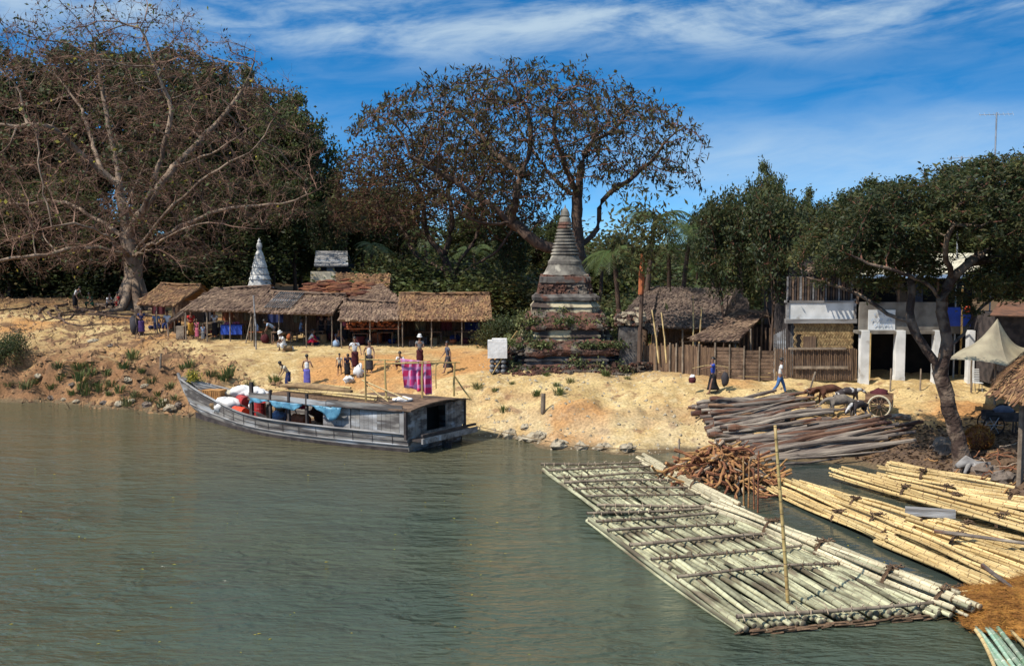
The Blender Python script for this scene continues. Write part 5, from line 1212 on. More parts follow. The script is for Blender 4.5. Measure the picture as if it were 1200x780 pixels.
tarp('beige tarpaulin shelter whose second peak runs out of the right edge', (1222, 368, 50.), [(1184, 432, 48.), (1290, 438, 47.6), (1290, 404, 53), (1205, 407, 53)], 49.5, 2, 1230)
# pale louvred chair back under it
p = place(1144, 458); t = thing('slatted_chair', 'pale slatted folding chair in the shade under the tarpaulin', 'chair', p); mb = MB()
for i in range(8): mb.box([0, .1 + i * .012, .45 + i * .085], [.36, .03, .045])
mb.build('backrest', M['plaster_white'], t); mb = MB(); mb.box([0, -.15, .42], [.38, .4, .03]); mb.build('seat', M['plaster_white'], t)
for sx in (-.17, .17):
    for sy in (-.3, .1): MB().tube([[sx, sy, 0], [sx, sy * .7, .45]], .018, 5).build('leg', M['wood_grey'], t)
# --- round thatch shelter corner, nearest right edge
bs = basept(1240, 40); t = thing('thatch_umbrella', 'shaggy thatched shelter roof nearest the right edge, above the handcart', 'shelter', bs)
for k, (a, b, c_, d) in enumerate([((1161, 458, 38.2), (1196, 470, 37.), (1232, 395, 40), (1226, 395, 40)), ((1196, 470, 37.), (1300, 470, 37), (1240, 395, 40), (1232, 395, 40)), ((1170, 438, 42.5), (1161, 458, 38.2), (1226, 395, 40), (1228, 394, 40.5))]):
    mb = MB(); thatch(mb, *[pd(*k_) - bs for k_ in (a, b, c_, d)], seed=90 + k, strip=.1, edge=.3); mb.build('roof', M['thatch_brown'], t)
for x, D_ in ((1198, 38.2), (1200, 38.35), (1290, 38)): q_ = pd(x, 455, D_); post(t, [q_[0] - bs[0], D_ - bs[1], gz1(q_[0], D_) - bs[2]], q_[2] - bs[2] - .05, .09)
# aerials above the trees
def aerial(px, yb, yt, D, els, label, w_=.9):
    a, b = pd(px, yb, D), pd(px + 3, yt, D); g = gz1(a[0], D); bs = np.array([a[0], D, g]); t = thing('tv_aerial', label, 'aerial', bs)
    MB().tube([[0, 0, 0], [0, 0, a[2] - g], b - bs], .045, 5).build('mast', M['metal_grey'], t); mb = MB(); tp = b - bs
    mb.tube([tp + [-w_, 0, -.12], tp + [w_, .2, -.05]], .014, 4)
    for i in range(els): f = -1 + 2 * i / (els - 1); c = tp + [w_ * f, .1 * f, -.085 + .035 * f]; l = .38 - .05 * abs(f); mb.tube([c - [.03, .5 * l, l * .35], c + [.03, .5 * l, l * .35]], .008, 3)
    mb.build('antenna', M['metal_grey'], t)
aerial(1165, 210, 132, 58, 8, 'taller roof aerial with many cross rods at the upper right')
aerial(1124, 215, 183, 58, 6, 'lower roof aerial just above the dark crowns at the right', .7)
# ---------------------------------------------------------------- the cargo boat
BA = np.array([-.83, .557]); BA /= np.linalg.norm(BA); BN = np.array([-BA[1], BA[0]]) * -1.0   # BN -> away from camera
if BN[1] < 0: BN = -BN
near0 = pz(479, 509, .8)[:2]; HB = 1.95
borg = np.array([near0[0], near0[1]]) + BN * HB
brz = math.atan2(BA[1], BA[0]); LB = 16.5
boat = thing('cargo_boat', 'long grey wooden cargo boat with a plank cabin, moored at the bank', 'boat', (borg[0], borg[1], 0), brz)
# local: x from stern to bow, +y = towards the camera (near side), z up
sgn = 1.0 if (np.array([-math.sin(brz), math.cos(brz)]) @ -BN) > 0 else -1.0
def bw(x, y, z): p = borg + BA * x - BN * y; return np.array([p[0], p[1], z])
def hb(u):
    t = np.clip((u - 6.5) / (LB - 6.5), 0, 1); return (1.92 + .60 * math.sin(PI * min(u, 13) / 13)) * (1 - t ** 2.3) + .10
def sheer(u): return .80 + .03 * u / 8 + 1.12 * np.clip((u - 8.5) / (LB - 8.5), 0, 1) ** 2.1
def station(u, off=0.):
    h_ = hb(u) - off; s = sheer(u); t = np.clip((u - 10) / (LB - 10), 0, 1); kz = -.45 + 1.5 * t ** 2.6 + off; us = -.0
    ys = [1, .985, .95, .80, .45, 0]; zs = [s, s * .62, .12 + kz * .2 + .12 * t, kz * .55, kz * .9, kz]
    zs[2] = max(zs[2], kz + .05 * (1 - t)) ; 
    half = [(h_ * a, z) for a, z in zip(ys, zs)]
    return half
us = np.concatenate([np.linspace(0, 10, 21), np.linspace(10.4, LB, 18)])
def stem_x(u, z): # bow rakes forward
    t = np.clip((u - 12) / (LB - 12), 0, 1); return u + t * .55 * max(0, z - .3)
G_ = []
for u in us:
    h_ = station(u); L_ = [(stem_x(u, z), y * sgn, z) for y, z in h_] + [(stem_x(u, z), -y * sgn, z) for y, z in h_[::-1][1:]]
    G_.append(L_)
G_ = np.array(G_)
mb = MB(); mb.sheet(G_); G2 = []
for u in us:
    h_ = station(u, .07); L_ = [(stem_x(u, z) - (.05 if u > 16 else 0), y * sgn, z + (.002 if i else 0)) for i, (y, z) in enumerate(h_)] + [(stem_x(u, z), -y * sgn, z) for y, z in h_[::-1][1:]]
    G2.append(L_)
G2 = np.array(G2); mb.sheet(G2[::-1])
n_ = G_.shape[1]
# close the gunwale gap and the transom
for j in (0, n_ - 1): mb.sheet(np.stack([G_[:, j], G2[:, j]], 1) + [0, 0, .001])
tr = G_[0]; c0 = tr.mean(0); mb.add(np.vstack([tr, [c0]]), T3=[[i, (i + 1) % n_, n_] for i in range(n_)])
hull = mb.build('hull', M['wood_hull'], boat)
def side_rail(zf, r1, r2, name, mm, yo=.03, u1=LB, fl=1., zmin=None):
    for s in (1, -1):
        pts = []
        for u in np.linspace(0, u1, 40):
            z = zf(u); pts.append([stem_x(u, z), s * sgn * (hb(u) * fl + yo), z])
        mb = MB(); mb.tube(pts, r1, 5, squash=r2); mb.build(name, mm, boat)
side_rail(lambda u: sheer(u) + .02, .07, .8, 'gunwale', M['wood_grey'])
side_rail(lambda u: sheer(u) * .36 + .02, .035, 1.3, 'rubbing_strake', M['wood_grey'], .01, 16.2, .975)
# dark tarred bottom band
for s in (1, -1):
    mb = MB(); G3 = []
    for u in np.linspace(0, 15.8, 36):
        z1 = sheer(u) * .30; G3.append([[stem_x(u, -.05), s * sgn * (hb(u) * .96 + .03), -.06], [stem_x(u, z1 * .6), s * sgn * (hb(u) * .975 + .03), z1 * .62]])
    mb.sheet(np.array(G3)); mb.build('tarred_band', M['wood_dark'], boat)
# plank seams on the outside of the hull
for s in (1,):
    mb = MB()
    for zf_ in (.62, .84):
        pts = [[stem_x(u, sheer(u) * zf_), s * sgn * (hb(u) * .99 + .012), sheer(u) * zf_] for u in np.linspace(0, 15.5, 40)]; mb.tube(pts, .010, 4)
    for u in np.arange(.8, 14, 1.05): z = sheer(u); mb.box([u, s * sgn * (hb(u) * .99 + .012), z * .68], [.018, .02, z * .5])
    mb.build('plank_seam', M['wood_dark'], boat)['kind'] = 'stuff'
# deck boards
mb = MB()
for u in np.arange(.3, 15.2, .3): mb.box([u, 0, .18 + max(0, (u - 11)) * .06], [.27, 2 * hb(u) * .86, .04])
mb.build('deck', M['wood_brown'], boat)
# bow deck and breasthook
mb = MB()
for u in np.arange(15.0, 17.3, .2): mb.box([u + .35 * (u - 15) * .3, 0, sheer(u) - .06], [.19, 2 * hb(u) * .9, .05])
mb.build('bow_deck', M['wood_grey'], boat)
mb = MB(); mb.tube([[stem_x(LB, .5) - .2, 0, .55], [stem_x(LB, 1.2) , 0, 1.2], [stem_x(LB, 1.9) + .12, 0, 1.98], [stem_x(LB, 2.2) + .1, 0, 2.22]], [.11, .11, .10, .08], 7); mb.build('stem_post', M['wood_grey'], boat)
# stern platform
mb = MB(); W0 = 2.35
mb.box([-.32, -sgn * .1, .55], [.8, 4.0, .09]); mb.build('stern_platform', M['wood_dark'], boat)
mb = MB(); mb.box([-.75, -sgn * .1, .56], [.10, 4.1, .24]); mb.build('platform_beam', M['wood_grey'], boat)
mb = MB(); mb.box([-.70, -sgn * .1, .80], [.10, 4.0, .10]); mb.build('platform_rail', M['wood_dark'], boat)
mb = MB(); mb.tube([[-.5, 0, -.5], [-.65, 0, .5]], [.16, .07], 6, squash=.3); mb.box([-.62, 0, -.1], [.5, .08, .75]); mb.build('rudder', M['wood_dark'], boat)
# cabin: plank walls
CU = 4.3; zr = 1.92
def wall(name, p0, p1, z0, z1f, m, bw_=.24, skip=None, lab=None, seed=0):
    r = np.random.RandomState(seed); mb = MB(); p0 = np.array(p0, float); p1 = np.array(p1, float); L_ = np.linalg.norm(p1 - p0); n = max(1, int(L_ / bw_)); rz = math.atan2(p1[1] - p0[1], p1[0] - p0[0])
    for i in range(n):
        f = (i + .5) / n
        if skip and skip[0] < f < skip[1]: continue
        z1 = z1f(f) if callable(z1f) else z1f; p = p0 + (p1 - p0) * f; off = r.uniform(-.008, .008); mb.box([p[0] - math.sin(rz) * off, p[1] + math.cos(rz) * off, (z0 + z1) / 2], [L_ / n - .012, .035, z1 - z0], rz, mi=r.randint(0, 2) if isinstance(m, list) else 0)
    o = mb.build(name, m, boat); 
    if lab: o['label'] = lab
    return o
yn = sgn * (hb(1) - .04); yf = -sgn * (hb(1) + .05)
wall('cabin_wall', (.12, yn), (3.1, yn + sgn * .12), .8, zr - .06, [M['wood_grey'], M['wood_hull']], seed=1)
wall('cabin_wall', (3.15, yn + sgn * .12), (CU + .5, yn + sgn * .15), .8, lambda f: zr - .08 - f * .35, M['wood_grey'], .24, seed=2)
wall('cabin_wall', (.0, yf), (CU, yf), .7, zr - .06, M['wood_hull'], seed=3)
ym = yn + (yf - yn)
wall('cabin_back', (.02, yn), (.02, yn + (yf - yn) * .34), .74, zr - .02, M['wood_hull'], .2, seed=4); wall('cabin_back', (.02, yn + (yf - yn) * .66), (.02, yf), .74, zr - .02, M['wood_hull'], .2, seed=6)
MB().box([.02, (yn + yf) / 2, zr + .0], [.05, abs(yf - yn) * .34, .16]).build('door_lintel', M['wood_dark'], boat)
wall('cabin_front', (CU, yn), (CU, yf), .5, zr - .05, M['wood_brown'], .3, (.3, .7), seed=5)
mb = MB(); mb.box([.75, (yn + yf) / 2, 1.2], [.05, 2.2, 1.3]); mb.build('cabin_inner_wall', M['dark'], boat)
for y in (yn, yf):
    for u in (.02, ): MB().box([u, y, (zr + .6) / 2], [.12, .12, zr - .55]).build('corner_post', M['wood_dark'], boat)
# roof: gently arched
def roof_sheet(u0, u1, z0, name, m, w_near, w_far, arch=.20, n=9):
    w_near = w_near + 0.0
    mb = MB(); G_ = []
    for u in np.linspace(u0, u1, 10):
        G_.append([[u, yv, z0 + arch * (1 - ((yv - (w_near + w_far) / 2) / ((w_near - w_far) / 2)) ** 2) - .010 * u] for yv in np.linspace(w_near, w_far, n)])
    G_ = np.array(G_)
    if np.cross(G_[-1, 0] - G_[0, 0], G_[0, -1] - G_[0, 0])[2] < 0: G_ = G_[::-1]
    mb.sheet(G_, .06); return mb.build(name, m, boat)
roof_sheet(-.35, CU + .1, zr, 'cabin_roof', M['wood_brown'], yn + sgn * .10, yf - sgn * .08)
roof_sheet(CU + .15, 9.6, zr - .10, 'awning_roof', M['mat_brown'], sgn * 2.45, -sgn * 1.7, .12)
# fascia boards along the near edge, grey
for u0, u1, z in ((.2, CU, zr + .04), (CU, 9.6, zr - .02)):
    MB().box([(u0 + u1) / 2, sgn * ((hb(u0) + hb(u1)) / 2 + .06), z], [u1 - u0 - .02, .05, .24], math.atan2(sgn * (hb(u1) - hb(u0)), u1 - u0)).build('fascia_board', M['wood_hull'], boat)
    MB().tube([[u0, sgn * (hb(u0) + .11), z - .14], [u1, sgn * (hb(u1) + .11), z - .15]], .04, 5).build('eave_pole', M['wood_dark'], boat)
for u in (9.6, 8.05, 6.75, 5.6):
    for s in (1, -1):
        ex = .24 if (u > 9 and s > 0) else 0; z1_ = zr + .33 + ex if s > 0 else zr - .16; z0_ = sheer(u) - .18 if s > 0 else .2
        MB().box([u, s * sgn * (hb(u) - .10) if s > 0 else -sgn * 1.55, (z0_ + z1_) / 2], [.11 if u < 9 else .18, .12, z1_ - z0_]).build('roof_post', M['wood_dark'], boat)
# blue tarpaulin valance
mb = MB(); U_ = np.linspace(3.4, 9.5, 40); G_ = []
for i, u in enumerate(U_):
    dr = .22 + .12 * math.sin(u * 2.1) + .07 * math.sin(u * 5.3) + (.32 * max(0, 1 - abs(u - 4.1) / .7)) - (.10 if 4.9 < u < 5.7 else 0)
    G_.append([[u, sgn * (hb(u) + .14 + .05 * math.sin(u * 9 + v * 3)), zr - .12 - v * dr] for v in np.linspace(0, 1, 5)])
mb.sheet(np.array(G_), .012); mb.build('tarpaulin_valance', M['tarp_blue'], boat, smooth=True)
# roof freight: bamboo poles, rolled sacking, white cloth, rope
def bthing(mbx, name, m, label, cat, x, y, z, rz=0, smooth=False, group=None):
    o = mbx.build(name, m, smooth=smooth); p = bw(x, y, z); o.location = tuple(p); o.rotation_euler = (0, 0, brz + rz); return tag(o, label, cat, group)
lab_b = ['longest bamboo pole lying on the boat roof near its edge', 'bamboo pole lying on the middle of the boat roof', 'thin bamboo pole lying askew on the boat roof', 'short bamboo pole on the roof behind the sack roll']
for i, (x0, x1, y, dy) in enumerate(((2.2, 9.3, 1.5, -.1), (1.2, 7.6, .8, .2), (2.5, 6.4, 1.1, .5), (5.5, 9.6, -.4, .1))):
    L_ = x1 - x0; mb = MB(); mb.tube([[0, 0, 0], [L_ / 2, dy * sgn / 2, .03], [L_, dy * sgn, 0]], [.055, .05, .04], 6); bthing(mb, 'bamboo_pole', M['bamboo_pole'], lab_b[i], 'pole', x0, y, zr + .19 + .04 * i)
mb = MB(); mb.tube([[-2.4, 0, 0], [-1.6, .05, .02], [0, 0, .05], [1.3, -.04, .03], [2.3, 0, -.04]], [.12, .22, .26, .20, .10], 10, squash=.7); bthing(mb, 'sacking_roll', M['sack_brown'], 'long brown roll of sacking lying on the boat roof', 'roll', 7.0, .55, zr + .30, smooth=True)
mb = MB(); mb.blob([0, 0, 0], [.5, .3, .16], 14, 8, .35, 3); bthing(mb, 'white_cloth', M['sack_white'], 'crumpled white cloth on the rear of the boat roof', 'cloth', 1.2, .9, zr + .22, smooth=True)
# railing of bamboo poles on the roof, pink cloth over it
frame_t = thing('bamboo_drying_frame', 'tall frame of thin bamboo poles standing on the boat roof', 'frame', bw(0, 0, 0), brz)
def fpole(a, b, r_=.035, nm='pole'): return MB().tube([np.array(a), (np.array(a) + b) / 2 + [.02, .01, 0], np.array(b)], [r_, r_, r_ * .85], 6).build(nm, M['bamboo_pole'], frame_t)
def bpt(px, py, y):
    """boat-local point on the plane y=const seen at a picture position"""
    d = ray(px, py); o = np.array([0, 0, H]); n2 = -BN; # y = (p - borg).n2
    t_ = (y + borg @ n2) / (d[:2] @ n2); p = o + d * t_; return np.array([(p[:2] - borg) @ BA, sgn * y, p[2]])
fpole(bpt(429, 470, 1.95), bpt(428, 413, 1.95), .045); fpole(bpt(453, 468, 1.6), bpt(451, 421, 1.6), .045)
fpole(bpt(495, 466, .2), bpt(495, 424, .2), .05); fpole(bpt(532, 464, -1.2), bpt(533, 424, -1.2), .05); fpole(bpt(511, 455, -1.6), bpt(511, 424, -1.6), .03)
fpole(bpt(421, 421, 1.95), bpt(470, 422, .9)); fpole(bpt(451, 426, 1.6), bpt(539, 424.5, -1.25)); fpole(bpt(440, 427, 1.3), bpt(516, 422, -.8), .03)
fpole(bpt(533, 441, -1.35), bpt(552, 468, -1.9), .04)
fpole(bpt(424, 445, 1.9), bpt(478, 468, 1.5), .035, 'rope_brace'); fpole(bpt(428, 450, 1.85), bpt(455, 470, 1.9), .03, 'rope_brace')
# plaid pink cloth: procedural stripes
m = bpy.data.materials.new('pink_plaid'); m.use_nodes = True; nt = m.node_tree; N_ = nt.nodes; Lk = nt.links; bsdf = N_['Principled BSDF']; bsdf.inputs['Roughness'].default_value = .9
tc_ = N_.new('ShaderNodeTexCoord'); sp_ = N_.new('ShaderNodeSeparateXYZ'); Lk.new(tc_.outputs['Generated'], sp_.inputs[0]); cur = None
def stripe(ch, per, wid, colr, src):
    a = N_.new('ShaderNodeMath'); a.operation = 'PINGPONG'; a.inputs[1].default_value = per; Lk.new(sp_.outputs[ch], a.inputs[0]); b = N_.new('ShaderNodeMath'); b.operation = 'LESS_THAN'; b.inputs[1].default_value = wid; Lk.new(a.outputs[0], b.inputs[0])
    c = N_.new('ShaderNodeMath'); c.operation = 'MULTIPLY'; c.inputs[1].default_value = .6; Lk.new(b.outputs[0], c.inputs[0]); x = N_.new('ShaderNodeMix'); x.data_type = 'RGBA'; Lk.new(c.outputs[0], x.inputs[0]); x.inputs[7].default_value = colr + (1,)
    if isinstance(src, tuple): x.inputs[6].default_value = src + (1,)
    else: Lk.new(src, x.inputs[6])
    return x.outputs[2]
s_ = stripe(0, .11, .04, (.78, .55, .78), (.72, .03, .13)); s_ = stripe(2, .12, .045, (.55, .30, .55), s_); s_ = stripe(0, .27, .05, (.35, .05, .25), s_); Lk.new(s_, bsdf.inputs['Base Color'])
c0_, c1_ = bpt(470, 421, .35), bpt(506, 425, -.75); mb = MB(); G_ = []
drop_ = 1.5
for i, f in enumerate(np.linspace(0, 1, 30)):
    p = c0_ + (c1_ - c0_) * f; row = []
    dd = drop_ * (.85 + .18 * f + .03 * math.sin(f * 17)); 
    for v in np.linspace(0, 1, 14): row.append([p[0] - .22 * v * (1 - f) * 1.2 + .04 * math.sin(f * 30) * v, p[1] + sgn * (.06 + .09 * math.sin(f * 24 + v) * v), p[2] + .05 - v * dd])
    G_.append(row)
o = (lambda x: x.build('plaid_cloth', m, smooth=True))(mb.sheet(np.array(G_), .012) or mb); o.location = tuple(bw(0, 0, 0)); o.rotation_euler = (0, 0, brz); tag(o, 'pink and lilac plaid cloth hung to dry over the bamboo frame', 'cloth')
# --- cargo
def drum(x, y, z, m, label, up=True, rz=0., tilt=0.):
    t = thing('oil_drum', label, 'drum', bw(x, y, z), brz + rz); mb = MB()
    prof = [(.27, 0), (.285, .01), (.285, .27), (.297, .285), (.285, .30), (.285, .58), (.297, .595), (.285, .61), (.285, .86), (.29, .88), (.27, .88), (.265, .85)]
    mb.lathe(prof, n=20); o = mb.build('drum_body', M[m], t); mb = MB(); mb.lathe([(.03, .85), (.03, .875)], (.15, 0, 0), 8); o2 = mb.build('bung', M['metal_grey'], t)
    if not up: t.rotation_euler = (R(90), 0, brz + rz); 
    if tilt: t.rotation_euler = (R(tilt), 0, brz + rz)
    return t
def bx_(px, y=1.3): return bpt(px, 480, y)[0]
def at_(px, py, y): b = bpt(px, py, y); return b[0], y, b[2]
def drum_at(px, py, y, m, label, up=True, rz=0.):
    x, y_, z = at_(px, py, y); return drum(x, y_, z, m, label, up, rz)
drum_at(272, 481, 1.0, 'red_paint', 'dark red oil drum lying foremost in the row beside the white sack', False, R(84))
drum_at(288, 484, 1.45, 'red_orange', 'bright orange-red oil drum lying in front of the dark red ones', False, R(84))
drum_at(289, 471, .5, 'red_paint', 'dark red oil drum lying behind the orange-red one', False, R(70))
drum_at(305, 492, 1.3, 'red_paint', 'dark red oil drum standing upright beside the foremost roof post')
drum_at(360, 493, 1.3, 'rust', 'rusty orange oil drum lying in the open middle of the boat', False, R(88))
drum_at(386, 499, 1.3, 'red_paint', 'small red drum standing at the cabin front inside the boat', False, R(10))
def sack(x, y, z, rad, m, label, seed, rz=0., cat='sack', group=None):
    mb = MB(); mb.blob([0, 0, 0], rad, 22, 12, .22, seed); return bthing(mb, 'sack', M[m], label, cat, x, y, z, rz, True, group)
def sk_at(px, py, y, rad, m, label, seed, rz=0.): x, y_, z = at_(px, py, y); return sack(x, y_, z, rad, m, label, seed, rz)
sk_at(266, 475, 1.0, (.70, .40, .40), 'sack_white', 'big plump white sack lying against the dark red drum', 1, .35)
sk_at(284, 459, -.2, (.62, .45, .30), 'sack_white', 'white sack on top of the cargo pile, nearest the bow', 2, .2)
sk_at(299, 461, .1, (.66, .45, .36), 'sack_white', 'bright white sack on top of the cargo pile, nearest the roof posts', 3, -.2)
sk_at(306, 463, -.8, (.5, .4, .34), 'sack_white', 'white sack at the far side of the cargo pile by the roof post', 4)
sk_at(270, 460, -.3, (.75, .26, .14), 'c_cream', 'long flat cream bundle over the wooden crates', 5, .1)
sk_at(296, 475, .9, (.2, .2, .24), 'sack_white', 'small white sack wedged between the red drums', 9)
sk_at(253, 475, .95, (.34, .32, .28), 'sack_brown', 'round brown sack between the wooden crates and the white sack', 6)
sk_at(325, 488, 1.2, (.42, .34, .26), 'c_sky', 'pale blue bundle on the deck beside the standing man', 7)
sk_at(326, 480, .6, (.5, .36, .20), 'sack_brown', 'tan sack stacked under the awning, lower one', 8)
sk_at(325, 473, .3, (.48, .34, .17), 'sack_brown', 'tan sack stacked under the awning, upper one', 10)
sk_at(352, 475, -.2, (.55, .3, .16), 'c_crimson', 'red patterned bundle under the boat awning', 11)
sk_at(376, 498, 1.35, (.3, .26, .14), 'sack_brown', 'small tan parcel on deck beside the rusty drum', 12)
sk_at(320, 494, 1.5, (.28, .22, .18), 'sack_white', 'small white bag on deck at the feet of the standing man', 13)
sack(bx_(360, .2), -1.0, .70, (.8, .5, .5), 'c_brown', 'dark brown sack deep under the boat awning', 14)
sack(bx_(275, .0), -.2, .75, (1.3, .9, .45), 'c_brown', 'brown sacking bale beneath the white sacks on the boat', 15)
for i, (px, py, y, lab) in enumerate(((239, 464, .2, 'slatted orange-brown crate nearest the bow'), (247, 464, .3, 'slatted orange-brown crate second from the bow'), (256, 464, .2, 'slatted orange-brown crate under the cream bundle'))):
    x_, y_, z_ = at_(px, py, y); t = thing('wooden_crate', lab, 'crate', bw(x_, y_, z_), brz + .15 * i, 'crates in the bow'); mb = MB(); mb.box([0, 0, 0], [.62, .60, .62]); mb.build('crate_body', M['crate'], t)
    for s_ in (1, -1):
        mb = MB()
        for k in range(5): mb.box([-.24 + k * .12, s_ * sgn * .315, .0], [.055, .025, .65])
        mb.build('slat_side', M['crate'], t)
    MB().box([0, 0, .33], [.66, .66, .03]).build('lid', M['crate'], t)
mb = MB(); mb.tube([[0, 0, 0], [1.2, 0, .35]], .03, 5); mb.box([-.28, 0, -.10], [.75, .03, .2], rot=[[.96, 0, -.28], [0, 1, 0], [.28, 0, .96]]); bthing(mb, 'oar', M['wood_dark'], 'dark broad oar resting on the gunwale beside the orange-red drum', 'oar', bx_(309, 1.8), 2.2, 1.0, 0)
P_ = rng.randn(500, 3) * [.17, .17, .16] ; V, Q = leaves(P_, .06, .17, 5); mb = MB(); mb.add(V, Q[:330], mi=0); mb.add(V, Q[330:], mi=1); bthing(mb, 'leaf_bunch', [M['leaf_yellow'], M['leaf_bright']], 'bunch of yellow-green leaves tied to the prow as an offering', 'leaf bunch', LB - .1, .05, 2.1)
# mooring rope from the stern to the firewood bank
a = bw(-.9, -1.9, .75); b = pz(798, 527, .35); mb = MB(); mb.tube([a + (b - a) * f + [0, 0, -.55 * math.sin(PI * f) * .6] for f in np.linspace(0, 1, 16)], .018, 4); o = mb.build('mooring_rope', M['sack_brown']); tag(o, 'thin rope slung from the boat stern along the sandy bank', 'rope')
# ---------------------------------------------------------------- bamboo rafts
def pole_mesh(name, L_, r_, n=7, seed=0, bend=.02, node=.4, taper=.75, mt=None):
    r = np.random.RandomState(seed); xs = []; rr = []
    x = 0
    while x < L_: xs += [x, x + .02, x + .06]; rr += [1.0, 1.14, 1.0]; x += node
    xs.append(L_); rr.append(1.); xs = np.array(xs); m_ = xs <= L_; xs = xs[m_]; rr = np.array(rr)[m_]; rad = r_ * np.array(rr) * (1 - (1 - taper) * xs / L_)
    a, b = r.rand(2) * 6; pts = np.stack([xs, bend * L_ * .1 * np.sin(xs / L_ * 4 + a), bend * L_ * .05 * np.sin(xs / L_ * 5 + b)], 1)
    mb = MB(); mb.tube(pts, rad, n); V = np.concatenate(mb.V); Q = np.concatenate(mb.Q); T3 = np.concatenate(mb.T); me = mesh_np(name, V, Q, T3, smooth=True); me.materials.append(M[mt]); return me
def put(name, me, a, b, parent=None, roll=None):
    """object whose local +X runs from a to b (stretched to fit)"""
    a = Vector(a); b = Vector(b); d = b - a; o = bpy.data.objects.new(name, me); COL.objects.link(o)
    if parent: o.parent = parent
    o.location = a; q_ = Vector((1, 0, 0)).rotation_difference(d.normalized()); o.rotation_mode = 'QUATERNION'; q2 = q_ @ Matrix.Rotation(roll if roll is not None else rng.rand() * 6.28, 4, 'X').to_quaternion(); o.rotation_quaternion = q2
    o.scale = (d.length / me['L'], 1, 1) if 'L' in me else (1, 1, 1); return o
def stock(name, Ls, rs, mt, seed, **k):
    out = []
    for i, (L_, r_) in enumerate(zip(Ls, rs)): me = pole_mesh(name, L_, r_, seed=seed + i, mt=mt, **k); me['L'] = L_; out.append(me)
    return out
RG = stock('raft_pole', [6] * 5, [.066, .074, .062, .078, .058], 'bamboo_grey', 1, bend=.10)
RD = stock('cross_pole', [6] * 5, [.06, .07, .065, .075, .06], 'crossbar', 81, bend=.12)
RT = stock('bamboo_pole', [6] * 5, [.048, .056, .045, .052, .06], 'bamboo_tan', 11, bend=.12)
def lerp(a, b, f): return a + (b - a) * f
def raft(label, FL, FR, NL, NR, npole, bars, seed, nseg=1, z=.10):
    """FL.. far-left etc. (world); poles run far->near"""
    r = np.random.RandomState(seed); c = (FL + FR + NL + NR) / 4; c[2] = 0; t = thing('bamboo_raft', label, 'raft', c)
    for i in range(npole):
        f = (i + .5) / npole
        for s in range(nseg):
            a0 = s / nseg - (.04 if s else 0) + r.uniform(-.015, .015); a1 = (s + 1) / nseg + (.05 if s < nseg - 1 else r.uniform(-.012, .012)); f2 = f + r.uniform(-.45, .45) / npole; f3 = f + r.uniform(-.45, .45) / npole
            A_ = lerp(lerp(FL, FR, f2), lerp(NL, NR, f2), a0); B_ = lerp(lerp(FL, FR, f3), lerp(NL, NR, f3), a1); zz0 = z + r.uniform(-.035, .05) + .04 * s
            if r.rand() < .5: A_, B_ = B_, A_
            put('deck_pole', RG[r.randint(5)], A_ * [1, 1, 0] + [0, 0, zz0] - c, B_ * [1, 1, 0] + [0, 0, z + r.uniform(-.03, .05)] - c, t)
    for bi, (f, e0, e1) in enumerate(bars):
        A_ = lerp(lerp(FL, NL, f), lerp(FR, NR, f), e0); B_ = lerp(lerp(FL, NL, f), lerp(FR, NR, f), e1); A_[2] = B_[2] = z + .17 + (.05 if nseg > 1 and f > .45 else 0)
        bar = put('cross_pole', RD[bi % 5], A_ - c, B_ - c, t); bar.scale = (bar.scale[0], .8, .8)
        # lashings of twisted split bamboo with loose ends, many along the bar
        mb = MB(); n = int(np.linalg.norm(B_ - A_) / .34); al = (B_ - A_) / np.linalg.norm(B_ - A_); cr = np.array([-al[1], al[0], 0])
        for k in range(n):
            p = A_ + (B_ - A_) * ((k + .5 + r.uniform(-.3, .3)) / n); dv = (cr * r.choice([-1, 1]) + al * r.uniform(-.6, .6)); w_ = r.uniform(.06, .13)
            mb.tube([p - dv * w_ + [0, 0, -.05], p + [0, 0, .065], p + dv * w_ + [0, 0, -.05]], .014, 4)
            if r.rand() < .6: e = p + np.array([r.uniform(-.12, .12), r.uniform(-.12, .12), r.uniform(.06, .16)]); mb.tube([p + [0, 0, .05], e], .010, 3)
        mb.V = [np.concatenate(mb.V)]; o = mb.build('lashing', M['binding' if bi % 3 else 'stick_pale'], t); o.location = tuple(-c); o['kind'] = 'stuff'
    return t, c
z0 = .1
FL, NL = pz(688, 609, z0), pz(868, 737, z0); FR, NR = pz(868, 596, z0), pz(1112, 716, z0)
bars2 = [(.0, 0, 1.0), (.085, 0, .96), (.20, -.02, 1.0), (.345, 0, 1.0), (.50, .0, 1.0), (.66, 0, .88), (.985, .0, 1.0)]
raft2, rc2 = raft('larger nearer bamboo raft of greyish poles with lashed cross bars', FL, FR, NL, NR, 46, bars2, 5, 2)
FL, NL = pz(634, 549, z0), pz(702, 601, z0); FR, NR = pz(762, 546, z0), pz(860, 598, z0)
raft1, rc1 = raft('smaller farther bamboo raft of bleached poles floating beyond the larger one', FL, FR, NL, NR, 40, [(.0, 0, 1.), (.13, 0, 1), (.30, .01, 1), (.44, 0, .97), (.60, 0, 1), (.76, .02, 1), (.97, 0, 1)], 6, 1)
# thin edge poles, partly sunken, tan
E1 = put('edge_pole', RG[0], pz(687, 611, .05) - rc2, pz(867, 740, .06) - rc2, raft2); E2 = put('edge_pole', RG[1], pz(690, 609, .16) - rc2, pz(868, 737, .16) - rc2, raft2)
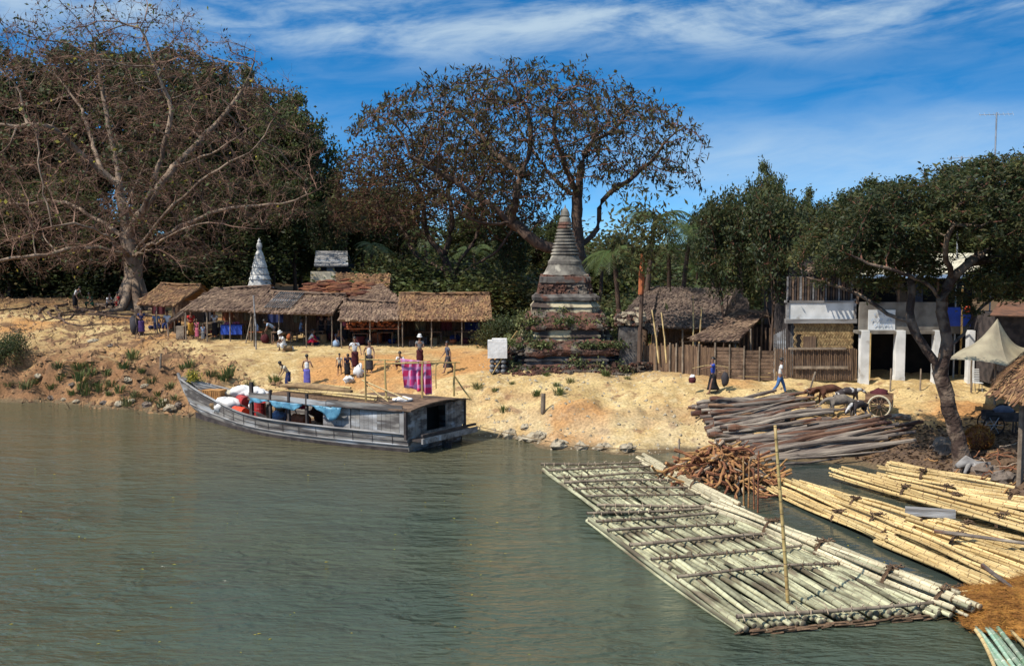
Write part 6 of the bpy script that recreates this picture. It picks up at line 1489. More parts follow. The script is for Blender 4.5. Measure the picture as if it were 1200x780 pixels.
# clotted roots and weeds hanging at the near edge
mb = MB(); a, b = pz(868, 742, .05), pz(1108, 722, .05)
for k in range(90): p = a + (b - a) * rng.rand() + [0, rng.uniform(-.08, .15), rng.uniform(-.05, .06)]; mb.tube([p - [rng.uniform(.08, .3), 0, .02], p + [rng.uniform(.0, .3), rng.uniform(-.05, .05), .03]], .028, 4)
o = mb.build('frayed_edge', M['binding'], raft2); o.location = tuple(-rc2); o['kind'] = 'stuff'
# bundles on its right flank
def bundle(label, path, nP, spread, thick, stk, seed, name='bamboo_bundle', binds=(), z=.12, grp=None, tipw=.35, pname='pole', split=1, zend=None, bm='binding', endw=1.0):
    """path: [(px,py)...] two picture points on the water plane; poles fan from narrow tip to full width"""
    r = np.random.RandomState(seed); A_, B_ = pz(*path[0], z), pz(*path[1], z); c = (A_ + B_) / 2; c[2] = 0; t = thing(name, label, 'bundle', c, 0, grp); d = B_ - A_; d /= np.linalg.norm(d); sd = np.array([-d[1], d[0], 0]); L_ = np.linalg.norm(B_ - A_)
    for i in range(nP):
        u = (i + .5) / nP * 2 - 1; lay = thick * (1 - u * u) * r.uniform(.15, 1.0); u += r.uniform(-.1, .1)
        for s in range(split):
            s0 = r.uniform(-.1, .06) * (1 if s == 0 else 0) + s / split; s1 = (s + 1) / split + (r.uniform(-.02, .06)); w0 = tipw + (endw - tipw) * s0; w1 = tipw + (endw - tipw) * s1
            a = A_ + d * L_ * s0 + sd * spread * u * w0 + [0, 0, lay * (.5 + .5 * min(1, w0 / max(endw, .01)))]; b = A_ + d * L_ * s1 + sd * spread * (u + r.uniform(-.12, .12)) * w1 + [0, 0, lay * (1 if zend is None else zend)]
            if r.rand() < .5: a, b = b, a
            put(pname, stk[r.randint(len(stk))], a - c, b - c, t)
    for f in binds:
        w_ = spread * (tipw + (endw - tipw) * f); p = A_ + d * L_ * f; mb = MB()
        for k in range(5):
            th = np.linspace(-.15, PI + .15, 10); off = d * (k - 2) * .022; mb.tube([p + off + sd * w_ * 1.12 * math.cos(x) + [0, 0, -.02 + (thick * .85 + .07) * math.sin(x)] for x in th], .020, 4)
        for k in range(26):
            q_ = p + sd * w_ * r.uniform(-.7, .7) + d * r.uniform(-.12, .12); q_[2] = z + thick * .8 + .06 + r.uniform(0, .06); e = q_ + [r.uniform(-.16, .16), r.uniform(-.12, .12), r.uniform(-.02, .07)]; mb.tube([q_, e], .022, 4)
        o = mb.build('binding', M[bm], t); o.location = tuple(-c)
    return t
RP = stock('raft_pole', [6] * 4, [.07, .06, .065, .055], 'bamboo_pale', 35, bend=.06)
RC = stock('raft_pole', [6] * 4, [.07, .06, .065, .055], 'bamboo_grey', 31, bend=.06)
bundle('single thick pale bamboo bundle along the right edge of the farther raft', [(757, 541), (862, 596)], 16, .26, .34, RP, 41, z=.22, tipw=.9, binds=(.3, .62))
bundle('long pale bamboo bundle with a dark clotted end, right edge of the nearer raft', [(852, 603), (1122, 714)], 30, .38, .42, RP + RC[:1], 42, z=.2, tipw=.8, binds=(.25, .5, .78, .965), split=2)
bundle('low dark-sided grey bamboo bundle just inside the long pale one', [(860, 612), (1095, 716)], 12, .24, .12, RC, 43, z=.14, tipw=.8, split=2)
# standing pole on the raft
p = pz(926, 711, .15); top = pd(909, 498, p[1] + .6); me = pole_mesh('standing_pole', 6, .052, mt='bamboo_pole', seed=3, bend=.03); me['L'] = 6; o = put('standing_pole', me, p - [0, 0, .8], top); tag(o, 'tall yellow bamboo pole standing upright in the nearer raft', 'pole')
# --- yellow bamboo bundles at right
YB = [((916, 577), (1215, 712), 1.0, 'lowest long yellow bamboo bundle, its edge along the open water'), ((928, 572), (1225, 694), .9, 'second yellow bamboo bundle counted up from the open water'),
      ((945, 573), (1228, 676), .9, 'third yellow bamboo bundle counted up from the open water'), ((968, 578), (1230, 660), .9, 'fourth yellow bamboo bundle up from the water, below the grey beam'),
      ((1000, 589), (1232, 647), .9, 'yellow bamboo bundle that carries the grey wooden beam'), ((988, 558), (1236, 632), .8, 'yellow bamboo bundle with the farthest-left tip in the middle row'),
      ((1003, 556), (1238, 619), .8, 'yellow bamboo bundle just above the middle row tip'), ((1035, 563), (1240, 607), .8, 'yellow bamboo bundle third from the dark bank'),
      ((1042, 553), (1185, 581), .7, 'short thick yellow bamboo bundle with cut ends below the tree foot'), ((1050, 546), (1178, 573), .6, 'greyish yellow bamboo bundle topmost against the dark bank'), ((1130, 578), (1245, 598), .7, 'yellow bamboo bundle beneath the roots at the right edge')]
for i, (a, b, w_, lab) in enumerate(YB):
    bn = ((.30,), (.42,), (.26, .7), (.5,), (.62,), (.35, .8), (.55,), (.4,), (.3,), (), (.5,))[i]
    bundle(lab, [a, b], 20, .38 * w_, .20 + .05 * (i % 3), RT, 60 + i, z=.14 + .02 * i, grp='yellow bamboo bundles at the bank', tipw=.55, binds=bn, endw=1.0 if i < 8 else .8, split=2 if i < 5 else 1)
mb = MB(); mb.box([0, 0, 0], [1.5, .24, .24]); o = mb.build('wooden_beam', M['wood_grey']); o.location = tuple(pz(1090, 600, .62)); o.rotation_euler = (R(3), 0, R(-18)); tag(o, 'short squared grey beam lying across the yellow bamboo', 'beam')
me = pole_mesh('grey_pole', 6, .06, mt='log_grey', seed=8, bend=.02); me['L'] = 6; o = put('grey_pole', me, pz(1152, 662, .55), pz(1230, 724, .35)); tag(o, 'slender grey pole lying over the bamboo near the brown straw', 'pole')
o = put('grey_pole', me, pz(1095, 622, .62), pz(1230, 640, .62)); tag(o, 'slender grey pole lying flat across the middle yellow bundles', 'pole')
# brown straw raft
A_, B_, C_, D_ = pz(1112, 695, .1), pz(1230, 672, .1), pz(1250, 762, .1), pz(1128, 735, .1)
t = thing('straw_raft', 'floating heap of fine brown straw between the bamboo and the green poles', 'straw heap', (A_ + C_) / 2 * [1, 1, 0]); c = np.array(t.location); mb = MB(); G_ = []
for u in np.linspace(0, 1, 40):
    G_.append([lerp(lerp(A_, B_, u), lerp(D_, C_, u), v) + [.05 * math.sin(u * 40), .12 * math.sin(u * 9 + v * 3) * 1, .03 + .42 * (math.sin(PI * min(1, max(0, u * .55 + .0))) * math.sin(PI * v)) ** .6 + .07 * float(fbm([u * 9], [v * 6], 3)[0])] - c for v in np.linspace(0, 1, 20)])
G_ = np.array(G_); mb.sheet(G_); base_o = mb.build('straw_mat', M['straw'], t, smooth=True)
mb = MB(); r = np.random.RandomState(5); idx = r.randint(0, 40 * 20, 9000); P_ = G_.reshape(-1, 3)[idx] + r.randn(9000, 3) * [.09, .09, .02]; P_[:, 2] += .02
a = r.randn(9000) * .5 + .9; L_ = r.uniform(.08, .22, 9000); dv = np.stack([np.cos(a), -np.sin(a) * .6, r.randn(9000) * .18], 1) * L_[:, None]; sd = np.stack([np.sin(a), np.cos(a), 0 * a], 1) * .008
mb.add(np.stack([P_ - sd, P_ + sd, P_ + dv + sd * .3, P_ + dv - sd * .3], 1).reshape(-1, 3), np.arange(36000).reshape(-1, 4)); mb.build('straw', M['straw'], t)['kind'] = 'stuff'
fr = pz(1104, 693, .2); t2 = thing('floating_frame', 'thin bamboo frame around the brown straw heap', 'frame', fr * [1, 1, 0])
for a, b in (((1104, 694, .25), (1195, 690, .3)), ((1106, 694, .25), (1128, 716, .25)), ((1120, 706, .2), (1131, 697, .3)), ((1196, 672, .3), (1240, 700, .4))): MB().tube([pz(*a) - fr * [1, 1, 0], pz(*b) - fr * [1, 1, 0]], .03, 5).build('pole', M['bamboo_tan'], t2)
# green bamboo poles bottom right
GB = stock('green_pole', [6] * 4, [.055, .05, .06, .045], 'bamboo_green', 71, bend=.05)
bundle('raft of fresh green bamboo poles at the bottom right corner', [(1168, 738), (1262, 850)], 17, .80, .10, GB + RT[:1], 77, name='green_bamboo_raft', z=.12, tipw=.75, endw=1.15)
# ---------------------------------------------------------------- logs on the bank
def log_mesh(seed, L_, r_, mt):
    r = np.random.RandomState(seed); n = 14; xs = np.linspace(0, L_, n); a, b = r.rand(2) * 6; bend = r.uniform(.04, .2)
    pts = np.stack([xs, bend * np.sin(xs * .7 + a) + .03 * np.sin(xs * 2.3 + b), bend * .5 * np.sin(xs * .8 + b)], 1); rad = r_ * (1 - .38 * xs / L_) * (1 + .14 * r.randn(n)); mb = MB(); mb.tube(pts, rad, 8)
    V = np.concatenate(mb.V); me = mesh_np('log', V, np.concatenate(mb.Q), np.concatenate(mb.T), smooth=False); me.materials.append(M[mt]); me['L'] = L_; return me
LG = [log_mesh(i, 6, [.13, .10, .15, .09, .12, .08][i % 6], 'log_brown' if i % 6 == 1 else 'log_grey') for i in range(12)]
def logpile(n, layers, lf, lb, ang, Lr, label, grp, seed, dz=.14, rr=1.0):
    """lf/lb: picture points on the ground of the left ends (front / back)"""
    r = np.random.RandomState(seed); P0, P1 = place(*lf), place(*lb)
    for ly in range(layers):
        k = n - ly * 2
        for i in range(k):
            f = (i + .5 + ly) / n; p = P0 + (P1 - P0) * f; a = ang + r.uniform(-.10, .10) + (f - .5) * .16; L_ = r.uniform(*Lr) * (1 - .06 * ly); p = p + np.array([r.uniform(-.45, .45) + ly * .15, 0, 0])
            e = p + np.array([math.cos(a), math.sin(a), 0]) * L_; g0 = gz1(p[0], p[1]); g1 = gz1(e[0], e[1]); gm = gz1(*((p + e) / 2)[:2]); m_ = max(0, gm - (g0 + g1) / 2)
            o = put('log', LG[r.randint(12)], [p[0], p[1], g0 + m_ + .1 + ly * dz], [e[0], e[1], g1 + m_ + .08 + ly * dz * .85 + r.uniform(0, .05)]); s = r.uniform(.8, 1.25) * rr; o.scale = (o.scale[0], s, s); tag(o, label, 'log', grp)
logpile(17, 3, (852, 519), (806, 484), -.02, (4.2, 5.8), 'weathered dark grey log in the farther stack on the bank', 'logs in the farther stack', 1, .12, .85)
logpile(14, 2, (893, 542), (862, 521), .02, (5.2, 7.4), 'weathered grey log in the nearer stack above the inlet', 'logs in the nearer stack', 2, .14, 1.0)
logpile(5, 2, (845, 522), (822, 500), .05, (3.0, 4.5), 'short dark log sticking out left of the farther stack', 'short logs left of the stack', 3)
o = put('log', LG[2], place(1005, 508) + [0, 0, .35], place(1062, 494) + [0, 0, .2]); o.scale = (o.scale[0], 1.5, 1.5); tag(o, 'thick short grey log lying at the far right end of the nearer stack', 'log')
for i, (a, b, lab) in enumerate((((880, 541), (1040, 531), 'long pale pole lying half in the water below the log stack'), ((905, 545), (985, 540), 'thin pale pole floating below the log stack'))): o = put('log', LG[3], pz(*a, .1), place(*b) + [0, 0, .12]); o.scale = (o.scale[0], .7, .7); o.data = o.data; tag(o, lab, 'pole')
# ---------------------------------------------------------------- driftwood / firewood heap
def stick_mesh(seed, mt):
    r = np.random.RandomState(seed); L_ = 1.4; xs = np.linspace(0, L_, 6); pts = np.stack([xs, r.randn(6) * .045, r.randn(6) * .045], 1); mb = MB(); mb.tube(pts, [.05 * (1 - .35 * x / L_) * r.uniform(.85, 1.15) for x in xs], 6)
    if seed % 3 == 0: mb.tube([pts[3], pts[3] + [.25, .22, .1]], [.03, .018], 5)
    me = mesh_np('firewood', np.concatenate(mb.V), np.concatenate(mb.Q), np.concatenate(mb.T)); me.materials.append(M[mt]); me['L'] = L_; return me
SK = [stick_mesh(i, 'stick_pale' if i % 6 == 5 else 'stick') for i in range(14)]
hc = pz(848, 568, 0); r = np.random.RandomState(12); hh = 1.55
for k in range(290):
    a = r.rand() * 2 * PI; d = math.sqrt(r.rand()); x = hc[0] + math.cos(a) * d * 2.25; y = hc[1] + math.sin(a) * d * 2.1 + .4; top = hh * max(.05, 1 - d ** 1.4) ; z = top * (r.rand() ** .35) + .02; az = r.uniform(-.5, PI + .5) if r.rand() < .4 else a + r.uniform(-.5, .5)
    pit = -.55 * d + r.uniform(-.25, .25); L_ = r.uniform(.9, 1.9); dv = np.array([math.cos(az) * math.cos(pit), math.sin(az) * math.cos(pit), math.sin(pit)]) * L_ / 2; p = np.array([x, y, max(z, .03)])
    A2, B2 = p - dv, p + dv; A2[2] = max(A2[2], -.05); B2[2] = max(B2[2], -.05); o = put('firewood', SK[r.randint(14)], A2, B2); s = r.uniform(.7, 1.5); o.scale = (o.scale[0], s, s); tag(o, 'crooked orange-brown stick of firewood in the heap at the water edge', 'firewood', 'firewood heap by the raft')
for i, (px, y0, y1) in enumerate(((872, 592, 535), (877, 594, 540), (884, 596, 548), (888, 600, 528))):
    p = pz(px, y0, 0); o = MB().tube([p - [0, 0, .5], pd(px + (1 if i % 2 else -1), y1, p[1])], .035, 5).build('stake', M['stick']); tag(o, ['shortest upright stake left of the firewood reflections', 'upright stake second from left before the firewood heap', 'upright orange stake third from left before the firewood heap', 'tallest thin stake standing in the water right of the firewood'][i], 'stake')
mb_l = 'horizontal stick floating right of the firewood heap'
for i in range(9):
    p = pz(890 + r.uniform(-8, 8), 556 + i * 3.4, .06 + .03 * (i % 3)); o = put('firewood', SK[i], p, p + [r.uniform(1.2, 1.8), r.uniform(-.1, .15), 0]); tag(o, mb_l, 'firewood', 'sticks afloat right of the heap')
# ---------------------------------------------------------------- rocks and debris
def rock(px, py, s, m, lab, seed, z=None, flat=.5, pt=None):
    p = place(px, py) if pt is None else pt; mb = MB(); mb.blob([0, 0, 0], [s, s * .8, s * .55], 14, 9, .32, seed, flat=flat); o = mb.build('rock', M[m]); o.location = tuple(p + [0, 0, -s * .08]); o.rotation_euler = (0, 0, seed); return tag(o, lab, 'rock')
rk = [(598, 509, .8, 'pale flat boulder at the waterline just right of the boat'), (612, 514, .5, 'small pale rock between two larger pale boulders at the waterline'), (630, 512, 1.0, 'large pale boulder at the waterline below the mooring stump'), (655, 520, .8, 'pale boulder at the waterline right of the stump'),
      (680, 523, .6, 'low pale rock at the waterline in the middle of the sandy shore'), (706, 525, .75, 'low pale rock second from the firewood heap'), (735, 525, .6, 'small pale rock nearest the firewood heap'), (615, 500, .5, 'small rock above the pale boulders right of the boat'), (655, 452, .35, 'small pale stone below the stupa foot, among weeds'), (664, 455, .3, 'smaller stone beside the pale stone below the stupa')]
for i, (px, py, s, lab) in enumerate(rk): rock(px, py, s * .62, 'rock', lab, i + 1)
lk = [(60, 466, .5), (75, 468, .35), (90, 470, .4), (122, 472, .5), (140, 473, .6), (155, 470, .5), (172, 474, .65), (188, 476, .5), (200, 478, .7), (210, 474, .5), (45, 440, .5), (110, 400, .6), (130, 405, .45), (150, 445, .5), (170, 452, .45), (85, 450, .4), (195, 470, .5)]
for i, (px, py, s) in enumerate(lk): rock(px, py, s * .55, 'rock' if i % 3 else 'rock_dark', 'rough brown rock embedded in the eroded left bank', 30 + i)['group'] = 'rocks in the left bank'
# debris by the leaning tree: cut stump, brown brush ball, grey root, branches
p = place(1147, 524); mb = MB(); mb.blob([0, 0, .38], [.52, .48, .46], 16, 10, .18, 3); o = mb.build('brush_pile', M['thatch_red']); P_ = in_ellipsoid((0, 0, .38), (.58, .52, .52), 2600, 4, .9); V, Q = leaves(P_, .03, .2, 4); mb = MB(); mb.add(V, Q); o2 = mb.build('straw', M['straw'], o); o.location = tuple(p); tag(o, 'round reddish-brown ball of brush behind the leaning tree trunk', 'brush pile')
rock(1108, 525, .75, 'rock_dark', 'dark mottled boulder left of the leaning tree foot', 55); rock(1158, 552, .6, 'rock_dark', 'brown earth clod right of the leaning tree foot', 56); rock(1178, 560, .5, 'rock_dark', 'smaller dark clod near the right edge below the handcart', 57)
mb = MB(); mb.tube([[-.5, 0, .15], [-.1, .1, .35], [.25, 0, .2], [.75, -.1, .25]], [.10, .22, .17, .1], 8); mb.tube([[.0, 0, .3], [-.3, -.3, -.05]], [.12, .06], 6); mb.tube([[.1, 0, .3], [.3, -.35, -.05]], [.12, .05], 6); o = mb.build('driftwood_root', M['wood_grey'], smooth=True); o.location = tuple(place(1136, 551)); tag(o, 'pale grey forked root at the foot of the leaning tree', 'root')
r = np.random.RandomState(21)
for k in range(34):
    px, py = r.uniform(1085, 1215), r.uniform(520, 590); p = place(px, py + 0); a = r.rand() * PI; L_ = r.uniform(.5, 1.5); dv = np.array([math.cos(a), math.sin(a), 0]) * L_ / 2; A2, B2 = p - dv, p + dv; A2[2] = gz1(A2[0], A2[1]) + .06; B2[2] = gz1(B2[0], B2[1]) + .06 + r.rand() * .25
    o = put('fallen_branch', SK[r.randint(14)], A2, B2); o.scale = (o.scale[0], .6, .6); tag(o, 'thin fallen branch on the dark littered bank by the leaning tree', 'branch', 'fallen branches under the leaning tree')
mb = MB(); n_ = 5000; P_ = []
while len(P_) < n_: 
    x = r.uniform(13, 22); y = r.uniform(36, 48); g = gz1(x, y) if len(P_) < 0 else None; P_.append((x, y))
P_ = np.array(P_); g = gz(P_[:, 0], P_[:, 1]); kp = g > .15; P3 = np.column_stack([P_, g + .02])[kp]; V, Q = leaves(P3, .10, .18, 6, 0, .8); k_ = len(Q) // 2; mb.add(V, Q[:k_], mi=0); mb.add(V, Q[k_:], mi=1); o = mb.build('leaf_litter', [M['leaf_brown'], M['bark_dark']]); tag(o, 'fallen dry leaves scattered on the bank around the leaning tree', 'leaf litter', kind='stuff')
# bare roots under the fig tree, made long and dark to imitate branch shadows
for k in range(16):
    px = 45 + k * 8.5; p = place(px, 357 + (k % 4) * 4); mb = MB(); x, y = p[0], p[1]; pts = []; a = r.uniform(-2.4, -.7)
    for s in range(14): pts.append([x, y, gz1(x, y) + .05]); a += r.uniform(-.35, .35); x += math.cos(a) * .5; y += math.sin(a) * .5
    mb.tube(np.array(pts) - p, np.linspace(.13, .03, 14), 5); o = mb.build('surface_root', M['bark_dark']); o.location = tuple(p); tag(o, 'exposed tree root drawn long and dark like branch shadow down the left bank below the bare tree', 'root', 'roots below the bare tree')
p = place(108, 345); mb = MB()
c_ = np.array([0, 2., 0]); mb.blob(c_, [3.6, 2., 1.5], 26, 12, .25, 5, flat=.3); o = mb.build('leaf_mound', M['thatch_red']); o.location = tuple(p); tag(o, 'low reddish mound of earth and leaves behind the people seated by the bare tree', 'mound')

# clods, crumbs of earth and dry brush on the banks
r = np.random.RandomState(77)
def scatter_px(n, x0, x1, yf): 
    out = []
    for k in range(n):
        px = r.uniform(x0, x1); a_, b_ = yf(px); d = ray(px, r.uniform(a_, b_)); t_ = (1.5 - H) / d[2]; out.append((d[0] * t_, d[1] * t_))
    P_ = np.array(out); return np.column_stack([P_, gz(P_[:, 0], P_[:, 1])])
def clods(P_, s0, s1, name, m, label):
    n = len(P_); s = s0 + (s1 - s0) * r.rand(n) ** 3; base = np.array([[1, 0, -.3], [0, 1, -.3], [-1, 0, -.3], [0, -1, -.3], [.1, .1, .75]]); a = r.rand(n) * 6.3; V = np.zeros((n, 5, 3))
    for j in range(5):
        v = base[j]; jx = 1 + r.uniform(-.35, .35, n); V[:, j, 0] = (v[0] * np.cos(a) - v[1] * np.sin(a)) * s * jx; V[:, j, 1] = (v[0] * np.sin(a) + v[1] * np.cos(a)) * s * jx; V[:, j, 2] = v[2] * s * r.uniform(.5, 1.1, n)
    V += P_[:, None]; I = np.arange(n)[:, None] * 5; T3 = np.concatenate([np.concatenate([I + j, I + (j + 1) % 4, I + 4], 1) for j in range(4)]); mb = MB(); mb.add(V.reshape(-1, 3), T3=T3); o = mb.build(name, m); tag(o, label, 'clods', kind='stuff'); return o
def lb(px): return (np.interp(px, [0, 100, 200, 300], [385, 400, 425, 450]), np.interp(px, [0, 100, 200, 300], [468, 472, 482, 488]))
clods(scatter_px(5000, -40, 330, lb), .04, .30, 'earth_clod', M['earth'], 'crumbling brown clods of earth covering the eroded left bank')
def cb(px): return (np.interp(px, [560, 700, 800], [440, 440, 440]), np.interp(px, [560, 700, 800], [506, 524, 527]))
clods(scatter_px(2600, 560, 800, cb), .02, .13, 'pebble', M['rock'], 'small pale stones and crumbs strewn over the sandy bank')
def tb(px): return (360, 450)
P_ = scatter_px(1500, 0, 780, lambda px: (np.interp(px, [0, 200, 500, 780], [358, 395, 412, 440]), np.interp(px, [0, 200, 500, 780], [400, 440, 465, 470]))); clods(P_, .015, .07, 'litter', M['leaf_litter'], 'small bits of litter and dung on the trodden sand')
# dry brush tangled on the left bank and under the bare tree
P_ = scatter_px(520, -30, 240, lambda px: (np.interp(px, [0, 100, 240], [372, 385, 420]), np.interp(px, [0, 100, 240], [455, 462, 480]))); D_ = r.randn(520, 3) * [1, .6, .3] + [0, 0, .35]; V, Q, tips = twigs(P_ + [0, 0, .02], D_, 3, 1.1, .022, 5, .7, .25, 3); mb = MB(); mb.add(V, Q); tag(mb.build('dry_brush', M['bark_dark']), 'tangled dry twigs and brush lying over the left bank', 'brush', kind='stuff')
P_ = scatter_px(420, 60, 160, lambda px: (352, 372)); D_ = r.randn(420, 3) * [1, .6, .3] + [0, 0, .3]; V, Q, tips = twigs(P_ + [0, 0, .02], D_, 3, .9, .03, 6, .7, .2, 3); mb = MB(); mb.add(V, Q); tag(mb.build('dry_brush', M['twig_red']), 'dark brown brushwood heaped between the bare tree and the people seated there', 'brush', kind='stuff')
# chips and bark below the log stacks
P_ = scatter_px(2200, 800, 1110, lambda px: (470, np.interp(px, [800, 900, 1100], [525, 536, 560]))); clods(P_, .02, .09, 'bark_chip', M['bark_dark'], 'dark bark chips strewn around the log stacks')

# drifting leaves and straw on the river
P_ = np.array([pz(r.uniform(0, 640), r.uniform(500, 775), .006) for _ in range(60)] + [pz(r.uniform(880, 1120), r.uniform(560, 690), .006) for _ in range(60)]); V, Q = leaves(P_, .05, .10, 8, 0, 1.0); V[:, 2] = .006 + .01 * (np.arange(len(V)) % 2); mb = MB(); mb.add(V, Q); tag(mb.build('floating_leaves', M['leaf_yellow']), 'a few yellow leaves drifting on the river surface', 'leaves', kind='stuff')
# ---------------------------------------------------------------- people and animals: skinned skeletons
def skin_obj(name, verts, edges, root, m, parent=None, sub=1):
    """verts: list of (xyz, radius or (rx,ry))"""
    me = bpy.data.meshes.new(name); me.from_pydata([tuple(v[0]) for v in verts], edges, []); o = bpy.data.objects.new(name, me); COL.objects.link(o)
    sk = o.modifiers.new('s', 'SKIN'); sk.use_smooth_shade = True; sk.branch_smoothing = .3
    lay = me.skin_vertices[0].data
    for i, v in enumerate(verts): lay[i].radius = v[1] if hasattr(v[1], '__len__') else (v[1], v[1]); lay[i].use_root = (i == root)
    if sub: sb_ = o.modifiers.new('u', 'SUBSURF'); sb_.levels = sub; sb_.render_levels = sub
    dg = bpy.context.evaluated_depsgraph_get(); ev = o.evaluated_get(dg); nm = bpy.data.meshes.new_from_object(ev); o.modifiers.clear(); old = o.data; o.data = nm; bpy.data.meshes.remove(old); nm.name = name
    nm.materials.clear(); nm.materials.append(m)
    for p in nm.polygons: p.use_smooth = True
    if parent: o.parent = parent
    return o
def rotx(v, a): c, s = math.cos(a), math.sin(a); return np.array([v[0], v[1] * c - v[2] * s, v[1] * s + v[2] * c])
def pose(lean=0, hip=(0, 0), knee=(0, 0), sh=(5, 5), ab=(12, 12), el=(15, 15), headp=0, twist=0, spread=(4, 4)):
    """angles in degrees, forward is -Y.  returns joint dictionary with the pelvis at the origin"""
    J = {}; ln = R(lean); J['pel'] = np.zeros(3); up = rotx(np.array([0, 0, 1.]), ln) ; fw = rotx(np.array([0, -1., 0]), ln)
    J['waist'] = up * .14; J['chest'] = up * .36 + fw * .01; J['neck'] = up * .52; hu = rotx(up, R(headp)); hf = rotx(fw, R(headp)); J['jaw'] = J['neck'] + hu * .09 + hf * .025; J['skull'] = J['neck'] + hu * .175 + hf * .012; J['top'] = J['neck'] + hu * .245 - hf * .005
    J['nose'] = J['jaw'] + hu * .045 + hf * .088; J['_hu'] = hu; J['_hf'] = hf; J['earL'] = J['skull'] + np.array([.085, 0, 0]) - hu * .03; J['earR'] = J['skull'] - np.array([.085, 0, 0]) - hu * .03
    for i, s in enumerate((1, -1)):
        k = 'LR'[i]; sx = np.array([s, 0, 0.])
        J['sh' + k] = up * .455 + sx * .165; a = R(sh[i]); b = R(ab[i]); d = -up * math.cos(a) * math.cos(b) + fw * math.sin(a) * math.cos(b) + sx * math.sin(b); J['el' + k] = J['sh' + k] + d * .27
        a2 = a + R(el[i]); b2 = b * .35 - (R(25) if el[i] > 60 else 0); d2 = -up * math.cos(a2) * math.cos(b2) + fw * math.sin(a2) * math.cos(b2) + sx * math.sin(b2); J['wr' + k] = J['el' + k] + d2 * .235; J['d2' + k] = d2
        J['hip' + k] = sx * .085 - up * .03; h_ = R(hip[i]); q_ = R(spread[i]); d = np.array([s * math.sin(q_), -math.sin(h_) * math.cos(q_), -math.cos(h_) * math.cos(q_)]); J['kn' + k] = J['hip' + k] + d * .41
        h2 = h_ - R(knee[i]); d = np.array([s * math.sin(q_) * .3, -math.sin(h2), -math.cos(h2)]); J['an' + k] = J['kn' + k] + d * .38; J['heel' + k] = J['an' + k] + [0, .03, -.045]; J['toe' + k] = J['an' + k] + [s * .02, -.15, -.055]
    return J
POSES = dict(stand=dict(), akimbo=dict(sh=(8, -12), ab=(22, 30), el=(25, 80)), hold=dict(sh=(15, 15), ab=(10, 10), el=(70, 70), headp=8), walk=dict(hip=(22, -16), knee=(8, 22), sh=(-18, 18), el=(20, 25), lean=4),
    squat=dict(lean=28, hip=(118, 118), knee=(140, 140), sh=(55, 55), el=(35, 35), spread=(12, 12), headp=-12), sit=dict(lean=8, hip=(85, 85), knee=(85, 85), sh=(25, 25), el=(40, 40)), bend=dict(lean=55, hip=(10, -8), knee=(8, 4), sh=(70, 60), el=(15, 20), headp=-5),
    stoop=dict(lean=38, hip=(15, 0), knee=(15, 5), sh=(50, 35), el=(25, 35), headp=10), ground=dict(lean=22, hip=(95, 100), knee=(130, 125), sh=(40, 45), el=(45, 40), spread=(28, 25), headp=5), carry=dict(hip=(18, -14), knee=(5, 20), sh=(70, -20), ab=(10, 30), el=(10, 20)), reach=dict(sh=(75, 10), ab=(5, 15), el=(10, 20), lean=5), kneel=dict(lean=15, hip=(60, 95), knee=(130, 95), sh=(40, 30), el=(30, 40)))
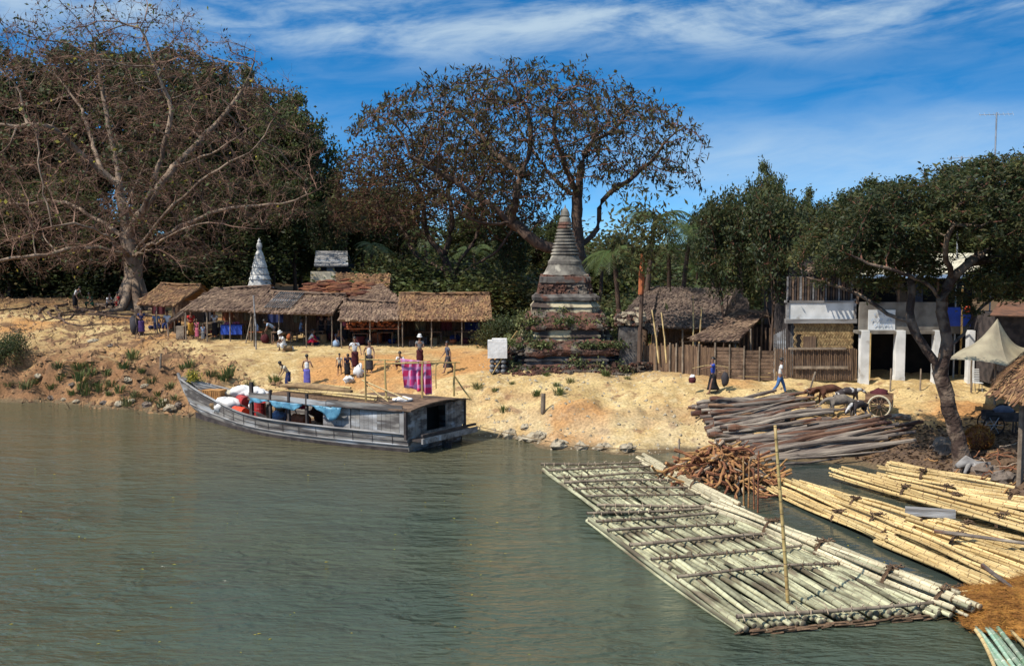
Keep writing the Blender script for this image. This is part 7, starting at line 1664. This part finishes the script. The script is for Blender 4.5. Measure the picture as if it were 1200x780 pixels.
def person(px, py, label, pz_='stand', rz=0., h=1.6, shirt='c_white', low='c_brown', lowkind='skirt', hair=True, hat=None, at=None, sleeve=.6, skirtlen=.86, group=None, seed=0, scale_w=1., cat='person', vest=False, hairm='hair'):
    base = place(px, py) if at is None else np.asarray(at, float); J = pose(**POSES[pz_]); s = h / 1.66
    s *= 1.09; lowz = min(J['heelL'][2], J['heelR'][2], J['toeL'][2], J['toeR'][2], (J['pel'][2] - .10)) - .012
    J = {k: (v if k[0] == '_' or k[:2] == 'd2' else v - np.array([0, 0, lowz])) for k, v in J.items()}
    t = thing('person', label, cat, base, R(rz), group); t.scale = (s * scale_w, s * scale_w, s)
    V = []; E_ = []; ix = {}
    def v(k, p, r_): ix[k] = len(V); V.append((np.asarray(p, float), r_)); return ix[k]
    v('pel', J['pel'], (.125, .095)); v('waist', J['waist'], (.11, .08)); v('chest', J['chest'], (.135, .095)); v('neck', J['neck'], .048); v('jaw', J['jaw'], (.062, .066)); v('skull', J['skull'], (.076, .088)); v('top', J['top'], .05); v('nose', J['nose'], .014); v('earL', J['earL'], .014); v('earR', J['earR'], .014)
    e = [('pel', 'waist'), ('waist', 'chest'), ('chest', 'neck'), ('neck', 'jaw'), ('jaw', 'skull'), ('skull', 'top'), ('jaw', 'nose'), ('skull', 'earL'), ('skull', 'earR')]
    for k, sx in (('L', 1), ('R', -1)):
        v('sh' + k, J['sh' + k], .052); v('el' + k, J['el' + k], .037); v('wr' + k, J['wr' + k], .024); d2 = J['d2' + k]; side = np.array([1., 0, 0]) - d2 * d2[0]; side /= np.linalg.norm(side); nrm = np.cross(d2, side)
        pal = J['wr' + k] + d2 * .065; v('pal' + k, pal, (.034, .016)); e += [('chest', 'sh' + k), ('sh' + k, 'el' + k), ('el' + k, 'wr' + k), ('wr' + k, 'pal' + k)]
        for fi, (off, ln) in enumerate(((-.030, .062), (-.010, .075), (.010, .070), (.029, .055))):
            a = pal + d2 * .035 + side * off; b = a + d2 * ln * .55; c = b + (d2 * .7 + nrm * -.5 * sx) * ln * .45; v(f'f{fi}{k}', b, .0095); v(f'g{fi}{k}', c, .0085); e += [('pal' + k, f'f{fi}{k}'), (f'f{fi}{k}', f'g{fi}{k}')]
        th = J['wr' + k] + d2 * .03 - side * .03 * sx; v('t' + k, th - side * sx * .02 + d2 * .02, .010); v('u' + k, th - side * sx * .03 + d2 * .05, .009); e += [('wr' + k, 't' + k), ('t' + k, 'u' + k)]
        v('hip' + k, J['hip' + k], .085); v('kn' + k, J['kn' + k], .052); v('an' + k, J['an' + k], .034); v('toe' + k, J['toe' + k], (.032, .02)); v('heel' + k, J['heel' + k], .028); m_ = (J['kn' + k] * .6 + J['an' + k] * .4) + [0, .012, 0]; v('cf' + k, m_, .05)
        e += [('pel', 'hip' + k), ('hip' + k, 'kn' + k), ('kn' + k, 'cf' + k), ('cf' + k, 'an' + k), ('an' + k, 'toe' + k), ('an' + k, 'heel' + k)]
    skin_obj('body', V, [(ix[a], ix[b]) for a, b in e], 0, M['skin'], t)
    # shirt
    V2 = [(J['pel'] + (J['waist'] - J['pel']) * .1, (.142, .112)), (J['waist'], (.135, .105)), (J['chest'], (.158, .118)), (J['chest'] + (J['neck'] - J['chest']) * .62, (.085, .075))]; E2 = [(0, 1), (1, 2), (2, 3)]
    if not vest:
        for k in 'LR':
            i = len(V2); V2 += [(J['sh' + k], .073), (J['sh' + k] + (J['el' + k] - J['sh' + k]) * sleeve, .062)]; E2 += [(2, i), (i, i + 1)]
            if sleeve > .9: V2.append((J['el' + k] + (J['wr' + k] - J['el' + k]) * .85, .045)); E2.append((i + 1, i + 2))
    skin_obj('shirt', V2, E2, 0, M[shirt], t)
    bent = max(abs(a) for a in POSES[pz_].get('hip', (0, 0))) > 40
    if lowkind == 'skirt' and not bent:
        mb = MB(); L_ = []
        for f in np.linspace(0, skirtlen, 9):
            def at_(k): 
                ch = [J['hip' + k] + [0, 0, .06], J['kn' + k], J['an' + k]]; g_ = f * 2
                return ch[0] + (ch[1] - ch[0]) * g_ if g_ < 1 else ch[1] + (ch[2] - ch[1]) * (g_ - 1)
            a, b = at_('L'), at_('R'); c = (a + b) / 2; c[0] = 0; hx = abs(a[0] - b[0]) / 2 + .085 - .02 * f + .012 * math.sin(f * 20); hy = abs(a[1] - b[1]) / 2 + .105 - .02 * f; th = np.arange(18) * 2 * PI / 18; w_ = 1 + .05 * np.sin(th * 5 + f * 3)
            L_.append(np.stack([c[0] + np.cos(th) * hx * w_, c[1] + np.sin(th) * hy * w_, np.full(18, c[2])], 1))
        mb.ring(L_); mb.build('longyi', M[low], t, smooth=True)
    else:
        tr_ = lowkind == 'trousers'; short = lowkind == 'shorts'; V3 = [(J['pel'] + (J['waist'] - J['pel']) * .25, (.138, .108)), (J['pel'], (.148, .118))]; E3 = [(0, 1)]
        for k in 'LR':
            i = len(V3); V3 += [(J['hip' + k], .105), (J['kn' + k] if not short else J['hip' + k] + (J['kn' + k] - J['hip' + k]) * .75, .075 if (tr_ or short) else .10)]; E3 += [(1, i), (i, i + 1)]
            if not short: V3.append((J['kn' + k] + (J['an' + k] - J['kn' + k]) * (.92 if tr_ else .7), .055 if tr_ else .085)); E3.append((i + 1, i + 2))
        skin_obj('trousers' if tr_ else 'shorts' if short else 'longyi', V3, E3, 0, M[low], t)
    hu, hf = J['_hu'], J['_hf']; c = J['skull'] + hu * .012 - hf * .018; u, w = np.array([1., 0, 0]), hf
    if hair:
        mb = MB(); th = np.arange(16) * 2 * PI / 16; L_ = []
        for k in range(8):
            ph = -.35 + (PI / 2 + .3) * k / 7.2; zc = math.sin(ph); q_ = max(.02, math.cos(ph)); row = []
            for a in th: fwd = math.sin(a); zz1 = zc if fwd < .35 else max(zc, .28); row.append(c + u * math.cos(a) * q_ * .092 + w * fwd * q_ * (.104 if fwd < 0 else .098) + hu * zz1 * .108)
            L_.append(np.array(row))
        mb.ring(L_)
        if hair == 'bun': mb.blob(c - hf * .11 + hu * .01, [.05, .05, .05], 8, 6)
        mb.build('hair', M[hairm], t, smooth=True)
    mb = MB()
    for sx in (-1, 1): mb.blob(J['jaw'] + hu * .062 + hf * .066 + u * sx * .028, [.010, .006, .007], 6, 4)
    eb = [mb]; mb.build('eyes', M['dark'], t)['kind'] = 'stuff'
    mb = MB(); mb.blob(J['jaw'] - hu * .006 + hf * .066, [.022, .006, .006], 8, 4); mb.build('mouth', M['c_maroon'], t)
    if hat:
        mb = MB(); P_ = [(.0, .13), (.06, .125), (.10, .08), (.108, .03), (.11, .0), (.112, -.005)] + ([(.15, -.02), (.148, -.028), (.10, -.015)] if hat != 'wrap' else [])
        if hat == 'cone': P_ = [(.0, .17), (.10, .11), (.22, .02), (.235, .0), (.22, .005), (.10, .085)]
        L_ = []; th = np.arange(18) * 2 * PI / 18
        for r_, z_ in P_: L_.append(np.array([c + hu * (z_ + .035) + u * math.cos(a) * max(r_, .003) + w * math.sin(a) * max(r_, .003) * 1.08 for a in th]))
        mb.ring(L_, cap=False); mb.build('hat', M['c_cream' if hat == 'cone' else 'c_white'], t, smooth=True)
    return t
# far left by the bare tree
person(88, 361, 'standing person in a white shirt bending to the side under the bare tree', 'stoop', 70, 1.62, 'c_white', 'c_black')
person(108, 361, 'person in dark green sitting on the ground near the bare tree trunk', 'ground', -20, 1.6, 'c_green', 'c_green')
person(126, 362, 'person in a white top sitting beside the one in red by the bare tree', 'ground', 60, 1.6, 'c_white', 'c_black')
person(141, 362, 'person dressed all in red sitting at the foot of the bare tree', 'kneel', -60, 1.6, 'c_red', 'c_red')
# stalls, left part
person(166, 393, 'woman in dark blue and purple standing with a stick left of the stalls', 'hold', 20, 1.58, 'c_navy', 'c_purple', hair='bun', skirtlen=.8)
person(184, 388, 'person in a dull white shirt sitting inside the leftmost stall, left of two', 'sit', 30, 1.6, 'c_sky', 'c_navy', at=pd(183, 388, 71.8) * [1, 1, 0] + [0, 0, 3.55])
person(197, 388, 'person in a white shirt sitting inside the leftmost stall, right of two', 'sit', -10, 1.6, 'c_white', 'c_navy', at=pd(197, 388, 71.6) * [1, 1, 0] + [0, 0, 3.6])
person(224, 396, 'woman in a red top and yellow-brown wrap standing under the eave of the second stall', 'hold', 30, 1.58, 'c_red', 'c_yellow', hair='bun')
person(231, 397, 'child in a pinkish dress beside the woman in the yellow-brown wrap', 'stand', -20, 1.15, 'c_pink', 'c_pink')
person(238, 399, 'small child in pale clothes nearest the ground beside the second stall', 'stand', 10, .95, 'c_sky', 'c_grey')
person(252, 396, 'person in a white shirt standing in shade behind the blue table cloth', 'hold', -15, 1.6, 'c_white', 'c_black', at=None)
person(322, 402, 'person in a pale blue shirt bending over a table in the middle stall', 'bend', -80, 1.65, 'c_sky', 'c_black')
person(349, 399, 'person in a light blue shirt sitting in the middle stall beside a bench', 'sit', 100, 1.6, 'c_sky', 'c_slate', at=place(352, 399) + [0, 0, .1])
person(334, 411, 'person in white with a white hat sitting on the sand in front of the stalls', 'ground', -60, 1.6, 'c_white', 'c_white', hat='cap')
person(362, 405, 'woman in a white blouse and bright crimson wrap squatting at the stalls', 'squat', 90, 1.6, 'c_white', 'c_crimson', hair='bun')
person(371, 404, 'person in crimson red crouching right of the woman in the crimson wrap', 'squat', -80, 1.5, 'c_crimson', 'c_red')
person(377, 399, 'dark-clothed person standing deep in the middle stall, left of its right post', 'stand', 0, 1.6, 'c_black', 'c_black')
person(386, 399, 'dark-clothed person standing in the shade at the right post of the middle stall', 'stand', -10, 1.6, 'c_charcoal', 'c_black')
person(395, 404, 'person in slate blue squatting between the stalls', 'squat', 30, 1.55, 'c_slate', 'c_navy')
person(404, 400, 'person in a pink top standing in shade behind the group on the sand', 'stand', 0, 1.55, 'c_pink', 'c_black')
person(415, 399, 'tall dark figure standing in the shade behind the man in the white shirt', 'stand', 0, 1.7, 'c_slate', 'c_black')
person(432, 398, 'dark figure in navy standing in the shade behind the man in the white vest', 'stand', 10, 1.72, 'c_navy', 'c_black')
# group on the sand
person(416, 433, 'man in a white short-sleeved shirt and dark longyi standing with his arm out', 'akimbo', 15, 1.66, 'c_white', 'c_maroon', skirtlen=.9)
person(433, 437, 'man in a white sleeveless vest and dark longyi, hand on hip', 'akimbo', -10, 1.64, 'c_white', 'c_charcoal', vest=True, skirtlen=.88)
person(398, 440, 'small child in a white top and dark shorts standing left of the group', 'stand', 0, 1.12, 'c_cream', 'c_black', 'shorts')
person(407, 442, 'person in blue and black stooping in the middle of the group', 'stoop', 15, 1.35, 'c_navy', 'c_black')
person(360, 453, 'man in white vest and violet longyi seen from behind, by the boat', 'akimbo', 165, 1.62, 'c_white', 'c_violet', vest=True)
person(338, 456, 'person with dark hair and cream top stooping beside the boat roof', 'stoop', -55, 1.58, 'c_cream', 'c_navy')
person(471, 433, 'person in a white top squatting alone behind the pink cloth', 'squat', -15, 1.62, 'c_white', 'c_maroon')
person(492, 430, 'person in a white hat and grey open shirt standing behind the pink cloth', 'hold', 10, 1.62, 'c_grey', 'c_maroon', hat='cap', skirtlen=.8)
person(525, 437, 'person in slate-grey clothes walking to the left, right of the pink cloth', 'walk', -70, 1.62, 'c_slate', 'c_charcoal', skirtlen=.7)
# right part
pc = person(835, 461, 'man in a blue shirt and black longyi carrying loads on a shoulder pole', 'carry', -80, 1.66, 'c_blue', 'c_black')
person(914, 462, 'man in a white shirt and blue trousers walking past the bamboo-mat house', 'walk', 75, 1.66, 'c_white', 'c_jeans', 'trousers')
person(0, 0, 'man in a dull blue shirt standing on the boat deck under the awning', 'stoop', 40, 1.5, 'c_jeans', 'c_slate', 'trousers', at=bw(bx_(336, 1.2), 1.15, .2))
# things people hold or stand beside
def simple(mb, name, m, label, cat, loc, rz=0, smooth=False, group=None):
    o = mb.build(name, m, smooth=smooth); o.location = tuple(loc); o.rotation_euler = (0, 0, rz); return tag(o, label, cat, group)
q0 = np.array(pc.location); yoke = thing('shoulder_pole', 'shoulder pole across the shoulders of the man in blue', 'carrying pole', q0 + [0, 0, 1.36])
MB().tube([[-1.0, 0, -.12], [-.4, 0, .02], [0, 0, .03], [.45, 0, 0], [.75, 0, -.08]], .02, 6).build('pole', M['bamboo_tan'], yoke)
for sx, x in ((0, -1.0), (1, .6)): MB().tube([[x, 0, -.06], [x, 0, -.5]], .010, 4).build('cord', M['binding'], yoke)
mb = MB(); mb.lathe([(.05, 0), (.16, .03), (.19, .18), (.15, .28), (.16, .30)], n=14); o = simple(mb, 'load_basket', M['c_maroon'], 'dark red and white load hanging from the left end of the shoulder pole', 'load', q0 + [-1.0, 0, .52]); MB().blob([0, 0, .3], [.15, .13, .12], 10, 6, .2, 2).build('bag', M['sack_white'], o, smooth=True)
mb = MB(); mb.blob([0, 0, 0], [.2, .17, .36], 12, 8, .12, 3); simple(mb, 'black_bag', M['c_charcoal'], 'black bag hanging from the right end of the shoulder pole', 'bag', q0 + [.6, 0, .72], 0, True)
mb = MB(); mb.blob([0, 0, .28], [.27, .24, .38], 18, 11, .45, 4); simple(mb, 'sack', M['sack_white'], 'pale bluish sack propped up in front of the man in the white shirt', 'sack', place(421, 441), 0, True)
mb = MB(); mb.blob([0, 0, .12], [.30, .2, .17], 18, 10, .5, 6); simple(mb, 'sack', M['sack_white'], 'small white bag on the sand nearest the boat, below the group', 'sack', place(408, 447), 0, True)
mb = MB(); mb.blob([0, 0, .16], [.3, .25, .22], 12, 8, .15, 7); simple(mb, 'basket', M['sack_brown'], 'brown basket on the sand at the knees of the person with the white hat', 'basket', place(337, 411), 0, True)
mb = MB(); mb.blob([0, 0, .1], [.13, .1, .13], 8, 6, .15, 7); simple(mb, 'small_bag', M['sack_white'], 'small white bag right of the brown basket', 'bag', place(342, 410), 0, True)
mb = MB(); mb.blob([0, 0, .18], [.24, .2, .24], 10, 7, .1, 8); simple(mb, 'pot', M['c_sky'], 'pale blue pot on the ground at the foot of the post between the stalls', 'pot', place(394, 406), 0, True)
mb = MB(); mb.tube([[0, 0, -.02], [-.12, -.05, 1.75]], .02, 5); simple(mb, 'stick', M['wood_post'], 'stick held upright by the woman in dark blue', 'stick', place(161, 393))
mb = MB(); mb.blob([0, 0, .6], [.35, .35, .62], 10, 8, .2, 5); simple(mb, 'dark_bundle', M['c_charcoal'], 'dark bundle standing on the ground left of the woman in dark blue', 'bundle', place(158, 393) + [-.1, .3, 0], 0, True)
mb = MB(); mb.box([0, 0, .4], [.5, .4, .8]); simple(mb, 'wooden_stump', M['wood_post'], 'square wooden block standing between the two leftmost stalls', 'block', place(212, 397))
mb = MB(); mb.tube([[0, 0, 0], [.35, .1, 1.6]], .04, 5); simple(mb, 'prop_stick', M['wood_post'], 'prop leaning under the eave between the second and middle stalls', 'pole', place(288, 402))
a = pd(300, 404, 65.9); a[2] = gz1(a[0], a[1]); o = MB().tube([a, a + [0, 0, 1.4], pd(297, 346, 66.2)], .05, 6).build('roof_pole', M['wood_grey']); reloc(o, a); tag(o, 'tall grey pole rising above the eave between the second and middle stalls', 'pole')
# stall goods in the shade
def table(px, py, w_, dpt, hh, m, label, clothm=None):
    p = place(px, py); t = thing('table', label, 'table', p); MB().box([0, 0, hh], [w_, dpt, .05]).build('tabletop', M[m], t)
    for sx in (-1, 1):
        for sy in (-1, 1): MB().box([sx * (w_ / 2 - .06), sy * (dpt / 2 - .06), hh / 2 - .03], [.05, .05, hh]).build('leg', M['wood_brown'], t)
    return t, p
t, p = table(273, 397, 1.3, .7, .85, 'wood_brown', 'table with a blue cloth in the shade of the second stall')
mb = MB(); G_ = np.array([[[x, -.37, z] for z in np.linspace(.30, .885, 4)] for x in np.linspace(-.66, .66, 18)]); G_[:, :, 1] += .02 * np.sin(np.arange(18) * 1.3)[:, None]; mb.sheet(G_, .01); mb.box([0, 0, .885], [1.34, .75, .012]); o = mb.build('table_cloth', M['blue_paint']); o.location = tuple(p); tag(o, 'blue cloth hanging over the front of the table in the second stall', 'cloth')
mb = MB(); 
for i in range(16): mb.blob([rng.uniform(-.5, .5), rng.uniform(-.25, .25), .93 + rng.uniform(0, .1)], [.08, .08, .07], 8, 5)
o = mb.build('produce', M['c_pink']); o.location = tuple(p); tag(o, 'heap of brownish pink produce on the blue-covered table', 'produce', kind='stuff')
t, p = table(300, 399, .9, .5, .55, 'rust', 'low reddish table left of the grey pole between the stalls'); mb = MB(); mb.lathe([(.05, 0), (.09, .02), (.09, .34), (.05, .38), (.03, .44)], n=12); simple(mb, 'bottle', M['c_sky'], 'pale blue water bottle on the low reddish table', 'bottle', p + [.1, 0, .58])
table(356, 401, .95, .5, .62, 'wood_brown', 'small wooden bench table in the middle stall beside the seated person')
r = np.random.RandomState(33); cols_m = ['c_maroon', 'c_brown', 'c_charcoal', 'sack_brown', 'c_navy', 'rust', 'c_olive', 'c_brown', 'c_cream']
kinds = [('brown', 'sack_brown'), ('dark red', 'c_maroon'), ('charcoal', 'c_charcoal'), ('navy', 'c_navy'), ('rusty', 'rust'), ('olive', 'c_olive')]
for si, (stl, nm) in enumerate(zip(S, ('leftmost', 'second', 'middle', 'narrow', 'longest'))):
    t, A_, B_, C_, D_ = stl
    for k in range(9 if si else 5):
        f = r.uniform(.06, .94); y = A_[1] + r.uniform(.9, 3.3); x = A_[0] + (B_[0] - A_[0]) * f; g = gz1(x, y); kn, km = kinds[(k * 5 + si) % 6]; mb = MB(); s = r.uniform(.16, .30)
        if k % 3 == 0: mb.lathe([(s * .7, 0), (s, s * .5), (s * .95, s * 1.0), (s * 1.05, s * 1.05), (s * .8, s * 1.1), (s * .3, s * 1.25)], n=12); ty = 'basket'
        elif k % 3 == 1: mb.blob([0, 0, s * .9], [s, s * .8, s], 12, 8, .15, k); ty = 'sack'
        else: mb.box([0, 0, s], [s * 1.8, s * 1.4, s * 2]); mb.box([0, 0, s * 2.02], [s * 1.9, s * 1.5, .04]); ty = 'box'
        simple(mb, ty, M[km], f'{kn} {ty} among the goods in the shade of the {nm} stall', ty, [x, y, g], r.rand() * 3, ty == 'sack', f'goods in the {nm} stall')
    # hanging cloths and strings of goods at the back
    for k in range(3 if si else 1):
        f = (k + .6) / 3.4; x = A_[0] + (B_[0] - A_[0]) * f; y = D_[1] - .2; w_ = r.uniform(.5, 1.0); top = A_[2] + .15; mb = MB(); G_ = np.array([[[x - w_ / 2 + w_ * u, y + .04 * math.sin(u * 14), top - v * 1.05] for v in np.linspace(0, 1, 5)] for u in np.linspace(0, 1, 12)]); mb.sheet(G_, .01)
        kn, km = kinds[(k * 2 + si + 1) % 6]; o = mb.build('hanging_cloth', M[km]); tag(o, f'{kn} cloth hanging at the back of the {nm} stall', 'cloth'); reloc(o, [x, y, top])
# heaped firewood or fruit visible under the narrow stall eave
mb = MB()
for k in range(150): x = r.uniform(-1.6, 1.6); mb.blob([x, r.uniform(-.35, .35), 1.05 + r.uniform(0, .5) * (1 - (x / 1.9) ** 2)], [.11, .10, .09], 7, 5)
mb.box([0, 0, 1.0], [3.4, .9, .06]); 
p = np.array([pd(437, 390, 67.6)[0], 67.6, gz1(pd(437, 390, 67.6)[0], 67.6)]); simple(mb, 'gourd_heap', M['rust'], 'long shelf heaped with orange-brown gourds under the narrow stall roof', 'produce', p)['kind'] = 'stuff'
# ---------------------------------------------------------------- animals
def beast(px, py, label, rz, h, m1, headdown=.3, name='calf', fat=1., m2=None, belly=.0, group=None, horns=False):
    """quadruped facing local -Y, withers height h"""
    b = place(px, py); t = thing(name, label, 'animal', b, R(rz)); t.scale = (h, h, h); V = []; E_ = []; ix = {}
    def v(k, p, r_): ix[k] = len(V); V.append((np.array(p, float), r_))
    v('rump', (0, .55, .82), .17 * fat); v('loin', (0, .25, .84), .19 * fat); v('barrel', (0, -.05, .78), .225 * fat); v('chest', (0, -.38, .76), .20 * fat); v('with', (0, -.50, .84), .13)
    hz = .95 - headdown; v('neck', (0, -.72, .5 * .85 + .5 * hz + .08), .10); v('head', (0, -.92, hz), .085); v('muz', (0, -1.12 + headdown * .15, hz - .14), .055); v('earL', (.14, -.88, hz + .04), .025); v('earR', (-.14, -.88, hz + .04), .025); v('tail', (0, .74, .78), .03); v('tail2', (0, .78, .36), .02)
    e = [('rump', 'loin'), ('loin', 'barrel'), ('barrel', 'chest'), ('chest', 'with'), ('with', 'neck'), ('neck', 'head'), ('head', 'muz'), ('head', 'earL'), ('head', 'earR'), ('rump', 'tail'), ('tail', 'tail2')]
    for k, s in (('L', 1), ('R', -1)):
        st_ = .06 * s; v('s' + k, (.12 * s, -.42, .58), .085); v('fk' + k, (.12 * s, -.42 + st_, .32), .042); v('ff' + k, (.12 * s, -.40 + st_, .03), .036); e += [('chest', 's' + k), ('s' + k, 'fk' + k), ('fk' + k, 'ff' + k)]
        v('h' + k, (.12 * s, .50, .58), .105); v('st' + k, (.12 * s, .42 - st_, .46), .07); v('hk' + k, (.12 * s, .62 - st_, .30), .042); v('hf' + k, (.12 * s, .57 - st_, .03), .036); e += [('rump', 'h' + k), ('h' + k, 'st' + k), ('st' + k, 'hk' + k), ('hk' + k, 'hf' + k)]
    skin_obj('body', V, [(ix[a], ix[c]) for a, c in e], 2, M[m1], t, 1)
    for s in (1, -1): MB().blob([.075 * s, -.97, hz + .02], [.014, .014, .014], 6, 4).build('eye', M['dark'], t)
    if horns:
        for s in (1, -1): MB().tube([[.05 * s, -.86, hz + .07], [.13 * s, -.84, hz + .13], [.16 * s, -.87, hz + .22]], [.02, .016, .006], 5).build('horn', M['wood_grey'], t)
    return t
M['hide_grey'] = mat('hide_grey', (.20, .17, .14), (.13, .11, .095), 5, bump=.2)
M['hide_brown'] = mat('hide_brown', (.13, .055, .032), (.08, .035, .022), 5, bump=.2)
M['hide_pied'] = mat('hide_pied', (.60, .56, .52), (.12, .042, .028), 1.6, bump=.1, lo=.38, hi=.42, detail=1)
M['hide_black'] = mat('hide_black', (.05, .04, .04), (.50, .48, .46), 2.2, bump=.1, lo=.56, hi=.6, detail=1)
beast(985, 487, 'stout grey calf with lowered head standing nearest the log stack', -95, .92, 'hide_grey', .32, fat=1.35)
beast(1006, 490, 'black goat with white markings grazing in the middle of the animals', -60, .80, 'hide_black', .50, 'goat', 1.1, horns=True)
beast(972, 474, 'dark brown calf standing behind the grey one', -80, .95, 'hide_brown', .25, fat=1.1)
beast(994, 475, 'black and white goat partly hidden behind the grey calf', 100, .85, 'hide_black', .2, 'goat', 1.1, horns=True)
p = place(1030, 487); t = thing('ox_cart', 'small wooden ox cart with wheel rims coloured sunlit-pale standing right of the animals', 'cart', p, R(-24))
MB().box([0, 0, .66], [1.15, .82, .08]).build('platform', M['wood_brown'], t)
for s_ in (-1, 1):
    MB().box([0, s_ * .40, .86], [1.15, .05, .34]).build('side_panel', M['log_brown'], t)
    w_ = thing('wheel', None, None, (.05, s_ * .52, .50)); w_.parent = t; th = np.linspace(0, 2 * PI, 27)
    mb = MB(); mb.tube(np.stack([.48 * np.cos(th), 0 * th, .48 * np.sin(th)], 1), .042, 6, cap=False); mb.build('rim', M['plaster_cream'], w_); mb = MB()  # sunlit look of the rim put into its cream colour
    for k in range(10): a = k * PI / 5; mb.tube([[0, 0, 0], [.47 * math.cos(a), 0, .47 * math.sin(a)]], .022, 5)
    mb.build('spokes', M['wood_brown'], w_); MB().tube([[0, -.08, 0], [0, .08, 0]], .09, 8).build('hub', M['wood_dark'], w_)
MB().tube([[.5, 0, .64], [-1.2, 0, .66], [-1.9, 0, .74]], .045, 6).build('drawbar', M['wood_brown'], t); MB().tube([[-1.8, -.55, .78], [-1.8, 0, .83], [-1.8, .55, .78]], .04, 6).build('yoke', M['wood_brown'], t)
MB().tube([[-1.5, 0, .68], [-1.45, 0, 0]], .03, 5).build('prop', M['wood_brown'], t)
mb = MB(); mb.blob([0, 0, 1.0], [.44, .32, .26], 14, 9, .3, 8); simple(mb, 'bundle', M['c_maroon'], 'dark reddish bundle loaded on the ox cart', 'bundle', p, R(-24), True)
beast(958, 471, 'small thin brown goat at the left of the animals, beside the leaning stick', -70, .75, 'hide_brown', .25, 'goat', .9, horns=True)
a, b = place(944, 473), place(955, 466); mb = MB(); mb.tube([[0, 0, 0], b - a + [0, 0, 1.25]], .045, 6); simple(mb, 'leaning_stick', M['wood_post'], 'thick stick leaning at an angle left of the animals', 'stick', a)
# ---------------------------------------------------------------- handcart at right
p = place(1172, 508); t = thing('handcart', 'small dark handcart with a red shaft parked under the trees at the right', 'cart', p, R(-8))
MB().box([0, 0, .62], [1.35, .75, .10]).build('platform', M['wood_dark'], t); MB().box([0, -.36, .80], [1.35, .04, .28]).build('side_panel', M['wood_dark'], t); MB().box([0, .36, .80], [1.35, .04, .28]).build('side_panel', M['wood_dark'], t)
for s in (-1, 1):
    w_ = thing('wheel', None, None, (-.38, s * .47, .42)); del_ = w_; w_.parent = t
    mb = MB(); n = 24; th = np.linspace(0, 2 * PI, n + 1); mb.tube(np.stack([.40 * np.cos(th), 0 * th, .40 * np.sin(th)], 1), .028, 6, cap=False); mb.build('tyre', M['dark'], w_); mb = MB()
    for k in range(6): a = k * PI / 3; mb.tube([[0, 0, 0], [.39 * math.cos(a), 0, .39 * math.sin(a)]], .014, 4)
    mb.build('spokes', M['metal_grey'], w_)
    MB().tube([[.55, s * .2, .02], [.55, s * .2, .6]], .03, 5).build('leg', M['wood_dark'], t)
    MB().tube([[.5, s * .3, .66], [1.1, s * .28, .40], [1.3, s * .26, .12]], .035, 6).build('shaft', M['red_paint'], t)
mb = MB(); mb.blob([.1, 0, .98], [.42, .28, .20], 12, 8, .15, 3); o = mb.build('bundle', M['c_slate'], smooth=True); o.location = tuple(p); o.rotation_euler = (0, 0, R(-8)); tag(o, 'slate-coloured bundle loaded on the handcart', 'bundle')
mb = MB(); mb.blob([0, 0, 0], [.38, .3, .2], 12, 8, .1, 2); o = simple(mb, 'dark_basket', M['c_black'], 'round black basket on the ground behind the handcart', 'basket', place(1176, 482) + [0, 0, .15], 0, True)
